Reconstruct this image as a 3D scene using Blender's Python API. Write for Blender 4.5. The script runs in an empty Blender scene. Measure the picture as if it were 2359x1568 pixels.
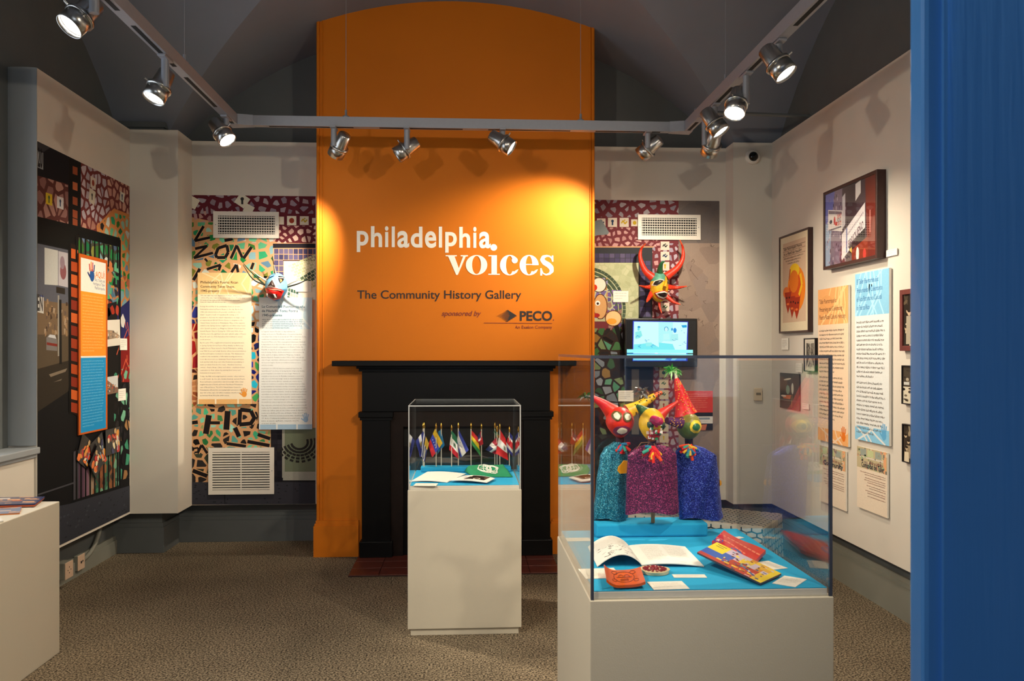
import bpy, bmesh, math, random
from mathutils import Vector, Matrix
from mathutils.geometry import tessellate_polygon

# ------------------------------------------------------------------ camera
scene = bpy.context.scene
col = scene.collection
FPX, PCX, HORIZON, EYE = 1934.0, 1179.5, 808.0, 1.5
YAW = math.atan(110.0 / FPX)
cam_data = bpy.data.cameras.new('camera')
cam_data.sensor_width = 36.0
cam_data.lens = FPX * 36.0 / 2359.0
cam_data.shift_y = (HORIZON - 784.0) / 2359.0
cam_data.clip_start = 0.05
cam_data.dof.use_dof = True
cam_data.dof.focus_distance = 4.6
cam_data.dof.aperture_fstop = 9.0
cam = bpy.data.objects.new('camera', cam_data)
cam.location = (0, 0, EYE)
cam.rotation_euler = (math.pi / 2, 0, -YAW)
col.objects.link(cam)
scene.camera = cam

# ------------------------------------------------------------------ world, exposure
world = bpy.data.worlds.new('world')
scene.world = world
world.use_nodes = True
wn = world.node_tree.nodes
wn['Background'].inputs['Color'].default_value = (0.78, 0.88, 1.0, 1)
wn['Background'].inputs['Strength'].default_value = 2.6
scene.view_settings.view_transform = 'Standard'
scene.view_settings.look = 'None'
scene.view_settings.exposure = 0.1
scene.view_settings.gamma = 1.0
scene.view_settings.use_curve_mapping = False
SPOT_GAIN = 1.0
# light portals for the left window and the added fill opening behind the camera (the sky shines in through them)
def portal(loc, rot, sx, sy):
    ld = bpy.data.lights.new('window_portal', 'AREA'); ld.shape = 'RECTANGLE'; ld.size = sx; ld.size_y = sy; ld.cycles.is_portal = True
    o = bpy.data.objects.new('window_portal', ld); o.location = loc; o.rotation_euler = rot; col.objects.link(o)
portal((-2.82, 3.525, 1.96), (0, -math.pi / 2, 0), 1.88, 2.05)
portal((0, -3.22, 1.75), (math.pi / 2, 0, 0), 2.2, 1.7)

# ------------------------------------------------------------------ picture point -> place on a real plane
_s, _c = math.sin(YAW), math.cos(YAW)
def _ray(u, v):
    a = (u - PCX) / FPX; b = (HORIZON - v) / FPX
    return Vector((_s + _c * a, _c - _s * a, b))
def on_y(u, v, Y):
    d = _ray(u, v); t = Y / d.y
    return Vector((d.x * t, Y, EYE + d.z * t))
def on_x(u, v, X):
    d = _ray(u, v); t = X / d.x
    return Vector((X, d.y * t, EYE + d.z * t))
def on_z(u, v, Z):
    d = _ray(u, v); t = (Z - EYE) / d.z
    return Vector((d.x * t, d.y * t, Z))

# ------------------------------------------------------------------ helpers
rnd = random.Random(7)
def lin(c):
    out = []
    for x in c[:3]:
        x = max(0.0, min(1.0, x / 255.0))
        out.append(x / 12.92 if x <= 0.04045 else ((x + 0.055) / 1.055) ** 2.4)
    return out
def C(*c):
    return tuple(lin(c)) + (1.0,)
MATS = {}
def mat(name, rgb=(128, 128, 128), rough=0.6, metal=0.0, spec=0.5, noise=0.0, nscale=40.0, bump=0.0, bscale=200.0, emit=None, estr=0.0, vcol=False, coat=0.0, lin_rgb=None):
    if name in MATS: return MATS[name]
    m = bpy.data.materials.new(name); m.use_nodes = True
    nt = m.node_tree; N = nt.nodes; L = nt.links
    b = N['Principled BSDF']
    b.inputs['Roughness'].default_value = rough
    b.inputs['Metallic'].default_value = metal
    b.inputs['Specular IOR Level'].default_value = spec
    b.inputs['Coat Weight'].default_value = coat
    base = C(*rgb)
    tc = N.new('ShaderNodeTexCoord')
    if vcol:
        a = N.new('ShaderNodeAttribute'); a.attribute_name = 'Col'
        src = a.outputs['Color']
    else:
        r = N.new('ShaderNodeRGB'); r.outputs[0].default_value = base
        src = r.outputs[0]
    if noise > 0:
        nz = N.new('ShaderNodeTexNoise'); nz.inputs['Scale'].default_value = nscale; nz.inputs['Detail'].default_value = 4
        L.new(tc.outputs['Object'], nz.inputs['Vector'])
        mr = N.new('ShaderNodeMapRange'); mr.inputs[1].default_value = 0.25; mr.inputs[2].default_value = 0.75
        mr.inputs[3].default_value = 1 - noise; mr.inputs[4].default_value = 1 + noise
        L.new(nz.outputs['Fac'], mr.inputs[0])
        mx = N.new('ShaderNodeVectorMath'); mx.operation = 'SCALE'
        L.new(src, mx.inputs[0]); L.new(mr.outputs[0], mx.inputs['Scale'])
        src = mx.outputs[0]
    L.new(src, b.inputs['Base Color'])
    if bump > 0:
        n2 = N.new('ShaderNodeTexNoise'); n2.inputs['Scale'].default_value = bscale; n2.inputs['Detail'].default_value = 3
        L.new(tc.outputs['Object'], n2.inputs['Vector'])
        bp = N.new('ShaderNodeBump'); bp.inputs['Strength'].default_value = bump; bp.inputs['Distance'].default_value = 0.004
        L.new(n2.outputs['Fac'], bp.inputs['Height']); L.new(bp.outputs[0], b.inputs['Normal'])
    if emit is not None:
        b.inputs['Emission Color'].default_value = C(*emit); b.inputs['Emission Strength'].default_value = estr
    MATS[name] = m
    return m

def wloc(o):
    p = Vector((0, 0, 0))
    while o is not None:
        p += o.location; o = o.parent
    return p
def tag(o, label, cat, group=None):
    o['label'] = label; o['category'] = cat
    if group: o['group'] = group
    return o
def thing(name, loc, label, cat, group=None):
    o = bpy.data.objects.new(name, None); o.empty_display_size = 0.05
    o.location = loc; col.objects.link(o)
    return tag(o, label, cat, group)
def link(name, me, parent=None, loc=None):
    o = bpy.data.objects.new(name, me); col.objects.link(o)
    if parent is not None: o.parent = parent
    if loc is not None: o.location = loc
    return o

class MB:
    """collects shapes in world coordinates; build() links them as one mesh object"""
    def __init__(s): s.v = []; s.f = []; s.c = []; s.sm = []
    def add(s, vs, fs, color=None, smooth=False):
        n = len(s.v); s.v += [Vector(p) for p in vs]
        for f in fs:
            s.f.append([i + n for i in f]); s.c.append(color); s.sm.append(smooth)
        return s
    def box(s, lo, hi, color=None, M=None, bev=0.0):
        x0, y0, z0 = lo; x1, y1, z1 = hi
        if bev > 0:
            bm = bmesh.new(); bmesh.ops.create_cube(bm, size=1.0)
            for v in bm.verts: v.co = Vector(((x0 + x1) / 2 + v.co.x * (x1 - x0), (y0 + y1) / 2 + v.co.y * (y1 - y0), (z0 + z1) / 2 + v.co.z * (z1 - z0)))
            bmesh.ops.bevel(bm, geom=bm.edges[:], offset=bev, segments=2, affect='EDGES', profile=0.5)
            bm.verts.index_update()
            vs = [v.co.copy() for v in bm.verts]; fs = [[v.index for v in f.verts] for f in bm.faces]; bm.free()
        else:
            vs = [Vector(p) for p in ((x0, y0, z0), (x1, y0, z0), (x1, y1, z0), (x0, y1, z0), (x0, y0, z1), (x1, y0, z1), (x1, y1, z1), (x0, y1, z1))]
            fs = [(3, 2, 1, 0), (4, 5, 6, 7), (0, 1, 5, 4), (1, 2, 6, 5), (2, 3, 7, 6), (3, 0, 4, 7)]
        if M is not None: vs = [M @ p for p in vs]
        return s.add(vs, fs, color)
    def lathe(s, prof, M, seg=20, color=None, smooth=True, caps=True):
        """prof: list of (r, z) along local z"""
        vs = []; fs = []
        for r, z in prof:
            for k in range(seg):
                a = 2 * math.pi * k / seg
                vs.append(M @ Vector((r * math.cos(a), r * math.sin(a), z)))
        for i in range(len(prof) - 1):
            for k in range(seg):
                k2 = (k + 1) % seg
                fs.append((i * seg + k, i * seg + k2, (i + 1) * seg + k2, (i + 1) * seg + k))
        s.add(vs, fs, color, smooth)
        if caps:
            n = len(prof) - 1
            s.add(vs[:seg][::-1], [tuple(range(seg))], color)
            s.add(vs[n * seg:], [tuple(range(seg))], color)
        return s
    def tube(s, pts, rad, seg=8, color=None, caps=True):
        pts = [Vector(p) for p in pts]; n = len(pts)
        rs = rad if isinstance(rad, (list, tuple)) else [rad] * n
        vs = []; fs = []; prev = None
        for i, p in enumerate(pts):
            t = (pts[min(i + 1, n - 1)] - pts[max(i - 1, 0)]).normalized()
            if prev is None:
                a = Vector((0, 0, 1)) if abs(t.z) < 0.9 else Vector((1, 0, 0))
                x = t.cross(a).normalized()
            else:
                x = (prev - t * prev.dot(t)).normalized()
            prev = x; y = t.cross(x)
            for k in range(seg):
                an = 2 * math.pi * k / seg
                vs.append(p + (x * math.cos(an) + y * math.sin(an)) * rs[i])
        for i in range(n - 1):
            for k in range(seg):
                k2 = (k + 1) % seg
                fs.append((i * seg + k, i * seg + k2, (i + 1) * seg + k2, (i + 1) * seg + k))
        s.add(vs, fs, color, True)
        if caps:
            s.add(vs[:seg][::-1], [tuple(range(seg))], color); s.add(vs[-seg:], [tuple(range(seg))], color)
        return s
    def sphere(s, c, r, seg=16, rings=10, color=None, M=None, fn=None):
        """r may be a 3-vector; fn(unit)->offset scale"""
        r = Vector((r, r, r)) if not hasattr(r, '__len__') else Vector(r)
        c = Vector(c); vs = []; fs = []
        for i in range(rings + 1):
            th = math.pi * i / rings
            for k in range(seg):
                ph = 2 * math.pi * k / seg
                d = Vector((math.sin(th) * math.cos(ph), math.sin(th) * math.sin(ph), math.cos(th)))
                k_ = fn(d) if fn else 1.0
                p = Vector((d.x * r.x, d.y * r.y, d.z * r.z)) * k_
                vs.append(c + (M @ p if M is not None else p))
        for i in range(rings):
            for k in range(seg):
                k2 = (k + 1) % seg
                fs.append((i * seg + k, (i + 1) * seg + k, (i + 1) * seg + k2, i * seg + k2))
        return s.add(vs, fs, color, True)
    def grid(s, fn, nu, nv, color=None, smooth=True, colfn=None):
        vs = [fn(i / nu, j / nv) for j in range(nv + 1) for i in range(nu + 1)]
        n = len(s.v); s.v += [Vector(p) for p in vs]
        for j in range(nv):
            for i in range(nu):
                a = j * (nu + 1) + i
                s.f.append([n + a, n + a + 1, n + a + nu + 2, n + a + nu + 1])
                s.c.append(colfn((i + .5) / nu, (j + .5) / nv) if colfn else color); s.sm.append(smooth)
        return s
    def prism(s, pts, ext, color=None):
        """pts: planar polygon (world), ext: extrusion vector"""
        pts = [Vector(p) for p in pts]; n = len(pts); ext = Vector(ext)
        tri = tessellate_polygon([pts])
        vs = pts + [p + ext for p in pts]
        fs = [tuple(t) for t in tri] + [tuple(i + n for i in reversed(t)) for t in tri]
        fs += [(i, (i + 1) % n, n + (i + 1) % n, n + i) for i in range(n)]
        return s.add(vs, fs, color)
    def build(s, name, m, parent=None, loc=None, fix=True):
        """loc: world origin for a top-level mesh"""
        org = wloc(parent) if parent is not None else Vector(loc if loc is not None else (0, 0, 0))
        me = bpy.data.meshes.new(name)
        me.from_pydata([p - org for p in s.v], [], s.f)
        if any(c is not None for c in s.c):
            ca = me.color_attributes.new('Col', 'FLOAT_COLOR', 'CORNER')
            data = []
            for f, c in zip(s.f, s.c):
                cc = C(*(c or (128, 128, 128)))
                data += list(cc) * len(f)
            ca.data.foreach_set('color', data)
        me.polygons.foreach_set('use_smooth', s.sm)
        if fix:
            bm = bmesh.new(); bm.from_mesh(me); bmesh.ops.recalc_face_normals(bm, faces=bm.faces[:]); bm.to_mesh(me); bm.free()
        me.materials.append(m)
        o = bpy.data.objects.new(name, me); col.objects.link(o)
        o.location = (0, 0, 0) if parent is not None else org
        if parent is not None: o.parent = parent
        return o
def struct(o):
    o['kind'] = 'structure'; return o
def aim_matrix(loc, d):
    """local +z along d"""
    return Matrix.Translation(loc) @ Vector(d).normalized().to_track_quat('Z', 'Y').to_matrix().to_4x4()

# ------------------------------------------------------------------ flat print: polygons on a plane, in metres (a right, b down)
_font_cache = {}
def text_mesh(txt, bold=0.0, res=2, shear=0.0, space=1.0, line=1.0):
    key = (txt, bold, res, shear, space, line)
    if key in _font_cache: return _font_cache[key]
    cu = bpy.data.curves.new('txt', 'FONT'); cu.body = txt; cu.size = 1.0
    cu.resolution_u = res; cu.offset = bold; cu.shear = shear; cu.space_character = space; cu.space_line = line
    cu.fill_mode = 'FRONT'
    o = bpy.data.objects.new('txt', cu); col.objects.link(o)
    dg = bpy.context.evaluated_depsgraph_get()
    e = o.evaluated_get(dg); me = e.to_mesh()
    vs = [(v.co.x, v.co.y) for v in me.vertices]; fs = [tuple(p.vertices) for p in me.polygons]
    e.to_mesh_clear(); bpy.data.objects.remove(o); bpy.data.curves.remove(cu)
    _font_cache[key] = (vs, fs)
    return vs, fs

def clip_convex(poly, clip):
    out = list(poly)
    area = sum(clip[i][0] * clip[(i + 1) % len(clip)][1] - clip[(i + 1) % len(clip)][0] * clip[i][1] for i in range(len(clip)))
    cl = clip if area > 0 else clip[::-1]
    for i in range(len(cl)):
        a = cl[i]; b = cl[(i + 1) % len(cl)]
        ins = lambda p: (b[0] - a[0]) * (p[1] - a[1]) - (b[1] - a[1]) * (p[0] - a[0]) >= -1e-12
        new = []
        for j in range(len(out)):
            p, q = out[j], out[(j + 1) % len(out)]
            ip, iq = ins(p), ins(q)
            if ip: new.append(p)
            if ip != iq:
                d1 = (b[0] - a[0]) * (p[1] - a[1]) - (b[1] - a[1]) * (p[0] - a[0])
                d2 = (b[0] - a[0]) * (q[1] - a[1]) - (b[1] - a[1]) * (q[0] - a[0])
                t = d1 / (d1 - d2)
                new.append((p[0] + (q[0] - p[0]) * t, p[1] + (q[1] - p[1]) * t))
        out = new
        if len(out) < 3: return []
    return out

class Canvas:
    EPS = 0.0001
    def __init__(s, O, U, V, N, w, h, plane=None):
        s.O = Vector(O); s.U = Vector(U); s.V = Vector(V); s.N = Vector(N); s.w = w; s.h = h; s.plane = plane
        s.items = []; s.layer = 0; s.rect_clip = True
    def px(s, u, v):
        P = s.plane(u, v) - s.O
        return (P.dot(s.U), P.dot(s.V))
    def up(s, n=1): s.layer += n
    def raw(s, vs, fs, c, lay=None):
        s.items.append((vs, fs, c, s.layer if lay is None else lay))
    def poly(s, pts, c, clip=True, convex=False):
        pts = [tuple(p) for p in pts]
        if clip and all(-1e-6 <= p[0] <= s.w + 1e-6 and -1e-6 <= p[1] <= s.h + 1e-6 for p in pts): clip = False
        if clip:
            pts = clip_convex(pts, [(0, 0), (s.w, 0), (s.w, s.h), (0, s.h)])
            if len(pts) < 3: return
        if convex or len(pts) == 3:
            s.raw(pts, [tuple(range(len(pts)))], c)
        else:
            tri = tessellate_polygon([[Vector((p[0], p[1], 0)) for p in pts]])
            s.raw(pts, [tuple(t) for t in tri], c)
    def rect(s, a0, b0, a1, b1, c): s.poly([(a0, b0), (a1, b0), (a1, b1), (a0, b1)], c, convex=True)
    def fill(s, c): s.rect(0, 0, s.w, s.h, c); s.up()
    def ell(s, a, b, ra, rb, c, n=18, rot=0.0, a0=0.0, a1=360.0):
        pts = []
        full = abs(a1 - a0) >= 360
        m = n if full else n + 1
        for k in range(m):
            t = math.radians(a0 + (a1 - a0) * k / n)
            x, y = ra * math.cos(t), rb * math.sin(t)
            pts.append((a + x * math.cos(rot) - y * math.sin(rot), b + x * math.sin(rot) + y * math.cos(rot)))
        s.poly(pts, c)
    def line(s, pts, wd, c):
        for p, q in zip(pts[:-1], pts[1:]):
            dx, dy = q[0] - p[0], q[1] - p[1]; l = math.hypot(dx, dy) or 1
            nx, ny = -dy / l * wd / 2, dx / l * wd / 2
            s.poly([(p[0] + nx, p[1] + ny), (q[0] + nx, q[1] + ny), (q[0] - nx, q[1] - ny), (p[0] - nx, p[1] - ny)], c, convex=True)
    def text(s, txt, a, b, size, c, bold=0.0, res=2, shear=0.0, fitw=None, align='L', space=1.0, line=1.0, xs=1.0):
        vs, fs = text_mesh(txt, bold, res, shear, space, line)
        if not vs: return
        x0 = min(v[0] for v in vs); x1 = max(v[0] for v in vs)
        kx = size * xs
        if fitw: kx = fitw / max(x1 - x0, 1e-6)
        off = 0
        if align == 'R': off = -(x1) * kx
        elif align == 'M': off = -(x0 + x1) / 2 * kx
        s.raw([(a + v[0] * kx + off, b - v[1] * size) for v in vs], fs, c)
    def para(s, lines, a, b, lh, size, c, fitw=None, align='L', bold=0.0, xs=1.0):
        """one text line each; None = skip a line, float = part of a line"""
        wmax = 0
        for t in lines:
            if isinstance(t, str) and t:
                vs, _ = text_mesh(t, bold, 1)
                wmax = max(wmax, max(v[0] for v in vs))
        kx = fitw / wmax if fitw and wmax else size * xs
        y = b
        for t in lines:
            if isinstance(t, (int, float)): y += lh * t; continue
            if t:
                vs, fs = text_mesh(t, bold, 1)
                off = 0 if align == 'L' else -max(v[0] for v in vs) * kx
                s.raw([(a + off + v[0] * kx, y - v[1] * size) for v in vs], fs, c)
            y += lh
        return y
    def words(s, a, b, w, lh, n, c, h=None, last=0.6, align='L', r=None):
        """lines too small to read: rows of letter-like strokes grouped into words"""
        r = r or rnd; h = h or lh * 0.36
        lw = max(h * .8, w / 110)
        vs, fs = [], []
        for i in range(n):
            ww = w * (last if i == n - 1 and n > 1 else r.uniform(.88, 1.0)); x = 0
            y1 = b + i * lh + h * 1.3
            while x < ww:
                for k in range(r.randint(2, 9)):
                    if x > ww: break
                    a0 = a + x if align == 'L' else a + w - ww + x
                    y0 = y1 - h * r.choice((1, 1, 1, 1.45)); q = r.choice((.3, .34, .5))
                    for xa, xb, ya, yb in ((0, q, y0, y1), (0, .82, y1 - h * (1 if r.random() < .6 else .35), None, )):
                        if yb is None: yb = ya + h * .34
                        k0 = len(vs); vs += [(a0 + xa * lw, ya), (a0 + xb * lw, ya), (a0 + xb * lw, yb), (a0 + xa * lw, yb)]; fs.append((k0, k0 + 1, k0 + 2, k0 + 3))
                    x += lw
                x += lw * .7
        if vs: s.raw(vs, fs, c)
    def mosaic(s, region, size, cols, gap=0.12, jit=0.42, seed=1, var=14, aspect=1.0):
        r = random.Random(seed)
        xs = [p[0] for p in region]; ys = [p[1] for p in region]
        x0, x1, y0, y1 = min(xs), max(xs), min(ys), max(ys)
        sx, sy = size * aspect, size
        nx = int((x1 - x0) / sx) + 3; ny = int((y1 - y0) / sy) + 3
        seeds = {}
        for j in range(-1, ny):
            for i in range(-1, nx):
                seeds[(i, j)] = (x0 + (i + .5 * (j % 2) + r.uniform(-jit, jit)) * sx, y0 + (j + r.uniform(-jit, jit)) * sy)
        for (i, j), p in seeds.items():
            cell = [(p[0] - 2 * sx, p[1] - 2 * sy), (p[0] + 2 * sx, p[1] - 2 * sy), (p[0] + 2 * sx, p[1] + 2 * sy), (p[0] - 2 * sx, p[1] + 2 * sy)]
            for dj in (-2, -1, 0, 1, 2):
                for di in (-2, -1, 0, 1, 2):
                    q = seeds.get((i + di, j + dj))
                    if q is None or (di == 0 and dj == 0): continue
                    mx, my = (p[0] + q[0]) / 2, (p[1] + q[1]) / 2
                    dx, dy = q[0] - p[0], q[1] - p[1]
                    new = []
                    for k in range(len(cell)):
                        A, B = cell[k], cell[(k + 1) % len(cell)]
                        da = (A[0] - mx) * dx + (A[1] - my) * dy; db = (B[0] - mx) * dx + (B[1] - my) * dy
                        if da <= 0: new.append(A)
                        if (da <= 0) != (db <= 0):
                            t = da / (da - db); new.append((A[0] + (B[0] - A[0]) * t, A[1] + (B[1] - A[1]) * t))
                    cell = new
                    if len(cell) < 3: break
                if len(cell) < 3: break
            if len(cell) < 3: continue
            cx = sum(q[0] for q in cell) / len(cell); cy = sum(q[1] for q in cell) / len(cell)
            g = gap * size
            pts = []
            for q in cell:
                l = math.hypot(q[0] - cx, q[1] - cy) or 1
                k = max(.3, 1 - g / l) * (r.uniform(.8, 1.0) if gap > .03 else 1.0); pts.append((cx + (q[0] - cx) * k, cy + (q[1] - cy) * k))
            pts = clip_convex(pts, region)
            if len(pts) < 3: continue
            c = cols(cx, cy, r) if callable(cols) else r.choice(cols)
            if c is None: continue
            d = r.uniform(-var, var)
            s.poly(pts, tuple(max(0, min(255, x + d)) for x in c), convex=True)
    def tiles(s, O, U, V, nu, nv, cols, gap=0.1, seed=1, var=10, stagger=0.0):
        """grid of little square tiles: O corner, U/V step vectors (2D)"""
        r = random.Random(seed)
        for j in range(nv):
            for i in range(nu):
                st = stagger * (j % 2)
                f = lambda x, y: (O[0] + U[0] * (i + st + x) + V[0] * (j + y), O[1] + U[1] * (i + st + x) + V[1] * (j + y))
                c = r.choice(cols); d = r.uniform(-var, var)
                s.poly([f(gap, gap), f(1 - gap, gap), f(1 - gap, 1 - gap), f(gap, 1 - gap)], tuple(max(0, min(255, x + d)) for x in c), convex=True)
    def build(s, name, m, parent=None, warp=None):
        mb = MB()
        for k, (vs, fs, c, lay) in enumerate(s.items):
            lay += (k % 16) * .055
            if warp: pts = [warp(p[0], p[1], s.EPS * (1 + lay)) for p in vs]
            else: pts = [s.O + s.U * p[0] + s.V * p[1] + s.N * (s.EPS * (1 + lay)) for p in vs]
            mb.add(pts, fs, c)
        o = mb.build(name, m, parent, fix=False)
        return o

def canvas_y(u0, v0, u1, v1, Y):
    """rectangle on a plane facing the camera side (normal -y)"""
    A = on_y(u0, v0, Y); B = on_y(u1, v1, Y)
    return Canvas(A, (1, 0, 0), (0, 0, -1), (0, -1, 0), B.x - A.x, A.z - B.z, lambda u, v: on_y(u, v, Y))
def canvas_right(y_far, y_near, z_top, z_bot, X):
    return Canvas((X, y_far, z_top), (0, -1, 0), (0, 0, -1), (-1, 0, 0), y_far - y_near, z_top - z_bot, lambda u, v: on_x(u, v, X))
def canvas_left(y_near, y_far, z_top, z_bot, X):
    return Canvas((X, y_near, z_top), (0, 1, 0), (0, 0, -1), (1, 0, 0), y_far - y_near, z_top - z_bot, lambda u, v: on_x(u, v, X))
def backed(cv, thick, margin=0.0):
    """a board behind a canvas"""
    mb = MB()
    O = cv.O - cv.U * margin - cv.V * margin
    a = cv.U * (cv.w + 2 * margin); b = cv.V * (cv.h + 2 * margin); n = -cv.N * thick
    mb.prism([O, O + a, O + a + b, O + b], n)
    return mb

PRINT = mat('print_matte', vcol=True, rough=0.7, spec=0.12, noise=0.05, nscale=120)
GLOSS = mat('print_gloss', vcol=True, rough=0.22, spec=0.5)
PAPER = mat('paper', (238, 234, 224), rough=0.7, noise=0.02)
WHITEW = mat('wall_white_paint', (214, 207, 194), rough=0.65, noise=0.025, nscale=3.0, bump=0.06, bscale=260)
DARKW = mat('wall_dark_paint', (92, 96, 96), rough=0.7, noise=0.05, nscale=6)
CEILM = mat('ceiling_dark_paint', (124, 130, 142), rough=0.75, noise=0.05, nscale=2.5, bump=0.05, bscale=120)
ORANGE = mat('wall_orange_paint', (208, 112, 0), rough=0.6, spec=.3, noise=0.04, nscale=2.0, bump=0.08, bscale=220)
BLACKP = mat('black_gloss_paint', (8, 7, 7), rough=0.38, spec=0.18, noise=0.2, nscale=8, bump=0.05, bscale=90)
STEEL = mat('brushed_steel', (186, 184, 180), rough=0.28, metal=1.0, noise=0.05, nscale=60)
GREYM = mat('grey_track_paint', (150, 152, 160), rough=0.45, metal=0.3, noise=0.03)
DARK = mat('dark_void', (10, 10, 10), rough=0.8, noise=0.1)
PLINTH = mat('plinth_paint', (196, 188, 170), rough=0.5, noise=0.02, nscale=2.0, bump=0.12, bscale=420)
WFRAME = mat('white_metal_paint', (222, 216, 204), rough=0.4, noise=0.02)
LENS = mat('lamp_lens_glow', (255, 255, 255), rough=0.4, emit=(255, 246, 232), estr=14.0)

# ================================================================== THE ROOM
XL, XR, YB = -2.6, 2.47, 6.75          # real walls
PL, PR, PB = -2.44, 2.39, 6.6          # faces of the white false walls
ZB, ZT = 0.311, 3.118                  # their lower and upper edge
YCH = 6.2                              # chimney breast face
CX0, CX1 = -1.065, 0.956

# floor
fm = mat('carpet_loop_pile', (104, 95, 78), rough=0.95, spec=0.1)
nt = fm.node_tree; N = nt.nodes; L = nt.links; b = N['Principled BSDF']
tc = N.new('ShaderNodeTexCoord')
n1 = N.new('ShaderNodeTexNoise'); n1.inputs['Scale'].default_value = 105; n1.inputs['Detail'].default_value = 3; n1.inputs['Roughness'].default_value = .6
n2 = N.new('ShaderNodeTexNoise'); n2.inputs['Scale'].default_value = 3.0; n2.inputs['Detail'].default_value = 5
cr = N.new('ShaderNodeValToRGB')
cr.color_ramp.elements[0].position = 0.40; cr.color_ramp.elements[0].color = C(46, 40, 33)
cr.color_ramp.elements[1].position = 0.62; cr.color_ramp.elements[1].color = C(158, 142, 118)
mx = N.new('ShaderNodeMix'); mx.data_type = 'RGBA'; mx.blend_type = 'MULTIPLY'; mx.inputs[0].default_value = 0.35
cr2 = N.new('ShaderNodeValToRGB')
cr2.color_ramp.elements[0].position = 0.35; cr2.color_ramp.elements[0].color = (0.6, 0.6, 0.6, 1); cr2.color_ramp.elements[1].position = 0.65
L.new(tc.outputs['Object'], n1.inputs['Vector']); L.new(tc.outputs['Object'], n2.inputs['Vector'])
L.new(n1.outputs['Fac'], cr.inputs[0]); L.new(n2.outputs['Fac'], cr2.inputs[0])
L.new(cr.outputs[0], mx.inputs[6]); L.new(cr2.outputs[0], mx.inputs[7]); L.new(mx.outputs[2], b.inputs['Base Color'])
bp = N.new('ShaderNodeBump'); bp.inputs['Strength'].default_value = 0.6; bp.inputs['Distance'].default_value = 0.01
L.new(n1.outputs['Fac'], bp.inputs['Height']); L.new(bp.outputs[0], b.inputs['Normal'])
struct(MB().box((-2.9, -3.2, -0.1), (2.8, 7.0, 0)).build('floor', fm))

# groin-vaulted ceiling: two bays
XC, A_ = -0.055, 2.62
def prof(d): return 1.075 + math.sqrt(max(0.0, 9 - d * d))
ce = MB()
for yc in (4.3, 4.3 - 2 * A_):
    for axis in (0, 1):
        for sg in (-1, 1):
            def fn(p, q, axis=axis, sg=sg, yc=yc):
                r = q; t = 2 * p - 1
                if axis == 0: return (XC + A_ * r * t, yc + sg * A_ * r, prof(A_ * r * t))
                return (XC + sg * A_ * r, yc + A_ * r * t, prof(A_ * r * t))
            ce.grid(fn, 28, 14)
struct(ce.build('ceiling', CEILM, fix=False))

# walls behind the white panels
wl = MB()
WY0, WY1, WZ0, WZ1 = 2.5, 4.55, 1.02, 2.9
wl.box((XL - .2, -3.2, 0), (XL, WY0, 4.4)); wl.box((XL - .2, WY1, 0), (XL, 7.0, 4.4))
wl.box((XL - .2, WY0, 0), (XL, WY1, WZ0)); wl.box((XL - .2, WY0, WZ1), (XL, WY1, 4.4))
struct(wl.build('wall_left', DARKW))
struct(MB().box((XR, -3.2, 0), (XR + .2, 7.0, 4.4)).build('wall_right', DARKW))
struct(MB().box((XL - .2, YB, 0), (XR + .2, YB + .2, 4.4)).build('wall_back', DARKW))
wf_ = MB(); FX0, FX1, FZ0, FZ1 = -1.1, 1.1, .9, 2.6
wf_.box((XL - .2, -3.2, 0), (FX0, -3.0, 4.4)); wf_.box((FX1, -3.2, 0), (XR + .2, -3.0, 4.4)); wf_.box((FX0, -3.2, 0), (FX1, -3.0, FZ0)); wf_.box((FX0, -3.2, FZ1), (FX1, -3.0, 4.4))
struct(wf_.build('wall_front', WHITEW))
w2 = MB()  # unseen window, added so fill daylight enters from behind the camera
for x in (FX0, -.4, .34, FX1 - .06): w2.box((x, -3.14, FZ0), (x + .06, -3.06, FZ1))
for z in (FZ0, 2.2, FZ1 - .06): w2.box((FX0, -3.14, z), (FX1, -3.06, z + .06))
struct(w2.build('fill_window', WFRAME))

# white false walls with their mural fields
struct(MB().box((-2.095, PB, ZB), (CX0, PB + .03, ZT)).build('wall_back_left', WHITEW))
struct(MB().box((CX1, PB, ZB), (2.085, PB + .03, ZT)).build('wall_back_right', WHITEW))
struct(MB().box((PL, 6.283, ZB), (-2.095, PB + .03, ZT)).build('wall_column_left', WHITEW))
struct(MB().box((2.085, 6.41, ZB), (PR, PB + .03, ZT)).build('wall_column_right', WHITEW))
struct(MB().box((PR, -1.0, ZB), (PR + .03, PB + .03, ZT)).build('wall_right_panel', WHITEW))
struct(MB().box((PL - .16, 4.95, ZB), (PL, 6.283, ZT)).build('wall_left_panel', WHITEW))
struct(MB().box((PL - .16, 0.2, ZB), (PL - .012, 4.94, .912)).build('wall_left_sill', WHITEW))
GREYP = mat('grey_casing_paint', (150, 156, 160), rough=0.5, noise=0.03, nscale=5)
t2 = MB()
t2.grid(lambda p, q: (PL - .162 + .162 * p, 4.945 - .012 * math.sin(math.pi * min(1, p * 1.0)) ** .6, .96 + (ZT - .96) * q), 10, 1)
struct(t2.build('trim_2', GREYP))
struct(MB().box((XL, 0.2, .912), (PL + .012, 4.965, .95), bev=.006).box((XL, 0.2, .893), (PL - .002, 4.955, .912)).build('trim_1', GREYP))
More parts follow.
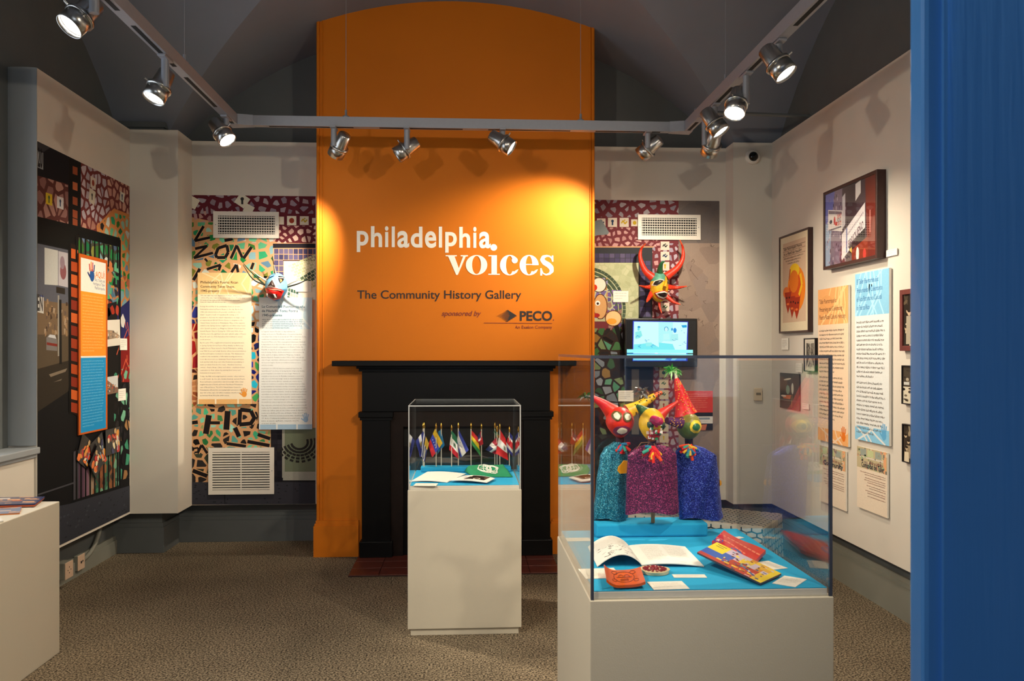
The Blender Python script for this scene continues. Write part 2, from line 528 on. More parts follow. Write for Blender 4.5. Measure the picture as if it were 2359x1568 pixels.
# corner pilasters of the old room, seen below and above the white columns
for nm, x0, x1, y0 in (('trim_3', XL, -2.25, 6.4), ('trim_4', 2.2, XR, 6.5)):
    p = MB(); p.box((x0, y0, 0), (x1, YB, 3.16)); 
    p.box((x0 - .03, y0 - .03, 3.16), (x1 + .03, YB, 3.2)); p.box((x0 - .015, y0 - .015, 3.12), (x1 + .015, YB, 3.16))
    p.box((x0 - .02, y0 - .02, 0), (x1 + .02, YB, .19)); p.box((x0 - .012, y0 - .012, .19), (x1 + .012, YB, .22))
    struct(p.build(nm, DARKW))
# baseboards
struct(MB().box((XL, YB - .03, 0), (CX0, YB, .17)).box((XL, YB - .022, .17), (CX0, YB, .2)).box((XL, YB - .012, .2), (CX0, YB, .225)).build('baseboard_back_left', DARKW))
struct(MB().box((CX1, YB - .03, 0), (XR, YB, .17)).box((CX1, YB - .022, .17), (XR, YB, .2)).build('baseboard_back_right', DARKW))
BASEM = mat('baseboard_grey_paint', (126, 126, 116), rough=0.5, noise=0.04, nscale=6)
struct(MB().box((XR - .03, -1, 0), (XR, 6.5, .185)).box((XR - .022, -1, .185), (XR, 6.5, .205)).box((XR - .014, -1, .205), (XR, 6.5, .235)).build('baseboard_right', BASEM))
struct(MB().box((XL, -1, 0), (XL + .03, 6.4, .1)).box((XL, -1, .1), (XL + .02, 6.4, .13)).build('baseboard_left', BASEM))
# window in the left wall
wf = bpy.data.objects.new('window_1', None); wf.location = (XL, (WY0 + WY1) / 2, WZ0); col.objects.link(wf); struct(wf)
m_ = MB(); 
for y in (WY0, (WY0 + WY1) / 2 - .03, WY1 - .06): m_.box((XL - .12, y, WZ0), (XL - .06, y + .06, WZ1))
for z in (WZ0, (WZ0 + WZ1) / 2 - .03, WZ1 - .06): m_.box((XL - .12, WY0, z), (XL - .06, WY1, z + .06))
m_.build('window_frame', GREYP, wf)
m_ = MB()
for y0, y1 in ((WY0 - .12, WY0), (WY1, WY1 + .12)):
    m_.box((XL, y0, 1.0), (XL + .03, y1, WZ1 + .12)); m_.box((XL, y0 - .015, .952), (XL + .04, y1 + .015, 1.15))
    m_.box((XL + .03, y0 + .03, 1.15), (XL + .042, y1 - .03, WZ1 + .1))
m_.box((XL, WY0 - .12, WZ1), (XL + .03, WY1 + .12, WZ1 + .12))
m_.build('casing', GREYP, wf)

# chimney breast
ch = MB(); ch.box((CX0, YCH, 0), (CX1, YB, 4.3))
for x in (CX0, CX1): 
    ch.tube([(x, YCH - .002, .2), (x, YCH - .002, 4.2)], .012, 8)
    xi = x + (.035 if x < 0 else -.02); ch.tube([(xi, YCH, .2), (xi, YCH, 4.2)], .006, 6)
struct(ch.build('wall_chimney', ORANGE))
bb = MB()
for x0, x1 in ((CX0 - .03, -.77), (.635, CX1 + .03)):
    bb.box((x0, YCH - .025, 0), (x1, YCH, .225)); bb.box((x0 + .006, YCH - .019, .225), (x1, YCH, .24)); bb.box((x0 + .014, YCH - .012, .24), (x1, YCH, .262)); 
bb.box((CX0 - .03, YCH - .02, 0), (CX0, YB, .225)); bb.box((CX1, YCH - .02, 0), (CX1 + .03, YB, .225))
struct(bb.build('baseboard_chimney', ORANGE))

# blue door standing open beside the camera
BLUE = mat('blue_gloss_door_paint', (84, 156, 238), rough=0.22, spec=0.5, noise=0.05, nscale=3)
nt = BLUE.node_tree; N = nt.nodes; L = nt.links; b = N['Principled BSDF']
tc = N.new('ShaderNodeTexCoord'); mp = N.new('ShaderNodeMapping'); mp.inputs['Scale'].default_value = (30, 30, 1.6)
nz = N.new('ShaderNodeTexNoise'); nz.inputs['Scale'].default_value = 2.0; bp = N.new('ShaderNodeBump'); bp.inputs['Strength'].default_value = .25; bp.inputs['Distance'].default_value = .004
L.new(tc.outputs['Object'], mp.inputs[0]); L.new(mp.outputs[0], nz.inputs['Vector']); L.new(nz.outputs['Fac'], bp.inputs['Height']); L.new(bp.outputs[0], b.inputs['Normal'])
dx = on_y(2128, 800, 1.25).x
door = bpy.data.objects.new('door_1', None); door.location = (dx, 1.25, 0); col.objects.link(door); struct(door)
MB().box((dx, 1.25, 0.01), (dx + .9, 1.295, 2.6), bev=.008).build('door_leaf', BLUE, door)
MB().box((dx + .028, 1.243, 0.01), (dx + .034, 1.25, 2.6)).build('edge_bead', BLUE, door)

# ================================================================== FIREPLACE
fp = thing('fireplace_surround', (-.065, 6.05, 0), 'black painted wooden fireplace surround with a wide mantel shelf against the orange chimney breast', 'fireplace')
fx = lambda u: on_y(u, 1000, 6.1).x
sx0, sx1 = on_y(764, 831, 5.98).x, on_y(1328, 831, 5.98).x
zt_, zb_ = 1.43, 1.392
MB().box((sx0, 5.98, zb_), (sx1, YCH, zt_), bev=.004).build('mantel_shelf', BLACKP, fp)
x0, x1 = fx(833), fx(1268)
MB().box((x0, 6.12, 1.06), (x1, YCH, 1.352), bev=.003).build('frieze', BLACKP, fp)
MB().box((x0 - .02, 6.095, 1.352), (x1 + .02, YCH, 1.372)).box((x0 - .035, 6.07, 1.372), (x1 + .035, YCH, 1.392), bev=.003).build('crown_moulding', BLACKP, fp)
MB().box((on_y(1040, 0, 6.12).x, 6.112, 1.262), (on_y(1085, 0, 6.12).x, 6.12, 1.268)).build('frieze_slot', DARK, fp)
for u0, u1 in ((833, 899), (1206, 1268)):
    a0, a1 = fx(u0), fx(u1)
    pil = MB().box((a0, 6.11, .12), (a1, YCH, 1.06), bev=.003).build('pilaster', BLACKP, fp)
    MB().box((a0 - .012, 6.095, 1.0), (a1 + .012, YCH, 1.02)).box((a0 - .022, 6.08, 1.02), (a1 + .022, YCH, 1.06), bev=.004).build('capital', BLACKP, pil)
    MB().box((a0 - .015, 6.09, 0.012), (a1 + .015, YCH, .125), bev=.003).build('plinth_block', BLACKP, pil)
BRN = mat('dark_brown_slip', (26, 14, 9), rough=0.6, spec=.2, noise=0.25, nscale=14)
i0, i1 = fx(899), fx(1206)
MB().box((i0, 6.135, 0.012), (i0 + .09, YCH, 1.06)).box((i1 - .09, 6.135, 0.012), (i1, YCH, 1.06)).box((i0 + .09, 6.135, .95), (i1 - .09, YCH, 1.06)).build('inner_slip', BRN, fp)
MB().box((i0 + .09, 6.19, 0.012), (i1 - .09, 6.199, .95)).build('firebox_board', DARK, fp)
MB().box((i0 + .09, 6.16, 0.012), (i0 + .12, 6.19, .80)).box((i1 - .12, 6.16, 0.012), (i1 - .09, 6.19, .80)).box((i0 + .12, 6.16, .77), (i1 - .12, 6.19, .80)).build('firebox_frame', BLACKP, fp)
# hearth
hx0, hx1, hy0, hy1 = -.77, .645, 5.62, 6.17
TILE = mat('hearth_tile_red', (88, 36, 26), rough=0.45, noise=0.2, nscale=10)
he = thing('hearth', ((hx0 + hx1) / 2, hy0, 0), 'dark red tiled hearth on the floor before the black fireplace', 'hearth')
MB().box((hx0, hy0, 0), (hx1, hy1, .006)).build('mortar_bed', mat('mortar', (52, 34, 28), rough=.9, noise=.1), he)
nx, ny = 7, 3
tme = None
for j in range(ny):
    for i in range(nx):
        w, d = (hx1 - hx0) / nx, (hy1 - hy0) / ny
        if tme is None:
            o = MB().box((-w / 2 + .002, -d / 2 + .002, 0), (w / 2 - .002, d / 2 - .002, .006), bev=.0015).build('hearth_tile', TILE); tme = o.data
        else:
            o = bpy.data.objects.new('hearth_tile', tme); col.objects.link(o)
        o.parent = he
        o.location = Vector((hx0 + w * (i + .5), hy0 + d * (j + .5), .006)) - he.location

# ================================================================== LIGHTING TRACK
tk = thing('lighting_track', (0, 5.6, 2.96), 'grey lighting track in a U shape hung on wires below the dark ceiling', 'track')
TZ0, TZ1 = 2.975, 3.04
def seg(p, q, name='track_rail'):
    p, q = Vector(p), Vector(q); d = (q - p).normalized(); n = Vector((-d.y, d.x, 0)) * .026
    m_ = MB(); m_.prism([p - n + Vector((0, 0, TZ0)), q - n + Vector((0, 0, TZ0)), q + n + Vector((0, 0, TZ0)), p + n + Vector((0, 0, TZ0))], (0, 0, TZ1 - TZ0))
    o = m_.build(name, GREYM, tk)
    L_ = (q - p).length; k = .12; n2 = n * .42
    while k < L_ - .1:
        a, b_ = p + d * k, p + d * min(k + .55, L_ - .08)
        MB().prism([a - n2 + Vector((0, 0, TZ0 - .001)), b_ - n2 + Vector((0, 0, TZ0 - .001)), b_ + n2 + Vector((0, 0, TZ0 - .001)), a + n2 + Vector((0, 0, TZ0 - .001))], (0, 0, .004)).build('slot', DARK, o)
        k += .72
    return o
TX0, TX1, TY = -1.5, 1.5, 5.6
seg((TX0, .9, 0), (TX0, 5.62, 0)); seg((TX0 + .1, TY, 0), (TX1 - .1, TY, 0)); seg((TX1, .9, 0), (TX1, 5.62, 0))
for x in (TX0, TX1):
    s_ = -1 if x > 0 else 1
    MB().prism([(x - .03 * s_, 5.55, TZ0 - .002), (x + .03 * s_, 5.55, TZ0 - .002), (x + .12 * s_, 5.574, TZ0 - .002), (x + .12 * s_, 5.626, TZ0 - .002), (x - .03 * s_, 5.65, TZ0 - .002)], (0, 0, TZ1 - TZ0 + .004)).build('corner_joint', GREYM, tk)
for x, y in ((-.78, TY), (.78, TY), (TX0, 4.6), (TX0, 3.0), (TX1, 4.75), (TX1, 3.0)):
    zc = max(prof(x - XC), prof(y - 4.3)) - .005
    h_ = MB(); h_.lathe([(.022, TZ1), (.022, TZ1 + .01), (.008, TZ1 + .014), (.008, TZ1 + .05)], Matrix.Translation((x, y, 0)), 10)
    ho = h_.build('hanger', GREYM, tk)
    MB().tube([(x, y, TZ1 + .05), (x, y, zc)], .0018, 5).build('wire', GREYM, ho)
MB().tube([(TX1 + .03, 5.42, 3.06), (TX1 + .04, 5.5, 3.1), (TX1 + .07, 5.6, 3.13), (TX1 + .13, 5.72, 3.155), (TX1 + .24, 5.79, 3.165)], .016, 8).build('flexible_conduit', GREYM, tk)
MB().tube([(TX1 + .22, 5.78, 3.165), (XR, 5.88, 3.18)], .013, 8).build('conduit_pipe', mat('grey_conduit', (118, 120, 120), rough=.5, metal=.2, noise=.04), tk)

def spot(label, base, stem, aim_to, power=100, size=62, blend=.6, hl=0.0, color=(1, .86, .66), off=None, lit=True):
    """base: point under the rail"""
    base = Vector(base); t = thing('track_spotlight', base, label, 'spotlight', 'spotlights on the ceiling track')
    MB().box(base + Vector((-.02, -.06, -.012)), base + Vector((.02, .06, 0)) if abs(base.y - TY) > .02 or abs(base.x) > 1.4 else base + Vector((.02, .06, 0)), bev=.003).build('track_adapter', GREYM, t)
    s0 = base + Vector((0, 0, -.012)); s1 = base + Vector((0, 0, -stem))
    MB().lathe([(.019, 0), (.019, (s0 - s1).length)], Matrix.Translation(s1), 14).build('stem', GREYM, t)
    d = (Vector(aim_to) - s1).normalized()
    hd = Vector((d.x, d.y, 0)); hd = hd.normalized() if hd.length > .01 else Vector((1, 0, 0))
    side = d.cross(Vector((0, 0, 1))); side = side.normalized() if side.length > .01 else Vector((1, 0, 0))
    c = s1 + Vector((0, 0, .02)) + side * (off if off is not None else .05)
    M = aim_matrix(c, d)
    hs = MB(); hs.lathe([(.0, -.085), (.034, -.085), (.041, -.078), (.046, -.01), (.05, .012), (.05, .02)], M, 24, caps=False)
    hs.lathe([(.05, .02), (.056, .024), (.056, .088), (.053, .088), (.053, .07)], M, 24, caps=False)
    ho = hs.build('lamp_housing', STEEL, t)
    MB().lathe([(.05, .012), (.062, .012), (.062, .026), (.05, .026)], M, 24, caps=False).build('collar', STEEL, ho)
    sc = M @ Vector((0, .06, .02)); se = M @ Vector((0, .08, .02))
    MB().tube([sc, se], .004, 6).build('thumb_screw', STEEL, ho)
    MB().tube([s1 + Vector((0, 0, .02)), c], .012, 8).build('pivot', GREYM, t)
    ln = MB(); ln.lathe([(.052, .066), (.04, .072), (.0, .076)], M, 24, caps=False)
    ln.build('lens', LENS if lit else DARK, t, fix=True)
    ld = bpy.data.lights.new('spot_lamp', 'SPOT'); ld.energy = power * SPOT_GAIN; ld.spot_size = math.radians(size); ld.spot_blend = blend; ld.shadow_soft_size = .04; ld.color = color
    lo = bpy.data.objects.new('spot_lamp', ld); col.objects.link(lo); lo.parent = t
    lo.location = M @ Vector((0, 0, .10)) - base
    lo.rotation_euler = (-d).to_track_quat('Z', 'Y').to_euler()
    return t
Zt = TZ0
spot('brushed metal spotlight on the window-side rail aimed down at the brochure plinth', (TX0, 4.31, Zt), .15, (-2.2, 3.6, .75), 150, 84, 1.0)
spot('brushed metal spotlight at the window-side corner of the track aimed at the flag case', (TX0, 5.39, Zt), .12, (0, 4.7, .9), 300, 36, .8)
spot('brushed metal spotlight over the left edge of the orange chimney, aimed at the blue mask', (-.86, TY, Zt), .125, (-1.68, 6.6, 1.62), 210, 58, 1.0)
spot('brushed metal spotlight above the white word philadelphia aimed sideways at the banner wall', (-.38, TY, Zt), .14, (-2.44, 5.55, 1.4), 190, 56, .9)
spot('brushed metal spotlight above the word voices, lens turned towards the framed pictures', (.255, TY, Zt), .11, (2.39, 5.1, 1.4), 160, 60, .9)
spot('brushed metal spotlight right of the orange chimney aimed back at the chimney wall', (1.235, TY, Zt), .11, (.40, 6.2, 2.2), 210, 66, .9)
spot('brushed metal spotlight pointing straight down behind its neighbours towards the red mask', (TX1, 5.167, Zt), .19, (1.45, 6.6, 1.7), 120, 76, .9)
spot('brushed metal spotlight on short stem aimed at the large framed street photograph', (TX1, 4.964, Zt), .13, (2.39, 4.5, 1.4), 78, 80, 1.0)
spot('brushed metal spotlight on long stem aimed at the puppet case', (TX1, 4.395, Zt), .16, (.85, 3.5, .9), 150, 70, .9)
spot('large looking brushed metal spotlight facing the right wall near the blue door', (TX1, 3.936, Zt), .125, (2.39, 3.3, 1.3), 70, 80, 1.0)
spot('brushed metal spotlight glaring brightly at the top of the window-side rail', (TX0, 3.50, Zt), .105, (-2.3, 2.6, 1.4), 90, 90, 1.0, off=.1)
spot('added unseen brushed metal fill spotlight on the window-side rail behind the doorway', (TX0, 2.2, Zt), .12, (.5, 3.4, .7), 170, 80, .9)  # this lamp and the next are out of view, added as fill
spot('added unseen brushed metal fill spotlight on the picture-side rail behind the doorway', (TX1, 2.0, Zt), .12, (-.2, 4.2, .6), 150, 80, .9)
spot('added unseen brushed metal fill flood nearest the entrance on the window-side rail', (TX0, 1.2, Zt), .12, (1.2, 4.4, 1.0), 130, 120, 1.0)  # wide floods out of view, added to lift the whole room with warm fill
spot('added unseen brushed metal fill flood nearest the entrance on the picture-side rail', (TX1, 1.1, Zt), .12, (-1.2, 4.6, 1.0), 130, 120, 1.0)

# ================================================================== VENTS, SCREEN, SMALL FITTINGS
def vent(label, u0, v0, u1, v1, i0, j0, i1, j1, nh, nvert, mull=False):
    PV = PB - .005
    A = on_y(u0, v0, PV); B = on_y(u1, v1, PV); I = on_y(i0, j0, PV); J = on_y(i1, j1, PV)
    yf = PV - .012
    t = thing('air_vent', ((A.x + B.x) / 2, PV, B.z), label, 'vent')
    m_ = MB()
    for lo, hi in (((A.x, B.z), (I.x, A.z)), ((J.x, B.z), (B.x, A.z)), ((I.x, I.z), (J.x, A.z)), ((I.x, B.z), (J.x, J.z))):
        m_.box((lo[0], yf, lo[1]), (hi[0], PV - .0005, hi[1]))
    m_.build('vent_frame', WFRAME, t)
    MB().box((I.x, PV - .003, J.z), (J.x, PV - .001, I.z)).build('dark_back', DARK, t)
    me = None
    for k in range(nh):
        z = J.z + (I.z - J.z) * (k + .5) / nh; h = (I.z - J.z) / nh
        if me is None:
            M = Matrix.Rotation(math.radians(-35), 4, 'X')
            o = MB().box((I.x - (A.x + B.x) / 2, -.006, -h * (.30 if mull else .17)), (J.x - (A.x + B.x) / 2, -.0, h * (.30 if mull else .17)), M=None).build('louvre', WFRAME); me = o.data
        else:
            o = bpy.data.objects.new('louvre', me); col.objects.link(o)
        o.parent = t; o.location = Vector(((A.x + B.x) / 2, PV - .006, z)) - t.location
    me = None
    for k in range(nvert):
        x = I.x + (J.x - I.x) * (k + .5) / nvert
        if me is None:
            o = MB().box((-.0018, 0, -(I.z - J.z) / 2), (.0018, .003, (I.z - J.z) / 2)).build('vane', WFRAME); me = o.data
        else:
            o = bpy.data.objects.new('vane', me); col.objects.link(o)
        o.parent = t; o.location = Vector((x, PV - .0058, (I.z + J.z) / 2)) - t.location
    if mull:
        xm = (I.x + J.x) / 2
        MB().box((xm - .004, PV - .0125, J.z), (xm + .004, PV - .007, I.z)).build('centre_bar', WFRAME, t)
    m_ = MB()
    for x in ((A.x + I.x) / 2, (B.x + J.x) / 2): m_.lathe([(.004, 0), (.003, .002)], aim_matrix((x, yf, (A.z + B.z) / 2), (0, -1, 0)), 8)
    m_.build('screw', GREYM, t)
    return t
vent('white supply vent with fine grid high on the green mosaic mural', 492, 487, 643, 549, 503, 497, 634, 540, 7, 23)
vent('tall white return vent with wide louvres low on the green mosaic mural', 481, 1031, 632, 1137, 490, 1041, 622, 1127, 15, 0, True)
vent('white supply vent with fine grid above the red horned mask', 1469, 494, 1613, 553, 1478, 502, 1604, 543, 7, 23)

# wall mounted screen
A, B = on_y(1440, 733, 6.5), on_y(1607, 845, 6.5)
tv = thing('wall_television', ((A.x + B.x) / 2, 6.55, B.z), 'flat black television showing a pale blue picture, mounted below the red mask', 'television')
TVP = mat('tv_black_plastic', (16, 16, 18), rough=.3, noise=.05)
MB().box((A.x, 6.5, B.z), (B.x, 6.55, A.z), bev=.006).build('tv_case', TVP, tv)
MB().box(((A.x + B.x) / 2 - .12, 6.55, B.z + .1), ((A.x + B.x) / 2 + .12, PB - .005, A.z - .08)).build('wall_bracket', DARK, tv)
cv = canvas_y(1444, 738, 1603, 833, 6.4985)
cv.fill((6, 7, 14))
P = cv.px
TVO = (1430, 720, 190 / 2292.)
def tp(x, y): return P(TVO[0] + x * TVO[2], TVO[1] + y * TVO[2])
def tpoly(pts, c): cv.poly([tp(*p) for p in pts], c)
tpoly([(335, 225), (1875, 245), (1855, 1345), (325, 1345)], (10, 40, 190)); cv.up()
tpoly([(365, 245), (1855, 265), (1815, 1325), (345, 1325)], (205, 252, 252)); cv.up()
tpoly([(1050, 262), (1450, 262), (1440, 800), (1180, 780), (1050, 900)], (176, 246, 248))
tpoly([(365, 880), (560, 870), (820, 830), (1060, 960), (1060, 830), (1440, 870), (1500, 1010), (1500, 1100), (350, 1100)], (120, 236, 244))
tpoly([(690, 830), (860, 830), (870, 930), (700, 930)], (150, 240, 240)); cv.up()
cv.up()
for x, y, rx, ry, c in ((505, 400, 40, 32, (20, 150, 215)), (495, 460, 32, 40, (110, 225, 235)), (1265, 455, 62, 70, (40, 165, 215)), (1265, 465, 46, 62, (205, 245, 245)), (1505, 490, 46, 68, (0, 140, 220)), (1425, 462, 25, 38, (20, 150, 220))):
    q = tp(x, y); cv.ell(q[0], q[1], rx * TVO[2] * .0034 * 1.0, ry * TVO[2] * .0034, c); cv.up()
tpoly([(400, 540), (560, 500), (600, 640), (520, 700), (410, 730)], (140, 235, 235)); tpoly([(1180, 590), (1340, 580), (1360, 740), (1180, 760)], (190, 248, 248))
tpoly([(1400, 600), (1590, 590), (1600, 760), (1370, 780)], (170, 240, 240)); tpoly([(1680, 350), (1830, 340), (1835, 410), (1720, 420)], (0, 165, 225))
cv.up()
r_ = random.Random(3)
for k in range(26):
    x, y = r_.choice([(440, 660), (1480, 760), (1760, 850), (1600, 950), (900, 960), (1180, 985), (460, 930), (1700, 500), (700, 750)])
    x += r_.uniform(-70, 70); y += r_.uniform(-50, 50); l = r_.uniform(25, 70); a = r_.uniform(-1, 1)
    p, q = tp(x, y), tp(x + l, y + l * a); cv.line([p, q], r_.uniform(.0015, .004), r_.choice([(0, 130, 205), (30, 160, 220), (90, 215, 235)]))
cv.up()
tpoly([(150, 1015), (2005, 1030), (2005, 1125), (150, 1115)], (150, 250, 250)); tpoly([(945, 1115), (1030, 1115), (1030, 1145), (945, 1145)], (255, 255, 255))
tpoly([(150, 1130), (1850, 1150), (1850, 1200), (150, 1195)], (30, 150, 235)); cv.up()
tpoly([(345, 1210), (1815, 1205), (1815, 1325), (345, 1325)], (130, 225, 245)); cv.up()
tpoly([(1230, 1300), (1320, 1210), (1480, 1210), (1380, 1325)], (60, 130, 225)); tpoly([(1560, 1270), (1815, 1230), (1815, 1325), (1500, 1325)], (90, 160, 230))
scr = mat('screen_glow', vcol=True, rough=.2)
_b = scr.node_tree.nodes['Principled BSDF']; _a = [n for n in scr.node_tree.nodes if n.type == 'ATTRIBUTE'][0]
scr.node_tree.links.new(_a.outputs['Color'], _b.inputs['Emission Color']); _b.inputs['Emission Strength'].default_value = 0.95; _b.inputs['Base Color'].default_value = (.01, .01, .01, 1)
for l in list(scr.node_tree.links):
    if l.to_socket == _b.inputs['Base Color']: scr.node_tree.links.remove(l)
cv.build('screen', scr, tv)

# dome camera and thermostat on the right column
Yc = 6.41
c = on_y(1733, 362, Yc)
dc = thing('dome_camera', c, 'white round dome security camera with black eye high on the white column', 'camera')
MB().lathe([(.058, 0), (.058, .018), (.05, .026), (.036, .028)], aim_matrix(c, (0, -1, 0)), 28).build('base_ring', WFRAME, dc)
MB().sphere(c + Vector((0, -.02, 0)), .038, 18, 12).build('dome', mat('smoked_dome', (8, 8, 9), rough=.08, noise=.02), dc)
c = on_y(1745, 908, Yc)
th = thing('thermostat', c, 'small beige thermostat box on the white column', 'thermostat')
MB().box((c.x - .032, Yc - .022, c.z - .05), (c.x + .032, Yc, c.z + .05), bev=.006).build('thermostat_case', mat('beige_plastic', (206, 188, 160), rough=.45, noise=.03), th)
MB().box((c.x - .018, Yc - .025, c.z - .004), (c.x + .018, Yc - .021, c.z + .014)).build('display_window', mat('grey_lcd', (120, 112, 96), rough=.3, noise=.05), th)

# sockets and pipes under the banner mural
BEIGE = mat('socket_plate', (206, 176, 150), rough=.45, noise=.03)
def socket(label, u, v, X, w, d, slots):
    c = on_x(u, v, X)
    t = thing('wall_socket', (XL, c.y, c.z - w / 2), label, 'socket')
    MB().box((XL + .02, c.y - w / 2, c.z - w / 2), (X - .006, c.y + w / 2, c.z + w / 2), bev=.004).build('socket_box', BASEM, t)
    MB().box((X - .006, c.y - w / 2, c.z - w / 2), (X, c.y + w / 2, c.z + w / 2), bev=.003).build('face_plate', BEIGE, t)
    for dy, dz, s_ in slots:
        MB().box((X - .001, c.y + dy - s_, c.z + dz - s_), (X + .0015, c.y + dy + s_, c.z + dz + s_)).build('socket_hole', DARK, t)
    return c
c1 = socket('beige wall socket plate with crossed slots on a deep grey box', 160, 1312, -2.49, .105, .1, ((-.02, .0, .003), (.02, 0, .003), (0, .018, .003), (0, -.018, .003)))
c2 = socket('beige wall plate with two dark jack holes near the floor', 188, 1294, -2.55, .10, .03, ((-.004, 0, .008), (.018, .004, .005)))
pip = thing('conduit', (XL + .03, c2.y + .2, .15), 'grey painted conduit curving up under the banner mural', 'pipe')
pts = [(-2.568, c2.y + .05, c2.z)] + [(-2.568, c2.y + .05 + .3 * math.sin(a), c2.z + .25 * (1 - math.cos(a)) * 1.0 + .0) for a in [k * math.pi / 2 / 8 for k in range(1, 9)]] + [(-2.568, c2.y + .36, c2.z + .42)]
MB().tube(pts, .015, 8).build('bent_pipe', BASEM, pip)
MB().tube([(-2.575, c1.y - .02, c1.z + .04), (-2.575, c1.y - .02, .45)], .012, 8).build('upright_pipe', BASEM, pip)

# ================================================================== DISPLAY CASES
gl = bpy.data.materials.new('acrylic_sheet'); gl.use_nodes = True
nt = gl.node_tree; N = nt.nodes; L = nt.links; N.remove(N['Principled BSDF'])
tr = N.new('ShaderNodeBsdfTransparent'); tr.inputs[0].default_value = (.985, .99, .99, 1)
gg = N.new('ShaderNodeBsdfGlossy'); gg.inputs['Roughness'].default_value = .004; gg.inputs[0].default_value = (1, 1, 1, 1)
fr = N.new('ShaderNodeFresnel'); ge = N.new('ShaderNodeNewGeometry'); io = N.new('ShaderNodeMix')
io.inputs[2].default_value = 1.49; io.inputs[3].default_value = 1 / 1.49      # same reflectance from both sides of the sheet
L.new(ge.outputs['Backfacing'], io.inputs[0]); L.new(io.outputs[0], fr.inputs['IOR'])
ms = N.new('ShaderNodeMixShader')
L.new(fr.outputs[0], ms.inputs[0]); L.new(tr.outputs[0], ms.inputs[1]); L.new(gg.outputs[0], ms.inputs[2]); L.new(ms.outputs[0], N['Material Output'].inputs[0])
def edge_mat(name, rgb, rough):
    m = mat(name, rgb, rough=rough, spec=.7, noise=.03)
    return m
EDGE_D = edge_mat('acrylic_edge_dark', (62, 66, 80), .15)
EDGE_B = gl                                   # polished rear corners read as clear sheet
EDGE_L = edge_mat('acrylic_edge_light', (176, 178, 178), .12)
BLUEF = mat('turquoise_felt', (38, 160, 206), rough=.85, spec=.2, noise=.04, nscale=300)

def case(x0, x1, y0, y1, zt, ztop, lab_p, lab_v, toe, edge, th=.006):
    p = thing('display_plinth', ((x0 + x1) / 2, (y0 + y1) / 2, 0), lab_p, 'plinth')
    if toe:
        MB().box((x0, y0, .035), (x1, y1, zt), bev=.003).build('plinth_body', PLINTH, p)
        MB().box((x0 + .015, y0 + .012, 0), (x1 - .015, y1 - .012, .035)).build('toe_kick', PLINTH, p)
    else:
        MB().box((x0, y0, 0), (x1, y1, zt), bev=.003).build('plinth_body', PLINTH, p)
    i = th + .005
    dk = MB().box((x0 + i, y0 + i, zt), (x1 - i, y1 - i, zt + .022), bev=.002).build('deck_board', WFRAME, p)
    MB().box((x0 + i + .001, y0 + i + .001, zt + .022), (x1 - i - .001, y1 - i - .001, zt + .024)).build('deck_lining', BLUEF, p)
    v = thing('acrylic_vitrine', ((x0 + x1) / 2, (y0 + y1) / 2, zt), lab_v, 'vitrine')
    g = .001; e = th
    X0, X1, Y0, Y1 = x0 + .003, x1 - .003, y0 + .003, y1 - .003
    Z0, Z1 = zt + .0005, ztop
    for lo, hi in (((X0 + e, Y0, Z0), (X1 - e, Y0 + e, Z1 - e)), ((X0 + e, Y1 - e, Z0), (X1 - e, Y1, Z1 - e)), ((X0, Y0 + e, Z0), (X0 + e, Y1 - e, Z1 - e)), ((X1 - e, Y0 + e, Z0), (X1, Y1 - e, Z1 - e)), ((X0 + e, Y0 + e, Z1 - e), (X1 - e, Y1 - e, Z1))):
        MB().box(lo, hi).build('pane', gl, v)
    for x in (X0, X1 - e):
        for y in (Y0, Y1 - e): MB().box((x, y, Z0), (x + e, y + e, Z1 - e)).build('upright_edge', edge if y == Y0 or edge is EDGE_L else EDGE_B, v)
    for y in (Y0, Y1 - e): MB().box((X0, y, Z1 - e), (X1, y + e, Z1)).build('top_edge', edge if y == Y0 or edge is EDGE_L else EDGE_B, v)
    for x in (X0, X1 - e): MB().box((x, Y0 + e, Z1 - e), (x + e, Y1 - e, Z1)).build('top_edge', edge, v)
    return p, v
FC = (-.297, .303, 4.44, 5.04); DZ = .79
case(*FC, .766, 1.213, 'square white painted plinth with a toe kick before the fireplace, carrying the flag case', 'clear acrylic box over the little flags on the plinth before the fireplace', True, EDGE_L, .006)
BC = (.369, 1.103, 2.45, 3.315)
case(*BC, .766, 1.487, 'broad white painted plinth carrying the puppet case in front of the patterned bench', 'tall clear acrylic box over the three horned puppets', False, EDGE_D, .009)

# plinth under the window with brochures
lp = thing('low_plinth', (-2.225, 3.5, 0), 'white painted plinth below the window sill with brochures on top', 'plinth')
MB().box((-2.44, 2.4, 0), (-2.01, 4.30, .752), bev=.004).build('plinth_body', PLINTH, lp)

# bench behind the puppet case under a netted cloth
n0 = Vector((1.77, 4.9, 0)); e1 = Vector((-.83, .56, 0)).normalized(); e2 = Vector((.56, .83, 0)).normalized()
BL, BW, BH = .86, .5, .45
CLOTH = mat('offwhite_cloth', (206, 198, 180), rough=.9, spec=.1, noise=.05, nscale=60)
bt = thing('patterned_bench', n0 + e1 * BL / 2 + e2 * BW / 2, 'low bench draped in off-white cloth with black honeycomb net pattern', 'bench')
def bpt(a, b_, z): return n0 + e1 * a + e2 * b_ + Vector((0, 0, z))
BN = MB()
def rbox(mb, a0, a1, b0, b1, z0, z1):
    vs = [bpt(a, b_, z) for z in (z0, z1) for a, b_ in ((a0, b0), (a1, b0), (a1, b1), (a0, b1))]
    mb.add(vs, [(0, 1, 2, 3), (4, 5, 6, 7), (0, 1, 5, 4), (1, 2, 6, 5), (2, 3, 7, 6), (3, 0, 4, 7)])
rbox(BN, .012, BL - .012, .012, BW - .012, 0, BH - .006)
BN.build('bench_body', PLINTH, bt)
cl = MB()
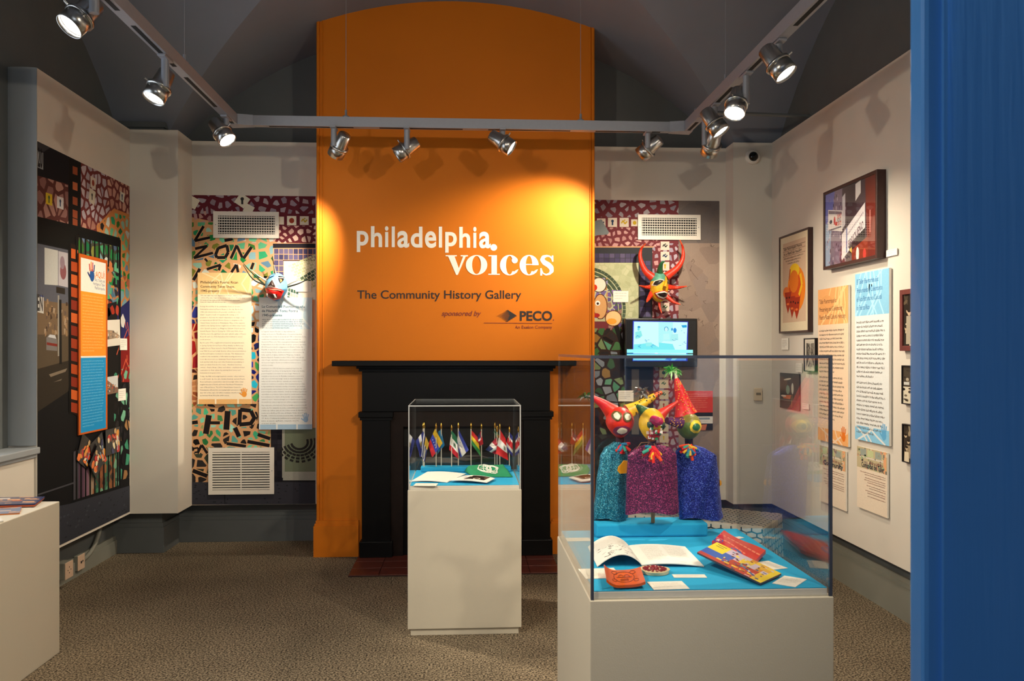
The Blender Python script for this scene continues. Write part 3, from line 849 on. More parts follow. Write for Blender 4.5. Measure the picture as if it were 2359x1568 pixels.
rim = [(0, 0), (BL, 0), (BL, BW), (0, BW)]
def perim(t):
    per = [BL, BW, BL, BW]; tot = sum(per); d = (t % 1) * tot
    for k in range(4):
        if d <= per[k]: break
        d -= per[k]
    p, q = rim[k], rim[(k + 1) % 4]; f_ = d / per[k]
    n_ = [(0, -1), (1, 0), (0, 1), (-1, 0)][k]
    return p[0] + (q[0] - p[0]) * f_, p[1] + (q[1] - p[1]) * f_, n_
def drape(t, q):
    a, b_, n_ = perim(t); w = .007 * (1 + math.sin(t * 210)) * (q ** 1.0) + .002
    return bpt(a + n_[0] * w, b_ + n_[1] * w, BH - (BH - .03) * q)
cl.grid(lambda p, q: drape(p, q), 260, 6)
cl.add([bpt(*r, BH) for r in rim], [(0, 1, 2, 3)])
co = cl.build('cloth', CLOTH, bt, fix=False)
ne = MB()
def nline(p, q, n_, w=.008):
    d = (q - p).normalized(); s_ = d.cross(n_).normalized() * w / 2; o_ = n_ * .004
    ne.add([p - s_ + o_, q - s_ + o_, q + s_ + o_, p + s_ + o_], [(0, 1, 2, 3)])
def hexnet(fn, wa, wb, ha, hb, n_fn):
    """honeycomb lines: cell length ha along a, height hb along b"""
    j = 0; b0 = 0
    while b0 < wb:
        a0 = -(ha * .5) * (j % 2)
        while a0 < wa:
            segs = [((a0, b0), (a0 + ha * .5, b0 + 0)), ]
            p0 = (a0 + ha * .25, b0); p1 = (a0 + ha * .5, b0 + hb * .5); p2 = (a0, b0 + hb * .5); 
            for A_s, B_s in (((a0, b0 + hb * .15), (a0, b0 + hb * .5)), ((a0, b0 + hb * .5), (a0 + ha * .5, b0 + hb * .65)), ((a0 + ha * .5, b0 + hb * .65), (a0 + ha, b0 + hb * .5))):
                ok = all(0 <= x <= wa and 0 <= y <= wb for x, y in (A_s, B_s))
                if ok: nline(fn(*A_s), fn(*B_s), n_fn(*A_s))
            a0 += ha
        b0 += hb * .5; j += 1
hexnet(lambda a, b_: bpt(a, b_, BH), BL, BW, .062, .05, lambda a, b_: Vector((0, 0, 1)))
hexnet(lambda a, b_: drape(a / (2 * (BL + BW)), b_ / (BH - .03)), BL, BH - .04, .062, .06, lambda a, b_: -e2)
hexnet(lambda a, b_: drape(1 - a / (2 * (BL + BW)), b_ / (BH - .03)), BW, BH - .04, .03, .09, lambda a, b_: -e1)
ne.build('net_pattern', mat('black_net', (14, 13, 12), rough=.8, noise=.05), bt, fix=False)['kind'] = 'stuff'

# ================================================================== PRINTED MURALS
def mural(cv, label):
    o = cv.build('mosaic_mural', PRINT)
    return tag(o, label, 'mural')
def emblem(cv, a, b, s, r):
    """little drawing on a white tile"""
    c = r.choice([(40, 60, 90), (60, 90, 60), (150, 60, 40), (190, 160, 40), (50, 50, 50)])
    k = r.randint(0, 3)
    if k == 0: cv.ell(a, b, s * .28, s * .3, c, 10)
    elif k == 1:
        cv.line([(a - s * .32, b + s * .1), (a - s * .12, b - s * .2), (a + s * .08, b + s * .18), (a + s * .32, b - s * .12)], s * .15, c); cv.ell(a + s * .05, b - s * .24, s * .09, s * .09, c, 8)
    elif k == 2:
        cv.ell(a, b - s * .15, s * .16, s * .16, c, 8); cv.line([(a, b - s * .1), (a, b + s * .32)], s * .18, c)
    else: cv.poly([(a, b - s * .34), (a + s * .3, b), (a, b + s * .34), (a - s * .3, b)], c)

# ---------------- left of the chimney
cv = canvas_y(442, 449, 727, 1160, PB); P = cv.px; m1 = 1 / 295.  # about one picture unit in metres
cv.fill((200, 152, 108))
R4 = lambda u0, v0, u1, v1: [P(u0, v0), P(u1, v0), P(u1, v1), P(u0, v1)]
cv.poly([P(442, 449), P(727, 449), P(727, 562), P(640, 558), P(600, 545), P(540, 520), P(442, 500)], (98, 36, 46)); cv.up()
cv.mosaic(R4(442, 447, 727, 492), 21 * m1, [(150, 134, 144), (162, 146, 152), (140, 126, 140), (158, 150, 160)], gap=.24, seed=4, aspect=.85)
cv.mosaic(R4(442, 486, 560, 512), 17 * m1, [(176, 136, 132), (166, 128, 128), (186, 146, 138)], gap=.22, seed=5)
cv.mosaic(R4(560, 520, 727, 560), 15 * m1, [(208, 172, 160), (216, 184, 170), (198, 160, 150)], gap=.24, seed=6)
cv.up()
er = random.Random(5)
for u, v, s, rot in ((558, 462, 26, .6), (573, 482, 20, .5), (672, 508, 21, 0), (701, 508, 20, 0), (645, 508, 18, 0), (725, 508, 12, 0), (444, 466, 24, .5)):
    a, b_ = P(u, v); s *= m1; c_, s_ = math.cos(rot), math.sin(rot)
    cv.poly([(a + (x * c_ - y * s_) * s / 2, b_ + (x * s_ + y * c_) * s / 2) for x, y in ((-1, -1), (1, -1), (1, 1), (-1, 1))], (222, 216, 196), convex=False)
cv.up()
for u, v, s in ((558, 462, 26), (672, 508, 21), (701, 508, 20)): emblem(cv, *P(u, v), s * m1, er)
GREENS = [(38, 132, 70), (70, 160, 110), (96, 176, 136), (140, 186, 170), (196, 206, 200), (56, 112, 48), (120, 124, 50), (120, 160, 170), (86, 120, 146), (44, 146, 100), (30, 110, 70)]
cv.mosaic(R4(442, 512, 632, 640), 20 * m1, GREENS, gap=.2, seed=8, aspect=1.15)
cv.mosaic(R4(442, 636, 470, 706), 17 * m1, GREENS, gap=.18, seed=9)
cv.mosaic(R4(576, 636, 640, 700), 17 * m1, GREENS + [(226, 190, 100), (240, 240, 235)], gap=.18, seed=10)
cv.mosaic(R4(442, 704, 474, 745), 22 * m1, [(36, 44, 120), (52, 60, 140), (30, 34, 96)], gap=.07, seed=11)
cv.mosaic(R4(442, 745, 474, 850), 30 * m1, [(132, 18, 26), (112, 12, 22), (150, 30, 30)], gap=.05, seed=12)
cv.mosaic(R4(442, 850, 474, 935), 15 * m1, [(150, 84, 52), (70, 30, 24), (36, 28, 26), (176, 120, 80)], gap=.14, seed=13)
cv.mosaic(R4(574, 696, 602, 800), 17 * m1, [(28, 40, 150), (20, 26, 80), (236, 240, 244), (18, 18, 22), (170, 210, 226), (210, 200, 180)], gap=.12, seed=14)
cv.mosaic(R4(574, 800, 602, 925), 18 * m1, [(30, 42, 160), (24, 30, 110), (40, 180, 210), (60, 150, 80), (22, 26, 60)], gap=.12, seed=15)
BOT = [(66, 170, 128), (112, 200, 170), (38, 34, 32), (48, 120, 70), (130, 150, 90), (30, 28, 28), (150, 210, 196), (80, 150, 140)]
cv.mosaic(R4(442, 930, 622, 1035), 17 * m1, BOT, gap=.2, seed=16, aspect=1.2)
cv.mosaic(R4(442, 1030, 626, 1112), 18 * m1, [(40, 36, 36), (34, 30, 30), (54, 62, 50), (30, 28, 30), (76, 84, 70)], gap=.15, seed=17, aspect=1.3)
cv.up()
def S1(x, y): return P(420 + x / 4.238, 430 + y / 4.238)
def S2(x, y): return P(420 + x / 3.135, 790 + y / 3.135)
INK = (26, 22, 24); GR = (206, 158, 112)
def stroke(pts, w, sc):
    q = [sc(*p) for p in pts]
    cv.layer += 1; cv.line(q, (w + 3.5) * m1, GR); cv.layer += 1; cv.line(q, w * m1, INK); cv.layer -= 2
stroke([(208, 385), (122, 528)], 6, S1); stroke([(122, 528), (270, 495)], 6, S1)
stroke([(125, 605), (245, 578)], 6, S1); stroke([(235, 585), (118, 690)], 5, S1); stroke([(112, 695), (300, 645)], 6, S1)
stroke([(350, 600), (435, 572), (448, 640), (420, 690), (340, 692), (325, 665), (350, 600)], 7, S1)
stroke([(475, 698), (532, 570)], 6, S1); stroke([(532, 575), (585, 690)], 6, S1); stroke([(598, 700), (676, 588)], 7, S1)
stroke([(240, 805), (375, 762), (355, 815)], 6, S1); stroke([(480, 835), (528, 760), (545, 835)], 6, S1); stroke([(695, 742), (672, 805)], 6, S1); stroke([(172, 800), (108, 912)], 7, S1)
stroke([(412, 525), (492, 510)], 7, S1); stroke([(220, 700), (245, 730)], 5, S1)
stroke([(70, 575), (112, 570)], 8, S2); stroke([(192, 520), (170, 655)], 13, S2); stroke([(200, 575), (272, 575)], 7, S2); stroke([(328, 490), (318, 625)], 13, S2)
stroke([(418, 480), (412, 590)], 9, S2); stroke([(418, 480), (495, 488), (520, 540), (495, 580), (412, 588)], 9, S2); stroke([(380, 610), (410, 675)], 10, S2); stroke([(545, 660), (635, 690)], 8, S2); stroke([(470, 710), (630, 740)], 8, S2)
stroke([(110, 795), (140, 735), (180, 795)], 6, S2); stroke([(85, 760), (115, 755), (115, 785), (88, 790)], 4, S2); stroke([(75, 920), (180, 960)], 9, S2); stroke([(320, 725), (460, 745)], 7, S2)
cv.up(4)
# doorway of small purple tiles
cv.poly(R4(629, 560, 727, 800), (214, 160, 120)); cv.up()
cv.poly(R4(629, 561, 727, 571), (38, 34, 42)); cv.up()
a, b_ = P(631, 572); s = 11 * m1
cv.tiles((a, b_), (s, 0), (0, s * 1.2), 9, 2, [(86, 80, 116), (100, 92, 124), (74, 70, 104)], .06, 21)
cv.tiles((a, b_ + s * 2.4), (s, 0), (0, s * 1.2), 2, 9, [(86, 80, 116), (78, 74, 120), (96, 86, 112)], .06, 22)
cv.up()
cv.poly(R4(654, 600, 727, 690), (236, 226, 206)); cv.poly(R4(652, 599, 727, 601), (60, 34, 30)); cv.up()
a, b_ = P(662, 612); cv.tiles((a, b_), (9 * m1, -4 * m1), (3 * m1, 5 * m1), 9, 12, [(206, 204, 160), (214, 208, 168), (196, 196, 150)], .07, 23, stagger=.5)
cv.up()
a, b_ = P(690, 640); cv.tiles((a, b_), (8 * m1, -5 * m1), (4 * m1, 6 * m1), 5, 3, [(74, 92, 76), (62, 80, 68), (88, 104, 84)], .07, 24, stagger=.5)
a, b_ = P(664, 662); cv.tiles((a, b_), (6 * m1, 2 * m1), (-1 * m1, 9 * m1), 4, 3, [(64, 92, 82), (80, 110, 92), (190, 170, 160)], .09, 25)
cv.up()
# lower right of the mural
cv.poly(R4(624, 985, 727, 1112), (30, 28, 32)); cv.up()
a, b_ = P(626, 988); cv.tiles((a, b_), (12 * m1, 0), (0, 12 * m1), 2, 10, [(34, 32, 40), (28, 26, 34)], .05, 26)
cv.poly(R4(650, 985, 656, 1100), (146, 146, 134)); cv.poly(R4(656, 985, 727, 1100), (104, 112, 92)); cv.up()
fr_ = random.Random(9)
for ring in range(5):
    for k in range(12):
        an = math.radians(-10 + k * 15); rr = (20 + ring * 9)
        a, b_ = P(690 + rr * math.cos(an) * .95, 1018 + rr * math.sin(an) * .8)
        rot = an + math.pi / 2; s = 8.2 * m1; t_ = 5.2 * m1
        cv.poly([(a + x * s / 2 * math.cos(rot) - y * t_ / 2 * math.sin(rot), b_ + x * s / 2 * math.sin(rot) + y * t_ / 2 * math.cos(rot)) for x, y in ((-1, -1), (1, -1), (1, 1), (-1, 1))], (40, 38, 36))
cv.up()
cv.poly(R4(652, 1086, 727, 1106), (150, 150, 140)); cv.up()
cv.poly(R4(442, 1110, 727, 1162), (52, 52, 60)); cv.up()
for k in range(40): cv.ell(*P(fr_.uniform(446, 724), fr_.uniform(1114, 1158)), fr_.uniform(1, 4) * m1, fr_.uniform(.8, 2) * m1, (34, 34, 40), 7)
cv.line([P(518, 1112), P(518, 1160)], 2 * m1, (30, 30, 34))
mural(cv, 'green and maroon mosaic photo mural left of the orange chimney')

# ---------------- right of the chimney
cv = canvas_y(1367, 460, 1657, 1158, PB); P = cv.px
cv.fill((112, 52, 58))
cv.mosaic(R4(1366, 459, 1563, 500), 22 * m1, [(150, 142, 150), (162, 152, 158), (138, 130, 142), (170, 160, 166)], gap=.24, seed=31, aspect=.8)
cv.mosaic(R4(1366, 524, 1520, 568), 14 * m1, [(186, 140, 138), (196, 152, 148), (176, 132, 134)], gap=.24, seed=32)
cv.mosaic(R4(1503, 560, 1563, 736), 17 * m1, [(172, 160, 172), (196, 150, 150), (160, 150, 166)], gap=.2, seed=33, aspect=.8)
cv.mosaic(R4(1495, 845, 1563, 1100), 16 * m1, [(150, 136, 146), (166, 140, 146), (134, 122, 136)], gap=.18, seed=34, aspect=.8)
cv.up()
for u, v, s in ((1385, 513, 20), (1411, 512, 21), (1438, 512, 21), (1462, 513, 16)):
    cv.poly(R4(u - s / 2, v - s / 2, u + s / 2, v + s / 2), (218, 206, 190)); cv.up(); emblem(cv, *P(u, v), s * m1, er); cv.layer -= 1
for k in range(9):
    v = 556 + 23.5 * k if k < 7 else 0
    if v: 
        cv.poly(R4(1522, v, 1542, v + 20), (214, 200, 184)); cv.up(); emblem(cv, *P(1532, v + 10), 17 * m1, er); cv.layer -= 1
for k in range(9):
    v = 848 + 25 * k
    cv.poly(R4(1519, v, 1540, v + 21), (190, 176, 150)); cv.up(); emblem(cv, *P(1529, v + 10), 15 * m1, er); cv.layer -= 1
cv.up()
cv.poly(R4(1367, 567, 1506, 570), (196, 150, 112)); cv.poly(R4(1367, 570, 1503, 738), (56, 58, 62)); cv.up()
a, b_ = P(1367, 583); cv.tiles((a, b_), (12.5 * m1, 0), (0, 11 * m1), 8, 2, [(78, 72, 104), (92, 84, 112), (70, 64, 92)], .05, 35)
a, b_ = P(1474, 600); cv.tiles((a, b_), (13 * m1, 0), (0, 12 * m1), 2, 11, [(70, 66, 100), (84, 78, 112), (60, 56, 82)], .05, 36)
cv.poly(R4(1367, 605, 1471, 740), (176, 182, 144)); cv.up()
cv.mosaic(R4(1367, 606, 1470, 735), 12 * m1, [(182, 188, 150), (170, 176, 138), (190, 194, 158)], gap=.04, seed=37, var=5)
cv.up()
ox, oy = P(1350, 712)
for ring in range(3):
    for k in range(22):
        an = math.radians(-92 + k * 5.6); rr = (72 + ring * 9) * m1
        a, b_ = ox + rr * math.cos(an), oy + rr * math.sin(an) * 1.06
        if a < 0: continue
        rot = an + math.pi / 2; s, t_ = 8.6 * m1, 7.2 * m1
        d = fr_.uniform(-10, 10)
        cv.poly([(a + x * s / 2 * math.cos(rot) - y * t_ / 2 * math.sin(rot), b_ + x * s / 2 * math.sin(rot) + y * t_ / 2 * math.cos(rot)) for x, y in ((-1, -1), (1, -1), (1, 1), (-1, 1))], (70 + d, 86 + d, 68 + d))
cv.up()
cv.mosaic(R4(1367, 640, 1400, 735), 13 * m1, [(110, 96, 150), (150, 150, 190), (120, 60, 90), (180, 130, 80)], gap=.1, seed=38)
cv.mosaic(R4(1400, 668, 1432, 760), 13 * m1, [(120, 100, 160), (150, 120, 110), (96, 80, 130)], gap=.1, seed=39)
cv.up()
for u, v, ru, rv, c0, c1_ in ((1380, 656, 18, 18, (70, 50, 40), (226, 222, 206)), (1383, 706, 17, 30, (90, 50, 30), (206, 160, 106)), (1413, 733, 20, 19, (110, 60, 30), (226, 196, 140))):
    cv.ell(*P(u, v), ru * m1, rv * m1, c0, 18); cv.up(); cv.ell(*P(u, v), (ru - 2) * m1, (rv - 2) * m1, c1_, 18); cv.up()
for u, v, ru, rv, c in ((1370, 662, 6, 7, (200, 50, 30)), (1377, 698, 6, 6, (240, 236, 230)), (1377, 699, 3, 3, (60, 40, 30)), (1374, 726, 8, 5, (160, 40, 40)), (1409, 740, 12, 7, (232, 160, 60))):
    cv.ell(*P(u, v), ru * m1, rv * m1, c, 12); cv.up()
# lower part: dark rubble, door and wall
cv.poly(R4(1367, 760, 1505, 1110), (52, 40, 36)); cv.up()
cv.mosaic(R4(1367, 756, 1440, 1000), 20 * m1, [(70, 110, 70), (110, 130, 90), (40, 34, 34), (90, 150, 120), (140, 110, 60), (34, 30, 32), (130, 140, 150), (60, 90, 60)], gap=.1, seed=41, jit=.46)
cv.mosaic(R4(1367, 1000, 1450, 1110), 18 * m1, [(36, 34, 34), (28, 28, 30), (60, 62, 54)], gap=.12, seed=42)
cv.up()
cv.poly(R4(1434, 735, 1505, 850), (34, 32, 34)); cv.poly(R4(1440, 850, 1500, 1110), (40, 38, 42)); cv.poly(R4(1455, 850, 1472, 1000), (104, 100, 94)); cv.up()
cv.poly([P(1414, 752), P(1424, 748), P(1440, 800), P(1440, 830)], (28, 26, 26)); cv.up()
cv.poly(R4(1563, 460, 1657, 1112), (138, 122, 114)); cv.up()
cv.mosaic(R4(1563, 460, 1657, 560), 30 * m1, [(106, 98, 96), (112, 102, 98)], gap=0.0, seed=43, var=3)
cv.mosaic(R4(1563, 560, 1657, 1112), 34 * m1, [(140, 122, 112), (134, 118, 110), (146, 128, 116)], gap=0.0, seed=44, var=4)
cv.up()
for k in range(16):
    u, v = fr_.uniform(1568, 1650), fr_.uniform(560, 760); pts = [P(u, v)]
    for q in range(4): u += fr_.uniform(-6, 6); v += fr_.uniform(-7, 7); pts.append(P(u, v))
    cv.line(pts, .8 * m1, (88, 72, 66))
cv.poly(R4(1367, 1105, 1657, 1160), (50, 50, 56))
cv.up(); cv.poly([P(1367, 510), P(1385, 505), P(1403, 535), P(1400, 540), P(1375, 542), P(1367, 545)], (128, 140, 142))
mural(cv, 'maroon and grey mosaic photo mural right of the orange chimney behind the television')

# ---------------- left wall: shop front photograph
cv = canvas_left(4.952, 6.28, 2.70, .328, PL); P = cv.px
cv.fill((20, 20, 22))
Q = lambda *pts: [P(*p) for p in pts]
cv.mosaic(Q((185, 372), (298, 420), (298, 560), (185, 548)), .075, [(176, 140, 134), (188, 152, 144), (160, 124, 124), (196, 176, 172)], gap=.0, seed=51); cv.up()
cv.poly(Q((185, 366), (298, 424), (298, 600), (185, 540)), (110, 50, 48)); cv.up()
cv.mosaic(Q((185, 368), (298, 426), (298, 600), (185, 540)), .066, lambda a, b_, r: r.choice([(188, 176, 184), (176, 166, 176)]) if a < .95 and b_ < .35 else r.choice([(190, 142, 124), (200, 154, 134), (178, 130, 116)]), gap=.16, seed=52)
cv.up()
cv.poly(Q((222, 520), (262, 480), (298, 494), (298, 800), (240, 700)), (196, 128, 72)); cv.up()
cv.mosaic(Q((226, 520), (262, 490), (298, 500), (298, 690), (240, 640)), .072, GREENS + [(40, 34, 34)], gap=.17, seed=53)
cv.up()
for u, v, w, h, c in ((112, 458, 15, 30, (206, 178, 40)), (139, 467, 15, 30, (212, 208, 200)), (214, 425, 12, 30, (206, 196, 180)), (212, 455, 14, 30, (204, 196, 176)), (281, 452, 10, 24, (214, 214, 204))):
    pass
cv.poly(Q((85, 400), (157, 425), (157, 520), (85, 500)), (92, 50, 46)); cv.up()
cv.mosaic(Q((85, 402), (157, 427), (157, 516), (85, 498)), .09, [(160, 118, 108), (170, 128, 116), (148, 108, 102)], gap=.14, seed=54)
cv.up()
for pts, c in ((Q((105, 443), (120, 448), (120, 474), (105, 469)), (204, 178, 44)), (Q((131, 451), (146, 456), (146, 483), (131, 478)), (206, 204, 204)),
               (Q((208, 405), (221, 412), (220, 438), (208, 430)), (208, 196, 180)), (Q((206, 432), (220, 442), (217, 474), (204, 462)), (206, 198, 178)), (Q((277, 440), (287, 446), (285, 468), (275, 460)), (208, 206, 190))):
    cv.poly(pts, c); cv.up()
    a = sum(p[0] for p in pts) / 4; b_ = sum(p[1] for p in pts) / 4; emblem(cv, a, b_, .07, er); cv.layer -= 1
cv.up(2)
# beams and post
cv.poly(Q((85, 322), (185, 372), (185, 415), (160, 425), (85, 404)), (26, 26, 30)); cv.poly(Q((158, 356), (186, 371), (186, 560), (158, 540)), (24, 22, 22)); cv.up()
cv.poly(Q((85, 325), (115, 340), (100, 350), (85, 342)), (60, 60, 64))
for v in (382, 418, 452, 482, 502): cv.poly(Q((167, v), (178, v + 4), (178, v + 22), (167, v + 18)), (150, 76, 46) if v != 418 else (196, 110, 70))
cv.poly(Q((85, 346), (99, 352), (99, 391), (85, 385)), (150, 154, 158)); cv.up()
a0, b0 = P(85.5, 385); a1, b1 = P(98, 388)
cv.text('20', a0 + .005, b0 - .01, .15, (30, 30, 34), bold=.03, res=4, fitw=(a1 - a0) * .85)
cv.poly(Q((85, 498), (185, 522), (276, 548), (276, 560), (185, 548), (185, 580), (85, 556)), (16, 16, 16)); cv.up()
# street seen through the glass
cv.poly(Q((84, 560), (158, 576), (158, 700), (84, 690)), (86, 88, 98)); cv.poly(Q((84, 690), (158, 700), (158, 772), (84, 770)), (112, 92, 70)); cv.poly(Q((84, 770), (158, 772), (158, 830), (84, 850)), (84, 72, 56)); cv.poly(Q((84, 850), (158, 830), (158, 900), (84, 950)), (48, 42, 34)); cv.up()
cv.poly(Q((102, 570), (133, 577), (133, 657), (102, 655)), (186, 188, 184)); cv.poly(Q((134, 578), (156, 583), (156, 662), (134, 657)), (176, 172, 178)); cv.up()
cv.ell(*P(145, 625), .04, .05, (130, 80, 84)); cv.ell(*P(143, 605), .03, .04, (140, 120, 130))
cv.poly(Q((83, 680), (100, 685), (100, 722), (83, 718)), (196, 196, 190)); cv.poly(Q((83, 676), (100, 681), (100, 685), (83, 680)), (70, 80, 130)); cv.up()
a0, b0 = P(84.5, 714); a1, _ = P(98.5, 715)
cv.text('EN', a0, b0, .13, (60, 56, 56), bold=.03, res=3, fitw=(a1 - a0) * .92)
for k in range(40):
    u, v = fr_.uniform(101, 156), fr_.uniform(688, 765)
    cv.poly(Q((u, v), (u + fr_.uniform(2, 5), v + 1), (u + fr_.uniform(2, 5), v + fr_.uniform(6, 16)), (u, v + fr_.uniform(6, 14))), fr_.choice([(140, 112, 80), (70, 54, 42), (160, 140, 116), (96, 80, 70), (150, 120, 90)]))
cv.up()
cv.poly(Q((106, 778), (112, 770), (126, 771), (131, 784), (131, 808), (106, 806)), (116, 112, 110)); cv.up()
cv.poly(Q((110, 776), (114, 770), (126, 772), (129, 780)), (190, 192, 194)); cv.poly(Q((107, 788), (131, 792), (131, 798), (107, 794)), (120, 44, 34)); cv.up()
cv.poly(Q((112, 862), (154, 848), (150, 856), (116, 868)), (120, 108, 92)); cv.poly(Q((122, 880), (142, 872), (140, 876)), (110, 100, 88))
cv.line(Q((134, 680), (134, 820)), .018, (150, 146, 136)); cv.line(Q((138, 690), (139, 838)), .03, (26, 24, 22)); cv.up()
cv.poly(Q((129, 660), (149, 664), (149, 678), (129, 674)), (44, 38, 32)); cv.up()
cv.poly(Q((156, 560), (163, 562), (165, 955), (158, 950)), (14, 14, 14)); cv.up()
# brick jamb
cv.poly(Q((162, 560), (180, 566), (180, 960), (163, 950)), (34, 22, 18)); cv.up()
for k in range(13):
    v = 572 + 29.5 * k
    cv.poly(Q((163, v), (179, v + 4), (179, v + 26), (163, v + 22)), fr_.choice([(170, 70, 30), (196, 92, 40), (150, 56, 28), (130, 44, 26)]))
cv.up()
# gate over the mosaic, upper bay
cv.poly(Q((180, 540), (275, 566), (275, 640), (180, 610)), (70, 70, 58)); cv.up()
cv.mosaic(Q((180, 540), (275, 566), (275, 720), (180, 640)), .08, GREENS + [(190, 110, 60), (60, 60, 110), (90, 110, 140)], gap=.1, seed=55); cv.up()
cv.mosaic(Q((246, 620), (298, 640), (298, 720), (246, 710)), .08, [(70, 110, 130), (110, 150, 160), (160, 90, 60), (36, 34, 40), (180, 110, 70)], gap=.12, seed=56)
cv.mosaic(Q((246, 690), (298, 720), (298, 760), (246, 730)), .07, [(200, 120, 60), (220, 150, 70), (170, 60, 40)], gap=.08, seed=57)
cv.poly(Q((262, 720), (298, 690), (298, 800), (262, 800)), (38, 40, 92)); cv.poly(Q((262, 800), (298, 770), (298, 880), (262, 880)), (120, 26, 24)); cv.poly(Q((245, 700), (268, 694), (272, 800), (245, 800)), (24, 22, 24)); cv.up()
for k in range(10): 
    u, v = fr_.uniform(274, 296), fr_.uniform(710, 870); cv.line(Q((u, v), (u + fr_.uniform(-12, 12), v + fr_.uniform(10, 40))), .01, (200, 90, 60))
cv.poly(Q((240, 800), (275, 800), (275, 1060), (240, 1060)), (22, 20, 20)); cv.up()
cv.mosaic(Q((262, 860), (298, 840), (298, 1100), (262, 1110)), .085, [(66, 140, 110), (150, 110, 70), (40, 36, 36), (100, 160, 130), (34, 30, 34), (30, 30, 32)], gap=.22, seed=58); cv.up()
cv.poly(Q((276, 735), (282, 722), (288, 738), (284, 755), (279, 752)), (214, 210, 204)); cv.up()
# lower bay
for k, c in enumerate([(86, 84, 92), (100, 70, 90), (150, 110, 130), (196, 168, 140), (60, 110, 84), (150, 90, 60), (70, 130, 100), (170, 110, 70), (60, 110, 90)]):
    u = 168 + k * 12; cv.poly(Q((u, 1040), (u + 12, 1036), (u + 12, 1150 - k * 4), (u, 1156 - k * 4)), tuple(x * .8 for x in c))
cv.up()
cv.mosaic(Q((212, 1040), (276, 1030), (276, 1125), (212, 1140)), .07, [(66, 120, 90), (150, 96, 60), (60, 50, 44), (100, 150, 120)], gap=.2, seed=59); cv.up()
for k in range(10):
    u = 175 + k * 10.5; cv.line(Q((u, 545 + k * 2.6), (u, 600 + k * 2)), .022, (16, 15, 16)); cv.line(Q((u, 1030), (u, 1158 - k * 4)), .024, (18, 17, 18))
cv.line(Q((275, 552), (275, 1130)), .035, (14, 14, 15)); cv.line(Q((180, 538), (275, 562)), .045, (14, 14, 15)); cv.line(Q((165, 1160), (275, 1124)), .04, (18, 18, 20)); cv.up()
# pavement
cv.poly(Q((83, 1290), (83, 1175), (160, 1160), (298, 1118), (298, 1190)), (50, 52, 60)); cv.up()
for k in range(60):
    a = fr_.uniform(.1, 1.3); cv.ell(a, fr_.uniform(2.2, 2.36), fr_.uniform(.006, .02), fr_.uniform(.004, .008), fr_.choice([(36, 38, 44), (62, 64, 72)]), 7)
cv.line(Q((84, 1140), (168, 1112)), .01, (70, 70, 76))
mural(cv, 'dark shop front photo mural with gate and mosaic on the window-side wall')

# ================================================================== TEXT PANELS AND CARDS
def panel(name, cv, thick, label, cat, edge_m=PAPER, pm=PRINT, group=None, lift=0.005):
    """cv lies on the wall plane; the board stands `thick` proud of it"""
    O0 = cv.O.copy(); cv.O = cv.O + cv.N * (thick + lift)
    base = O0 + cv.U * cv.w / 2 + cv.V * cv.h
    t = thing(name, base, label, cat, group)
    backed(cv, thick).build('board', edge_m, t)
    cv.build('print', pm, t)
    return t
def web(cv, a0, b0, a1, b1, c, n, seed, wd=.006):
    """pale net of lines in a printed band"""
    r = random.Random(seed)
    for k in range(n):
        p = (r.uniform(a0, a1), b0); q = (r.uniform(a0, a1), b1); m_ = ((p[0] + q[0]) / 2 + r.uniform(-.06, .06), (b0 + b1) / 2)
        for A_s, B_s in ((p, m_), (m_, q)):
            A2 = (min(max(A_s[0], a0), a1), A_s[1]); B2 = (min(max(B_s[0], a0), a1), B_s[1])
            cv.line([A2, B2], wd, c)
def hand(cv, a, b_, s, c):
    """little printed hand"""
    cols_ = c if isinstance(c, list) else [c]
    cv.ell(a, b_, .26 * s, .3 * s, cols_[0], 12)
    for k, (dx_, l) in enumerate(((-.22, .34), (-.08, .46), (.06, .44), (.2, .34))):
        cv.line([(a + dx_ * s, b_ - .2 * s), (a + dx_ * s * 1.35, b_ - .2 * s - l * s)], .1 * s, cols_[(k + 1) % len(cols_)])
    cv.line([(a - .2 * s, b_ + .1 * s), (a - .48 * s, b_ - .12 * s)], .11 * s, cols_[-1])

# left back, English
cv = canvas_y(457, 628, 580, 930, PB); w, h = cv.w, cv.h
cv.fill((238, 224, 196)); cv.rect(0, 0, w, h * .165, (232, 196, 138)); cv.up()
web(cv, 0, 0, w, h * .165, (240, 214, 168), 7, 2, .01)
cv.rect(.02 * w, h * .962, w * .32, h, (226, 178, 116)); cv.rect(.35 * w, h * .962, w * .74, h, (226, 178, 116)); cv.rect(.77 * w, h * .962, w, h, (226, 178, 116)); cv.up()
TB = (48, 34, 26)
for k, (t_, fw) in enumerate((("Philadelphia's Puerto Rican", .70), ('Community Takes Shape,', .64), ('1945-present', .335))): cv.text(t_, .05 * w, h * (.082 + .0325 * k), .0262, TB, bold=.012, fitw=fw * w)
cv.para(['"We saw signs that read "Apartment for Rent - Whites Only."', '...A lot of the time I was on the street. I was 16 or 17 at the time."'], .05 * w, h * .178, h * .018, .0118, TB, fitw=.85 * w)
cv.words(.05 * w, h * .207, .8 * w, h * .0135, 2, (110, 86, 62))
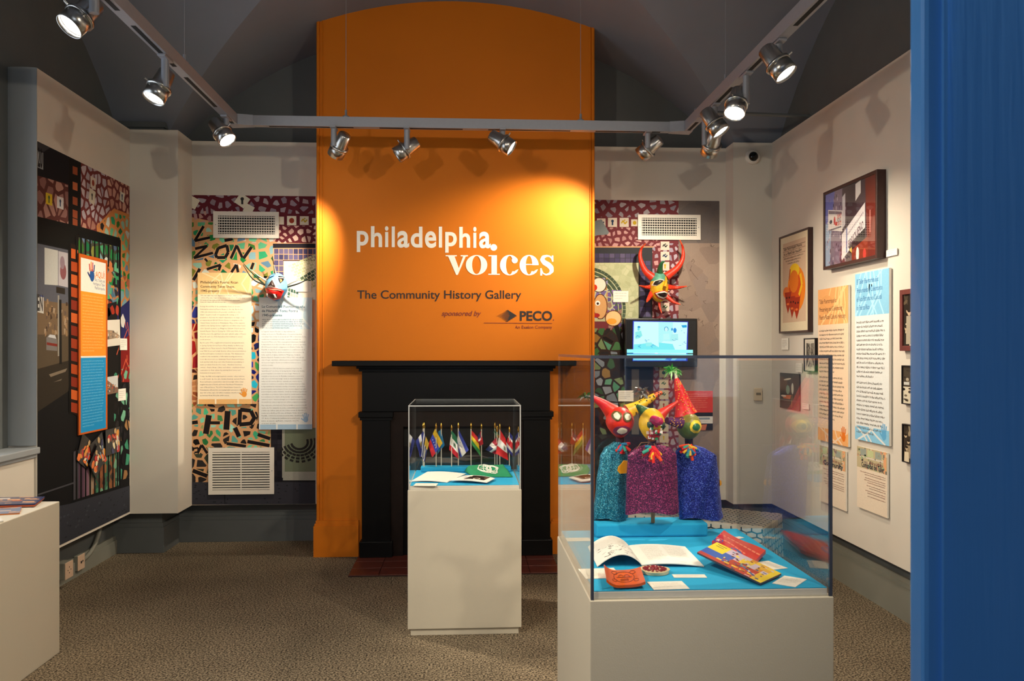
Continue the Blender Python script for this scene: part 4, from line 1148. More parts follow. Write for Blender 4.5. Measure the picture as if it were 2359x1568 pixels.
cv.para(['During World War II, the availability of jobs in Greater', 'Philadelphia attracted Puerto Ricans to the city. By the late', '1940s, the deterioration of economic conditions on the', 'island - in part a result of Operation Bootstrap, a US', "program to decrease the island's dependence on single crops -", 'prompted about 450,000 Puerto Ricans to emigrate to the', 'United States, hundreds to Philadelphia. Many of the migrants', 'settled in the Spring Garden neighborhood, where they found', 'other Spanish speakers, La Milagrosa Catholic Church and the', 'Spanish Baptist Church. During the 1950s and 1960s, these', 'churches were the spiritual home and cultural center of Puerto', 'Rican life and one of the few places for residents to access', 'social services.', .25,
         'By the early 1970s, neighborhood tensions and gentrification', 'in Spring Garden forced Puerto Rican families to find a new', 'neighborhood. Many moved to North Philadelphia, settling', 'near Fifth Street and Lehigh Avenue, where de-industrialization', 'had forced longtime residents to relocate. This displacement', 'resulted in the availability of affordable housing and stores.', 'Soon, the area took on a distinctive Puerto Rican and Latino', 'look and feel with shops and other businesses specializing in', 'Latino products from food to music.  Residents and shop', 'owners - Puerto Rican, Cuban, and others - emphasized their', 'connection to their culture by painting their homes and', 'businesses in tropical colors.', .25,
         'Today, the Fifth and Lehigh business corridor, often referred', 'to as El Centro de Oro (the Golden District), anchors Puerto', 'Rican and Latino communities that increasingly define many', 'neighborhoods in North and lower Northeast Philadelphia', 'east of Broad Street. The 2010 United States Census for', 'Philadelphia reflected the increasing Latino presence, revealing', "that 12% of the city's 1.5 million residents identified as Latino -", 'an increase from 9% in the 2000 census.'], .045 * w, h * .262, h * .0208, .0128, (74, 58, 42), fitw=.86 * w)
cv.up(); hand(cv, .87 * w, h * .925, .075, (226, 150, 60))
panel('information_board', cv, .012, 'tall cream and orange English text panel on the green mosaic mural', 'text panel')

# left back, Spanish
cv = canvas_y(598, 685, 720, 988, PB); w, h = cv.w, cv.h
cv.fill((222, 226, 224)); cv.rect(.25 * w, 0, w, h * .24, (190, 214, 226)); cv.up(); cv.rect(0, 0, .35 * w, h * .12, (222, 226, 224))
web(cv, .35 * w, 0, w, h * .24, (216, 228, 232), 7, 3, .012)
cv.rect(.02 * w, h * .962, w * .32, h, (160, 190, 214)); cv.rect(.35 * w, h * .962, w * .7, h, (160, 190, 214)); cv.rect(.73 * w, h * .962, w, h, (160, 190, 214)); cv.up()
TBL = (24, 70, 96)
for k, (t_, fw) in enumerate((('La Comunidad Puertorriqueña', .81), ('de Filadelfia Toma Forma', .68), ('1945-presente', .37))): cv.text(t_, .05 * w, h * (.078 + .0325 * k), .0262, TBL, bold=.012, fitw=fw * w)
cv.words(.06 * w, h * .165, .84 * w, h * .0155, 5, (70, 96, 110))
cv.para(['La Segunda Guerra Mundial y la disponibilidad de', 'trabajo en la zona de Filadelfia atrajo a los puertorriqueños', 'a la ciudad. Para el final de la década del 1940, el deterioro de las', 'condiciones económicas en la isla - en parte, resultado de', 'Operación Manos a la Obra, un programa federal para disminuir', 'la dependencia de la isla en la caña de azúcar - provocó que unos', '450,000 puertorriqueños emigraran a los Estados Unidos. En', 'Filadelfia, la mayoría de estos inmigrantes se establecieron en el', 'área de Spring Garden, donde encontraron a otros vecinos de', 'habla española, la Iglesia Católica La Milagrosa, y la Iglesia', 'Bautista Española. Durante los años 1950 y 1960, estas iglesias', 'eran el hogar espiritual y cultural para los puertorriqueños y uno', 'de los pocos lugares donde los residentes tenían acceso a', 'servicios sociales.', .25,
         'A principios de 1970, las tensiones raciales y el proceso de', '"gentrificación" en el área de Spring Garden obligó a las familias', 'puertorriqueñas a encontrar un nuevo hogar. Muchos se', 'trasladaron más al norte de Filadelfia, asentándose cerca de la', 'calle Cinco y la Avenida Lehigh, donde la desindustrialización', 'había cerrado muchas fábricas causando que muchos de los', 'anteriores residentes se mudaran. Este desplazamiento produjo', 'la disponibilidad de viviendas y tiendas comerciales, que muchos', 'puertorriqueños aprovecharon. Pronto, la zona adquirió un estilo', 'puertorriqueño y latino distintivo, donde las tiendas y negocios se', 'especializan en productos latinos desde la comida hasta la música.', 'Los residentes y los dueños de las tiendas - puertorriqueños,', 'cubanos y otros - hicieron hincapié en su relación con su cultura,', 'decorando sus casas y negocios con colores y aspectos tropicales.', .25,
         'Hoy, esta zona comercial en la Cinco y Lehigh se conoce como El', 'Centro de Oro, sirviendo de ancla a comunidades puertorriqueñas', 'y latinas que definen cada vez más el área noreste de Filadelfia, y', 'al este de la calle Broad. El censo de Estados Unidos del 2010 para', 'Filadelfia, confirma la creciente presencia latina, identificando a', '12% de los 1.5 millones de residentes de la ciudad como', 'latinos: un aumento significativo, comparado con el 9%', 'en el censo del 2000.'], .045 * w, h * .262, h * .0196, .0122, (84, 88, 84), fitw=.86 * w)
cv.up(); hand(cv, .88 * w, h * .925, .075, (150, 184, 214))
panel('information_board', cv, .012, 'tall white and pale blue Spanish text panel below the blue horned mask', 'text panel')

def card(label, cv, lines=5, thick=.004, c=(240, 236, 224), group=None, ink=(150, 146, 138), name='label_card'):
    cv.fill(c); cv.words(cv.w * .1, cv.h * .18, cv.w * .78, cv.h * .68 / max(lines, 1), lines, ink, h=cv.h * .045)
    return panel(name, cv, thick, label, 'label', group=group)
card('blank looking white label card beside the right horn of the blue mask', canvas_y(681, 647, 718, 672, PB), 2, ink=(226, 222, 210))
card('white label card level with the chin of the red horned mask', canvas_y(1412, 670, 1447, 696, PB), 3)
card('white label card below the television on the rubble mosaic', canvas_y(1424, 899, 1459, 924, PB), 4)

# red panel below the television
cv = canvas_y(1575, 900, 1641, 990, PB); w, h = cv.w, cv.h
cv.fill((206, 58, 42)); cv.words(.1 * w, h * .07, .75 * w, h * .055, 8, (232, 150, 130), h=h * .018)
cv.rect(0, h * .55, w, h * .65, (34, 30, 32)); cv.rect(0, h * .65, w, h * .83, (214, 210, 204)); cv.rect(0, h * .83, w, h, (40, 32, 34)); cv.up()
cv.rect(.35 * w, h * .68, .9 * w, h * .73, (130, 140, 150)); cv.words(.2 * w, h * .76, .7 * w, h * .03, 2, (150, 150, 150)); cv.poly([(.55 * w, h), (.6 * w, h * .86), (.8 * w, h * .85), (.75 * w, h)], (190, 110, 80))
panel('sponsor_board', cv, .006, 'small red, black and white sponsor panel on the grey part of the mural', 'text panel')

# ---------------- banner and photographs on the window-side wall
def lrect(u0, v0, u1, v1, X=PL):
    """left wall rectangle from its near top and far bottom corners"""
    A = on_x(u0, v0, X); B = on_x(u1, v1, X)
    return canvas_left(A.y, B.y, A.z, B.z, X)
cv = lrect(177, 583, 243, 988); w, h = cv.w, cv.h
ew = .06 * w
cv.fill((196, 92, 26)); cv.rect(ew, h * .02, w - ew, h * .205, (232, 228, 216)); cv.rect(ew, h * .205, w - ew, h * .565, (242, 152, 44)); cv.rect(ew, h * .565, w - ew, h * .575, (236, 232, 220)); cv.rect(ew, h * .575, w - ew, h * .99, (28, 146, 208)); cv.up()
hand(cv, w * .44, h * .108, .135, [(36, 84, 150), (200, 60, 40), (226, 140, 40), (190, 50, 60), (46, 60, 110)])
cv.text('¡AQUÍ!', w * .9, h * .113, .058, (226, 120, 40), bold=.01, align='R', res=3, fitw=w * .36)
for k, t_ in enumerate(('Art, Youth and', 'Heritage at Taller', 'Puertorriqueño')): cv.text(t_, w * .9, h * (.137 + .0225 * k), .03, (70, 96, 130), align='R', fitw=w * (.36, .42, .36)[k])
cv.words(.12 * w, h * .222, .76 * w, h * .0172, 19, (250, 204, 130), h=h * .006, last=.5)
cv.words(.12 * w, h * .59, .76 * w, h * .0165, 23, (134, 206, 238), h=h * .0055, last=.5)
panel('text_banner', cv, .008, 'long orange and blue banner with white heading and hand logo on the shop front mural', 'banner', edge_m=mat('orange_edge', (170, 78, 26), rough=.6, noise=.05))

def photo(label, cv, draw, thick=.004, rot=0.0, name='photograph', edge=PAPER, pm=GLOSS, group=None, lift=0.005):
    """a print standing on the wall; rot turns it in its plane"""
    c = cv.O + cv.U * cv.w / 2 + cv.V * cv.h / 2
    if rot:
        q = Matrix.Rotation(rot, 3, cv.N); cv.U = q @ cv.U; cv.V = q @ cv.V
        cv.O = c - cv.U * cv.w / 2 - cv.V * cv.h / 2
    draw(cv, random.Random(hash(label) % 1000 if False else len(label) * 7 + 3))
    return panel(name, cv, thick, label, 'photograph', edge, pm, group, lift)
def street_view(cv, r):
    w, h = cv.w, cv.h; cv.fill((226, 220, 206)); 
    cv.poly([(.06 * w, .36 * h), (.5 * w, .4 * h), (.95 * w, .62 * h), (.95 * w, .7 * h), (.06 * w, .74 * h)], (150, 128, 104)); cv.up()
    for k in range(22): a, b_ = r.uniform(.06, .85) * w, r.uniform(.4, .66) * h; cv.rect(a, b_, a + r.uniform(.02, .09) * w, b_ + r.uniform(.03, .1) * h, r.choice([(196, 150, 110), (96, 80, 70), (214, 200, 180), (120, 110, 90)]))
def row_houses(cv, r):
    w, h = cv.w, cv.h; cv.fill((208, 210, 210)); cv.poly([(0, .05 * h), (.75 * w, .6 * h), (w, .7 * h), (w, h), (0, h)], (120, 84, 64)); cv.up()
    for k in range(26): a, b_ = r.uniform(0, .8) * w, r.uniform(.3, .9) * h; cv.rect(a, max(b_, a / w * .75 * h), a + r.uniform(.04, .12) * w, b_ + r.uniform(.05, .14) * h, r.choice([(186, 60, 34), (206, 120, 60), (70, 50, 44), (210, 196, 180), (60, 60, 66)]))
photo('tilted white bordered street photograph beside the orange part of the banner', lrect(238, 735, 273, 797), street_view, .006, .06)
photo('small photograph of row houses beside the blue part of the banner', lrect(239, 868, 268, 905), row_houses, .006, .04)
card('small white label card beside the tilted street photograph', lrect(274, 779, 290, 806), 4)
card('small white label card beside the photograph of row houses', lrect(270, 896, 287, 921), 4)
def festival(seed):
    def d(cv, r):
        r = random.Random(seed); w, h = cv.w, cv.h; cv.fill((26, 22, 24))
        for k in range(16):
            a, b_ = r.uniform(.1, .9) * w, r.uniform(.25, .9) * h
            cv.ell(a, b_, r.uniform(.05, .16) * w, r.uniform(.05, .2) * h, r.choice([(206, 70, 34), (226, 150, 60), (226, 210, 170), (190, 40, 36), (120, 60, 40), (50, 50, 90), (236, 120, 50)]), 8, r.uniform(0, 3)); cv.up()
        cv.line([(.85 * w, .4 * h), (.8 * w, .9 * h)], .04 * w, (150, 190, 206)); cv.ell(.65 * w, .12 * h, .09 * w, .11 * h, (196, 160, 110), 8)
    return d
for k, (q0, q1, rot, lab, th_) in enumerate((((178, 1010), (206, 1068), -.5, 'photograph of costumed dancers leaning left below the blue banner', .004), ((206, 1010), (236, 1075), .35, 'photograph of a red dancer in the middle of the fanned cluster', .010), ((236, 990), (269, 1040), .02, 'upright photograph of an orange costumed figure against dark sky', .016), ((200, 1040), (228, 1082), .75, 'lowest photograph of the fanned cluster, turned on its corner', .022))):
    photo(lab, lrect(*q0, *q1), festival(60 + k), .003, rot, group=None, lift=th_ + .003, edge=mat('photo_edge', (40, 38, 38), rough=.5, noise=.05))

# ================================================================== RIGHT WALL
def rrect(u0, v0, u1, v1, X=PR, at_right=False):
    """right wall: far top corner (u0,v0) and near edge u1; v1 = bottom at the far edge"""
    A = on_x(u0, v0, X); B = on_x(u0, v1, X); Cc = on_x(u1, v0, X)
    return canvas_right(A.y, Cc.y, A.z, B.z, X)
FRW = mat('dark_walnut_frame', (58, 28, 24), rough=.4, noise=.2, nscale=25)
FRR = mat('maroon_frame', (104, 44, 40), rough=.45, noise=.15, nscale=25)
FRB = mat('black_frame', (24, 18, 22), rough=.4, noise=.1)
GLZ = bpy.data.materials.new('picture_glass'); GLZ.use_nodes = True
nt = GLZ.node_tree; N = nt.nodes; L = nt.links; N.remove(N['Principled BSDF'])
tr = N.new('ShaderNodeBsdfTransparent'); gg = N.new('ShaderNodeBsdfGlossy'); gg.inputs['Roughness'].default_value = .02; ms = N.new('ShaderNodeMixShader'); fr = N.new('ShaderNodeFresnel'); ge = N.new('ShaderNodeNewGeometry'); io = N.new('ShaderNodeMix'); io.inputs[2].default_value = 1.35; io.inputs[3].default_value = 1 / 1.35; L.new(ge.outputs['Backfacing'], io.inputs[0]); L.new(io.outputs[0], fr.inputs[0])
L.new(fr.outputs[0], ms.inputs[0]); L.new(tr.outputs[0], ms.inputs[1]); L.new(gg.outputs[0], ms.inputs[2]); L.new(ms.outputs[0], N['Material Output'].inputs[0])
def framed(label, cv, depth, bw, fm_, draw, glass=False, mat_w=0.0, mat_c=(222, 208, 176)):
    """picture in a four-sided frame hung on the right wall"""
    X0 = cv.O.x + depth                       # wall plane
    t = thing('framed_picture', (X0, cv.O.y - cv.w / 2, cv.O.z - cv.h), label, 'picture')
    y1, y0, z1, z0 = cv.O.y, cv.O.y - cv.w, cv.O.z, cv.O.z - cv.h; xf = cv.O.x
    for lo, hi in (((y0, z0), (y0 + bw, z1)), ((y1 - bw, z0), (y1, z1)), ((y0 + bw, z1 - bw), (y1 - bw, z1)), ((y0 + bw, z0), (y1 - bw, z0 + bw))):
        MB().box((xf, lo[0], lo[1]), (X0 - .0005, hi[0], hi[1]), bev=.002).build('frame_rail', fm_, t)
    inner = Canvas((xf + .008, y1 - bw, z1 - bw), (0, -1, 0), (0, 0, -1), (-1, 0, 0), cv.w - 2 * bw, cv.h - 2 * bw)
    if mat_w:
        inner.fill(mat_c)
        sub = Canvas(inner.O + inner.U * mat_w + inner.V * mat_w * 1.0, inner.U, inner.V, inner.N, inner.w - 2 * mat_w, inner.h - 2.4 * mat_w)
        draw(sub)
        for vs, fs, c_, lay in sub.items: inner.raw([(a + mat_w, b_ + mat_w) for a, b_ in vs], fs, c_, lay + 1)
    else: draw(inner)
    MB().box((xf + .0085, y0 + bw, z0 + bw), (X0 - .001, y1 - bw, z1 - bw)).build('backing', PAPER, t)
    inner.build('picture_print', PRINT, t)
    if glass: MB().box((xf + .003, y0 + bw, z0 + bw), (xf + .0045, y1 - bw, z1 - bw)).build('glazing', GLZ, t)
    return t
def masks_poster(cv):
    w, h = cv.w, cv.h; cv.fill((206, 178, 150)); ink = (60, 44, 40)
    cv.rect(.02 * w, .055 * h, .98 * w, .06 * h, ink); cv.rect(.02 * w, .105 * h, .98 * w, .109 * h, ink); cv.rect(.02 * w, .165 * h, .98 * w, .169 * h, ink)
    cv.text('Taller Puertorriqueño Presenta', .04 * w, .092 * h, .03, ink, bold=.02, fitw=.8 * w)
    cv.words(.06 * w, .118 * h, .84 * w, .05 * h, 1, ink, h=.026 * h)
    for k in range(3): cv.words((.06 + .08 * k) * w, (.185 + .035 * k) * h, (.88 - .16 * k) * w, .03 * h, 1, ink, h=.014 * h)
    cv.up()
    cv.ell(.6 * w, .6 * h, .38 * w, .28 * h, (232, 130, 30), 22, .15); cv.up(); cv.ell(.55 * w, .6 * h, .27 * w, .2 * h, (206, 80, 24), 18, .1); cv.ell(.52 * w, .37 * h, .22 * w, .09 * h, (238, 196, 40), 14); cv.up()
    cv.ell(.5 * w, .5 * h, .2 * w, .14 * h, (226, 120, 30), 14); cv.line([(.78 * w, .42 * h), (.84 * w, .56 * h), (.72 * w, .68 * h)], .07 * w, (240, 190, 40)); cv.ell(.16 * w, .62 * h, .14 * w, .07 * h, (226, 116, 50), 12); cv.line([(.34 * w, .34 * h), (.3 * w, .46 * h), (.4 * w, .54 * h)], .05 * w, (190, 90, 40)); cv.up()
    for a, b_, s in ((.24, .72, .15), (.42, .78, .14), (.62, .8, .15)):
        cv.poly([((a - s) * w, (b_ - .1) * h), ((a + s) * w, (b_ - .1) * h), ((a + s * .6) * w, (b_ + .08) * h), (a * w, (b_ + .17) * h), ((a - s * .6) * w, (b_ + .06) * h)], (164, 52, 26)); cv.up()
        cv.ell((a - .05) * w, (b_ - .03) * h, .03 * w, .014 * h, (60, 24, 20), 8); cv.ell((a + .06) * w, (b_ - .03) * h, .03 * w, .014 * h, (60, 24, 20), 8); cv.ell(a * w, (b_ + .05) * h, .06 * w, .015 * h, (226, 110, 50), 8); cv.layer -= 1
    cv.up(2)
def street_signs(cv):
    w, h = cv.w, cv.h; cv.fill((74, 58, 66)); P_ = lambda a, b_: (a * w, b_ * h)
    cv.poly([P_(0, 0), P_(.22, 0), P_(.2, .35), P_(.1, 1), P_(0, 1)], (104, 108, 176)); cv.poly([P_(0, .4), P_(.14, .45), P_(.1, 1), P_(0, 1)], (150, 172, 200)); cv.up()
    cv.poly([P_(.2, 0), P_(.36, 0), P_(.32, 1), P_(.1, 1), P_(.12, .6)], (128, 112, 130)); cv.poly([P_(.45, 0), P_(.66, 0), P_(.62, .7), P_(.45, 1)], (66, 52, 58)); cv.poly([P_(.8, 0), P_(1, 0), P_(1, 1), P_(.84, 1)], (112, 40, 28)); cv.up()
    r = random.Random(2)
    for k in range(90): a, b_ = r.uniform(.02, .42), r.uniform(.05, .98); cv.rect(a * w, b_ * h, (a + .015) * w, (b_ + r.uniform(.02, .06)) * h, r.choice([(196, 186, 196), (60, 50, 60), (150, 130, 150), (90, 70, 90), (110, 90, 120)]))
    cv.up(); cv.poly([P_(.36, .12), P_(.42, .08), P_(.42, .5), P_(.36, .55)], (196, 190, 196)); cv.poly([P_(.62, .02), P_(.72, .0), P_(.72, .16), P_(.62, .24)], (222, 218, 216))
    cv.up(); cv.poly([P_(.06, .22), P_(.36, .3), P_(.36, .58), P_(.06, .5)], (222, 216, 212)); cv.up()
    cv.poly([P_(.07, .235), P_(.35, .31), P_(.35, .35), P_(.07, .28)], (120, 110, 120)); cv.ell(.12 * w, .4 * h, .03 * w, .03 * h, (40, 40, 60), 9); cv.ell(.2 * w, .4 * h, .02 * w, .06 * h, (190, 40, 36), 9); cv.ell(.235 * w, .45 * h, .025 * w, .03 * h, (200, 60, 50), 9)
    for k, (t_, c_) in enumerate((('GRAPHICS', (190, 60, 50)), ('VIDEO', (90, 80, 96)), ('CRAFTS', (190, 60, 50)))): cv.text(t_, .25 * w, (.385 + .05 * k) * h, .035, c_, bold=.02, fitw=.09 * w)
    cv.rect(.08 * w, .5 * h, .34 * w, .52 * h, (110, 100, 110)); cv.up()
    cv.poly([P_(.35, .62), P_(.8, .3), P_(.8, .62), P_(.35, .97)], (218, 212, 214)); cv.poly([P_(.44, .56), P_(.46, .545), P_(.46, .87), P_(.44, .885)], (70, 80, 140)); cv.up()
    vs, fs = text_mesh('ERRIQUEÑO', .03, 2)
    x1 = max(v[0] for v in vs)
    cv.raw([(((.48 + .29 * (v[0] / x1)) * w), ((.83 - .215 * (v[0] / x1)) - v[1] * .14) * h) for v in vs], fs, (90, 70, 84))
    for k in range(14): a = .47 + k * .022; cv.rect(a * w, (.62 - (a - .47) * .72) * h, (a + .013) * w, (.65 - (a - .47) * .72) * h, (140, 130, 140))
    cv.poly([P_(.5, .78), P_(.8, .62), P_(.8, .8), P_(.5, .95)], (34, 26, 28)); cv.poly([P_(.55, .86), P_(.85, .74), P_(.85, 1), P_(.55, 1)], (126, 46, 22)); cv.up(); cv.ell(.66 * w, .93 * h, .03 * w, .09 * h, (226, 212, 206), 9); cv.ell(.79 * w, .95 * h, .03 * w, .07 * h, (190, 60, 50), 9); cv.poly([P_(.5, .85), P_(.55, .82), P_(.55, .9)], (206, 170, 60)); cv.rect(.88 * w, .42 * h, .9 * w, .7 * h, (190, 120, 110))
def group_photo(seed, n, tone=(150, 128, 100), dark=(42, 34, 28), pale=(214, 200, 172)):
    def d(cv):
        r = random.Random(seed); w, h = cv.w, cv.h; cv.fill(dark)
        for k in range(30): cv.ell(r.uniform(0, 1) * w, r.uniform(0, .35) * h, r.uniform(.03, .12) * w, r.uniform(.02, .07) * h, r.choice([tone, (96, 80, 62), dark, (70, 60, 48)]), 8, r.uniform(0, 3))
        cv.up()
        for row in range(3):
            for k in range(n):
                a = (k + .5 + .3 * (row % 2)) / n + r.uniform(-.03, .03); b_ = .3 + row * .17 + r.uniform(-.03, .03); s = .055
                body = r.choice([pale, (60, 50, 42), (190, 176, 150), (44, 38, 32), (150, 134, 108)])
                cv.poly([((a - s * 1.2) * w, (b_ + .45) * h), ((a - s) * w, (b_ + .1) * h), ((a + s) * w, (b_ + .1) * h), ((a + s * 1.2) * w, (b_ + .45) * h)], body); cv.up()
                cv.ell(a * w, b_ * h, s * .62 * w, .055 * h, (196, 172, 140), 10); cv.ell(a * w, (b_ - .03) * h, s * .64 * w, .034 * h, (40, 32, 26), 10); cv.up()
        if seed == 71:
            for a, b_, c_ in ((.16, .42, (170, 160, 140)), (.32, .4, (206, 190, 160)), (.45, .52, (222, 206, 176))):
                cv.poly([((a - .08) * w, .97 * h), ((a - .07) * w, b_ * h), ((a + .07) * w, b_ * h), ((a + .07) * w, .97 * h)], c_); cv.up(); cv.ell(a * w, (b_ - .06) * h, .045 * w, .06 * h, (200, 176, 146), 10); cv.ell(a * w, (b_ - .1) * h, .046 * w, .035 * h, (46, 36, 30), 10); cv.up()
    return d
def alley(cv):
    w, h = cv.w, cv.h; cv.fill((206, 198, 176)); P_ = lambda a, b_: (a * w, b_ * h)
    cv.rect(0, 0, .5 * w, .55 * h, (70, 62, 52)); cv.poly([P_(.28, 0), P_(.5, 0), P_(.48, .55), P_(.36, .7), P_(.28, .55)], (26, 24, 22)); cv.poly([P_(.5, 0), P_(1, 0), P_(1, 1), P_(.75, .8), P_(.6, .4)], (214, 206, 184)); cv.up()
    r = random.Random(8)
    for k in range(40): cv.ell(r.uniform(0, .5) * w, r.uniform(.1, .95) * h, r.uniform(.02, .06) * w, r.uniform(.02, .05) * h, r.choice([(110, 100, 84), (60, 54, 46), (170, 160, 140), (40, 36, 32)]), 7)
    cv.ell(.5 * w, .55 * h, .1 * w, .1 * h, (40, 34, 30), 10); cv.line([P_(.44, .6), P_(.43, .8)], .06 * w, (52, 46, 40)); cv.line([P_(.55, .6), P_(.56, .82)], .06 * w, (60, 52, 46)); cv.rect(.02 * w, .42 * h, .16 * w, .5 * h, (196, 196, 190))
def bw_street(cv):
    w, h = cv.w, cv.h; cv.fill((196, 190, 176)); P_ = lambda a, b_: (a * w, b_ * h)
    cv.poly([P_(.08, .08), P_(.45, .1), P_(.5, .5), P_(.08, .95)], (96, 92, 84)); cv.poly([P_(.55, .1), P_(.92, .08), P_(.92, .95), P_(.5, .5)], (120, 114, 104)); cv.poly([P_(.45, .45), P_(.55, .45), P_(.75, .95), P_(.25, .95)], (170, 164, 150)); cv.up()
    r = random.Random(4)
    for k in range(40): cv.ell(r.uniform(.1, .9) * w, r.uniform(.1, .9) * h, r.uniform(.02, .05) * w, r.uniform(.03, .07) * h, r.choice([(50, 48, 44), (150, 144, 132), (80, 76, 70)]), 7)
def shop_photo(cv, r=None):
    w, h = cv.w, cv.h; cv.fill((46, 32, 22)); cv.rect(0, 0, w, .12 * h, (34, 26, 20)); cv.poly([(0, .1 * h), (.4 * w, .15 * h), (.4 * w, .5 * h), (0, .5 * h)], (96, 56, 26)); cv.up()
    cv.ell(.4 * w, .17 * h, .2 * w, .025 * h, (226, 216, 190), 10, -.1); cv.ell(.66 * w, .42 * h, .06 * w, .16 * h, (206, 206, 190), 10); cv.ell(.42 * w, .46 * h, .1 * w, .13 * h, (120, 150, 130), 10); cv.poly([(.1 * w, .64 * h), (.6 * w, .6 * h), (.55 * w, .72 * h), (.2 * w, .72 * h)], (206, 104, 36)); cv.ell(.2 * w, .65 * h, .14 * w, .03 * h, (226, 206, 190), 10); cv.rect(0, .75 * h, w, h, (26, 20, 18)); cv.line([(.64 * w, .6 * h), (.62 * w, .95 * h)], .03 * w, (150, 120, 70))

D1, D2, D3 = .035, .055, .03
framed('dark walnut framed poster of orange carnival masks with cream mat', rrect(1794, 547, 1862, 768, PR - D1), D1, .014, FRW, masks_poster, mat_w=.045)
framed('large dark framed colour photograph of street signs hung highest on the right wall', rrect(1896, 444, 2020, 622, PR - D2), D2, .02, FRW, street_signs, glass=True)
framed('small black framed photograph of a narrow street beside the orange text panel', rrect(1851, 779, 1877, 855, PR - D3), D3, .006, FRB, bw_street, mat_w=.012, mat_c=(214, 208, 192))
framed('maroon framed group photograph of a large family beside the blue door', rrect(2072, 668, 2185, 808, PR - .03), .03, .028, FRR, group_photo(71, 6))
framed('thin black framed photograph of children beside a sunlit wall', rrect(2076, 841, 2175, 930, PR - .025), .025, .006, FRB, alley)
framed('thin black framed photograph of a group of young men outdoors', rrect(2077, 975, 2175, 1063, PR - .025), .025, .006, FRB, group_photo(72, 6, (150, 136, 110), (54, 46, 38)))
cvp = rrect(1800, 858, 1845, 938); 
photo('dark colour photograph of people at a lit counter', cvp, lambda c_, r: shop_photo(c_), .006, edge=FRB)
card('small label card below the poster of carnival masks', rrect(1803, 779, 1818, 805), 5)
card('small label card beside the dark counter photograph', rrect(1850, 928, 1866, 941), 2)
card('small label card beside the narrow street photograph', rrect(1836, 836, 1850, 857), 3)
card('small label card to the right of the large street sign photograph', rrect(2045, 577, 2070, 592), 2)
card('label card under the photograph of children beside a sunlit wall', rrect(2120, 946, 2170, 975), 4)
card('label card under the photograph of a group of young men', rrect(2117, 1091, 2165, 1118), 4)

def right_text(u0, v0, u1, v1, head, fillc, bodyc, ink, title, body, lab, handc, titlew):
    cv = rrect(u0, v0, u1, v1); w, h = cv.w, cv.h; r = random.Random(u0)
    cv.fill(fillc); cv.rect(0, 0, w, h * head, bodyc); cv.up(); web(cv, 0, 0, w, h * head, tuple(min(255, x + 34) for x in bodyc), 9, u0, .012)
    cv.ell(.3 * w, h * head * .45, .22 * w, .14 * w, tuple(max(0, x - 6) for x in bodyc)); 
    foot = tuple(x * .5 + y * .5 for x, y in zip(fillc, bodyc))
    cv.rect(0, h * .915, w, h, bodyc); cv.up(); web(cv, 0, h * .915, w, h, fillc, 4, u0 + 3, .012); cv.up()
    n = len(title); lh = .052
    for k, t_ in enumerate(title): cv.text(t_, .05 * w, h * head - .035 - (n - 1 - k) * lh, .043, ink, bold=0.0, fitw=titlew[k] * w)
    y = h * head + .045
    for para_ in body:
        if isinstance(para_, list): y = cv.para(para_, .05 * w, y, .0268, .0185, (70, 66, 60), fitw=.85 * w) + .012
        else: cv.words(.05 * w, y - .012, .85 * w, .0268, para_, (110, 104, 96), h=.0095, r=r); y += para_ * .0268 + .012
    cv.up(); hand(cv, .86 * w, h * .945, .1, handc)
    panel('information_board', cv, .014, lab, 'text panel')
right_text(1891, 668, 1961, 1012, .235, (236, 208, 178), (236, 172, 108), (84, 46, 40), ['Taller Puertorriqueño:', 'Preserving and Celebrating', 'Puerto Rican Cultural Heritage'], [11, 11], 'tall cream and orange text panel on the right wall beside the narrow street photograph', (226, 120, 40), [.58, .76, .86])
right_text(1977, 632, 2056, 1010, .255, (222, 226, 224), (136, 196, 228), (30, 84, 156), ['El Taller Puertorriqueño:', 'Preservando y Celebrando', 'el Rico Patrimonio Cultural', 'de Puerto Rico'], [13, 12], 'tall white and sky blue Spanish text panel on the right wall', (96, 168, 214), [.66, .76, .74, .39])
def board(u0, v0, u1, v1, lab, title, blocks):
    cv = rrect(u0, v0, u1, v1); w, h = cv.w, cv.h; r = random.Random(u0)
    cv.fill((228, 212, 190)); hb = h * .34
    cv.rect(0, 0, w, hb, (190, 176, 140)); cv.up()
    for k in range(60): a, b_ = r.uniform(0, .95) * w, r.uniform(0, .95) * hb; cv.rect(a, b_, min(w, a + r.uniform(.02, .06) * w), min(hb, b_ + r.uniform(.05, .2) * hb), r.choice([(150, 150, 120), (206, 150, 120), (120, 120, 110), (214, 200, 170), (160, 180, 140), (130, 110, 110)]))
    for a in (.12, .36, .62): cv.rect(a * w, .08 * hb, (a + .2) * w, .4 * hb, r.choice([(176, 190, 140), (150, 160, 150), (190, 200, 150)]))
    cv.rect(.88 * w, 0, .97 * w, hb, (226, 166, 120)); cv.rect(.1 * w, .43 * hb, .88 * w, .5 * hb, (214, 206, 190)); cv.up()
    cv.words(.42 * w, hb * .6, .48 * w, .1 * hb, 1, (120, 40, 50), h=.09 * hb, r=r)
    for k, (t_, c_) in enumerate(zip(title, ((120, 40, 50), (40, 40, 56)))):
        if t_: cv.text(t_, .9 * w, hb * (.72 + .22 * k), .042, c_, bold=.03, align='R', fitw=w * (.5, .74)[k])
    y = hb + .05 * h
    for nl, fr_w in blocks:
        cv.words(.94 * w - fr_w * w, y, fr_w * w, .034 * h, nl, (140, 84, 70), h=.013 * h, align='R', last=.8, r=r); y += (nl + .45) * .034 * h
    panel('information_board', cv, .01, lab, 'text panel')
board(1893, 1024, 1954, 1152, 'small cream board under the tall orange text panel', ['', 'Community'], [(2, .84), (2, .8), (1, .8), (3, .78)])
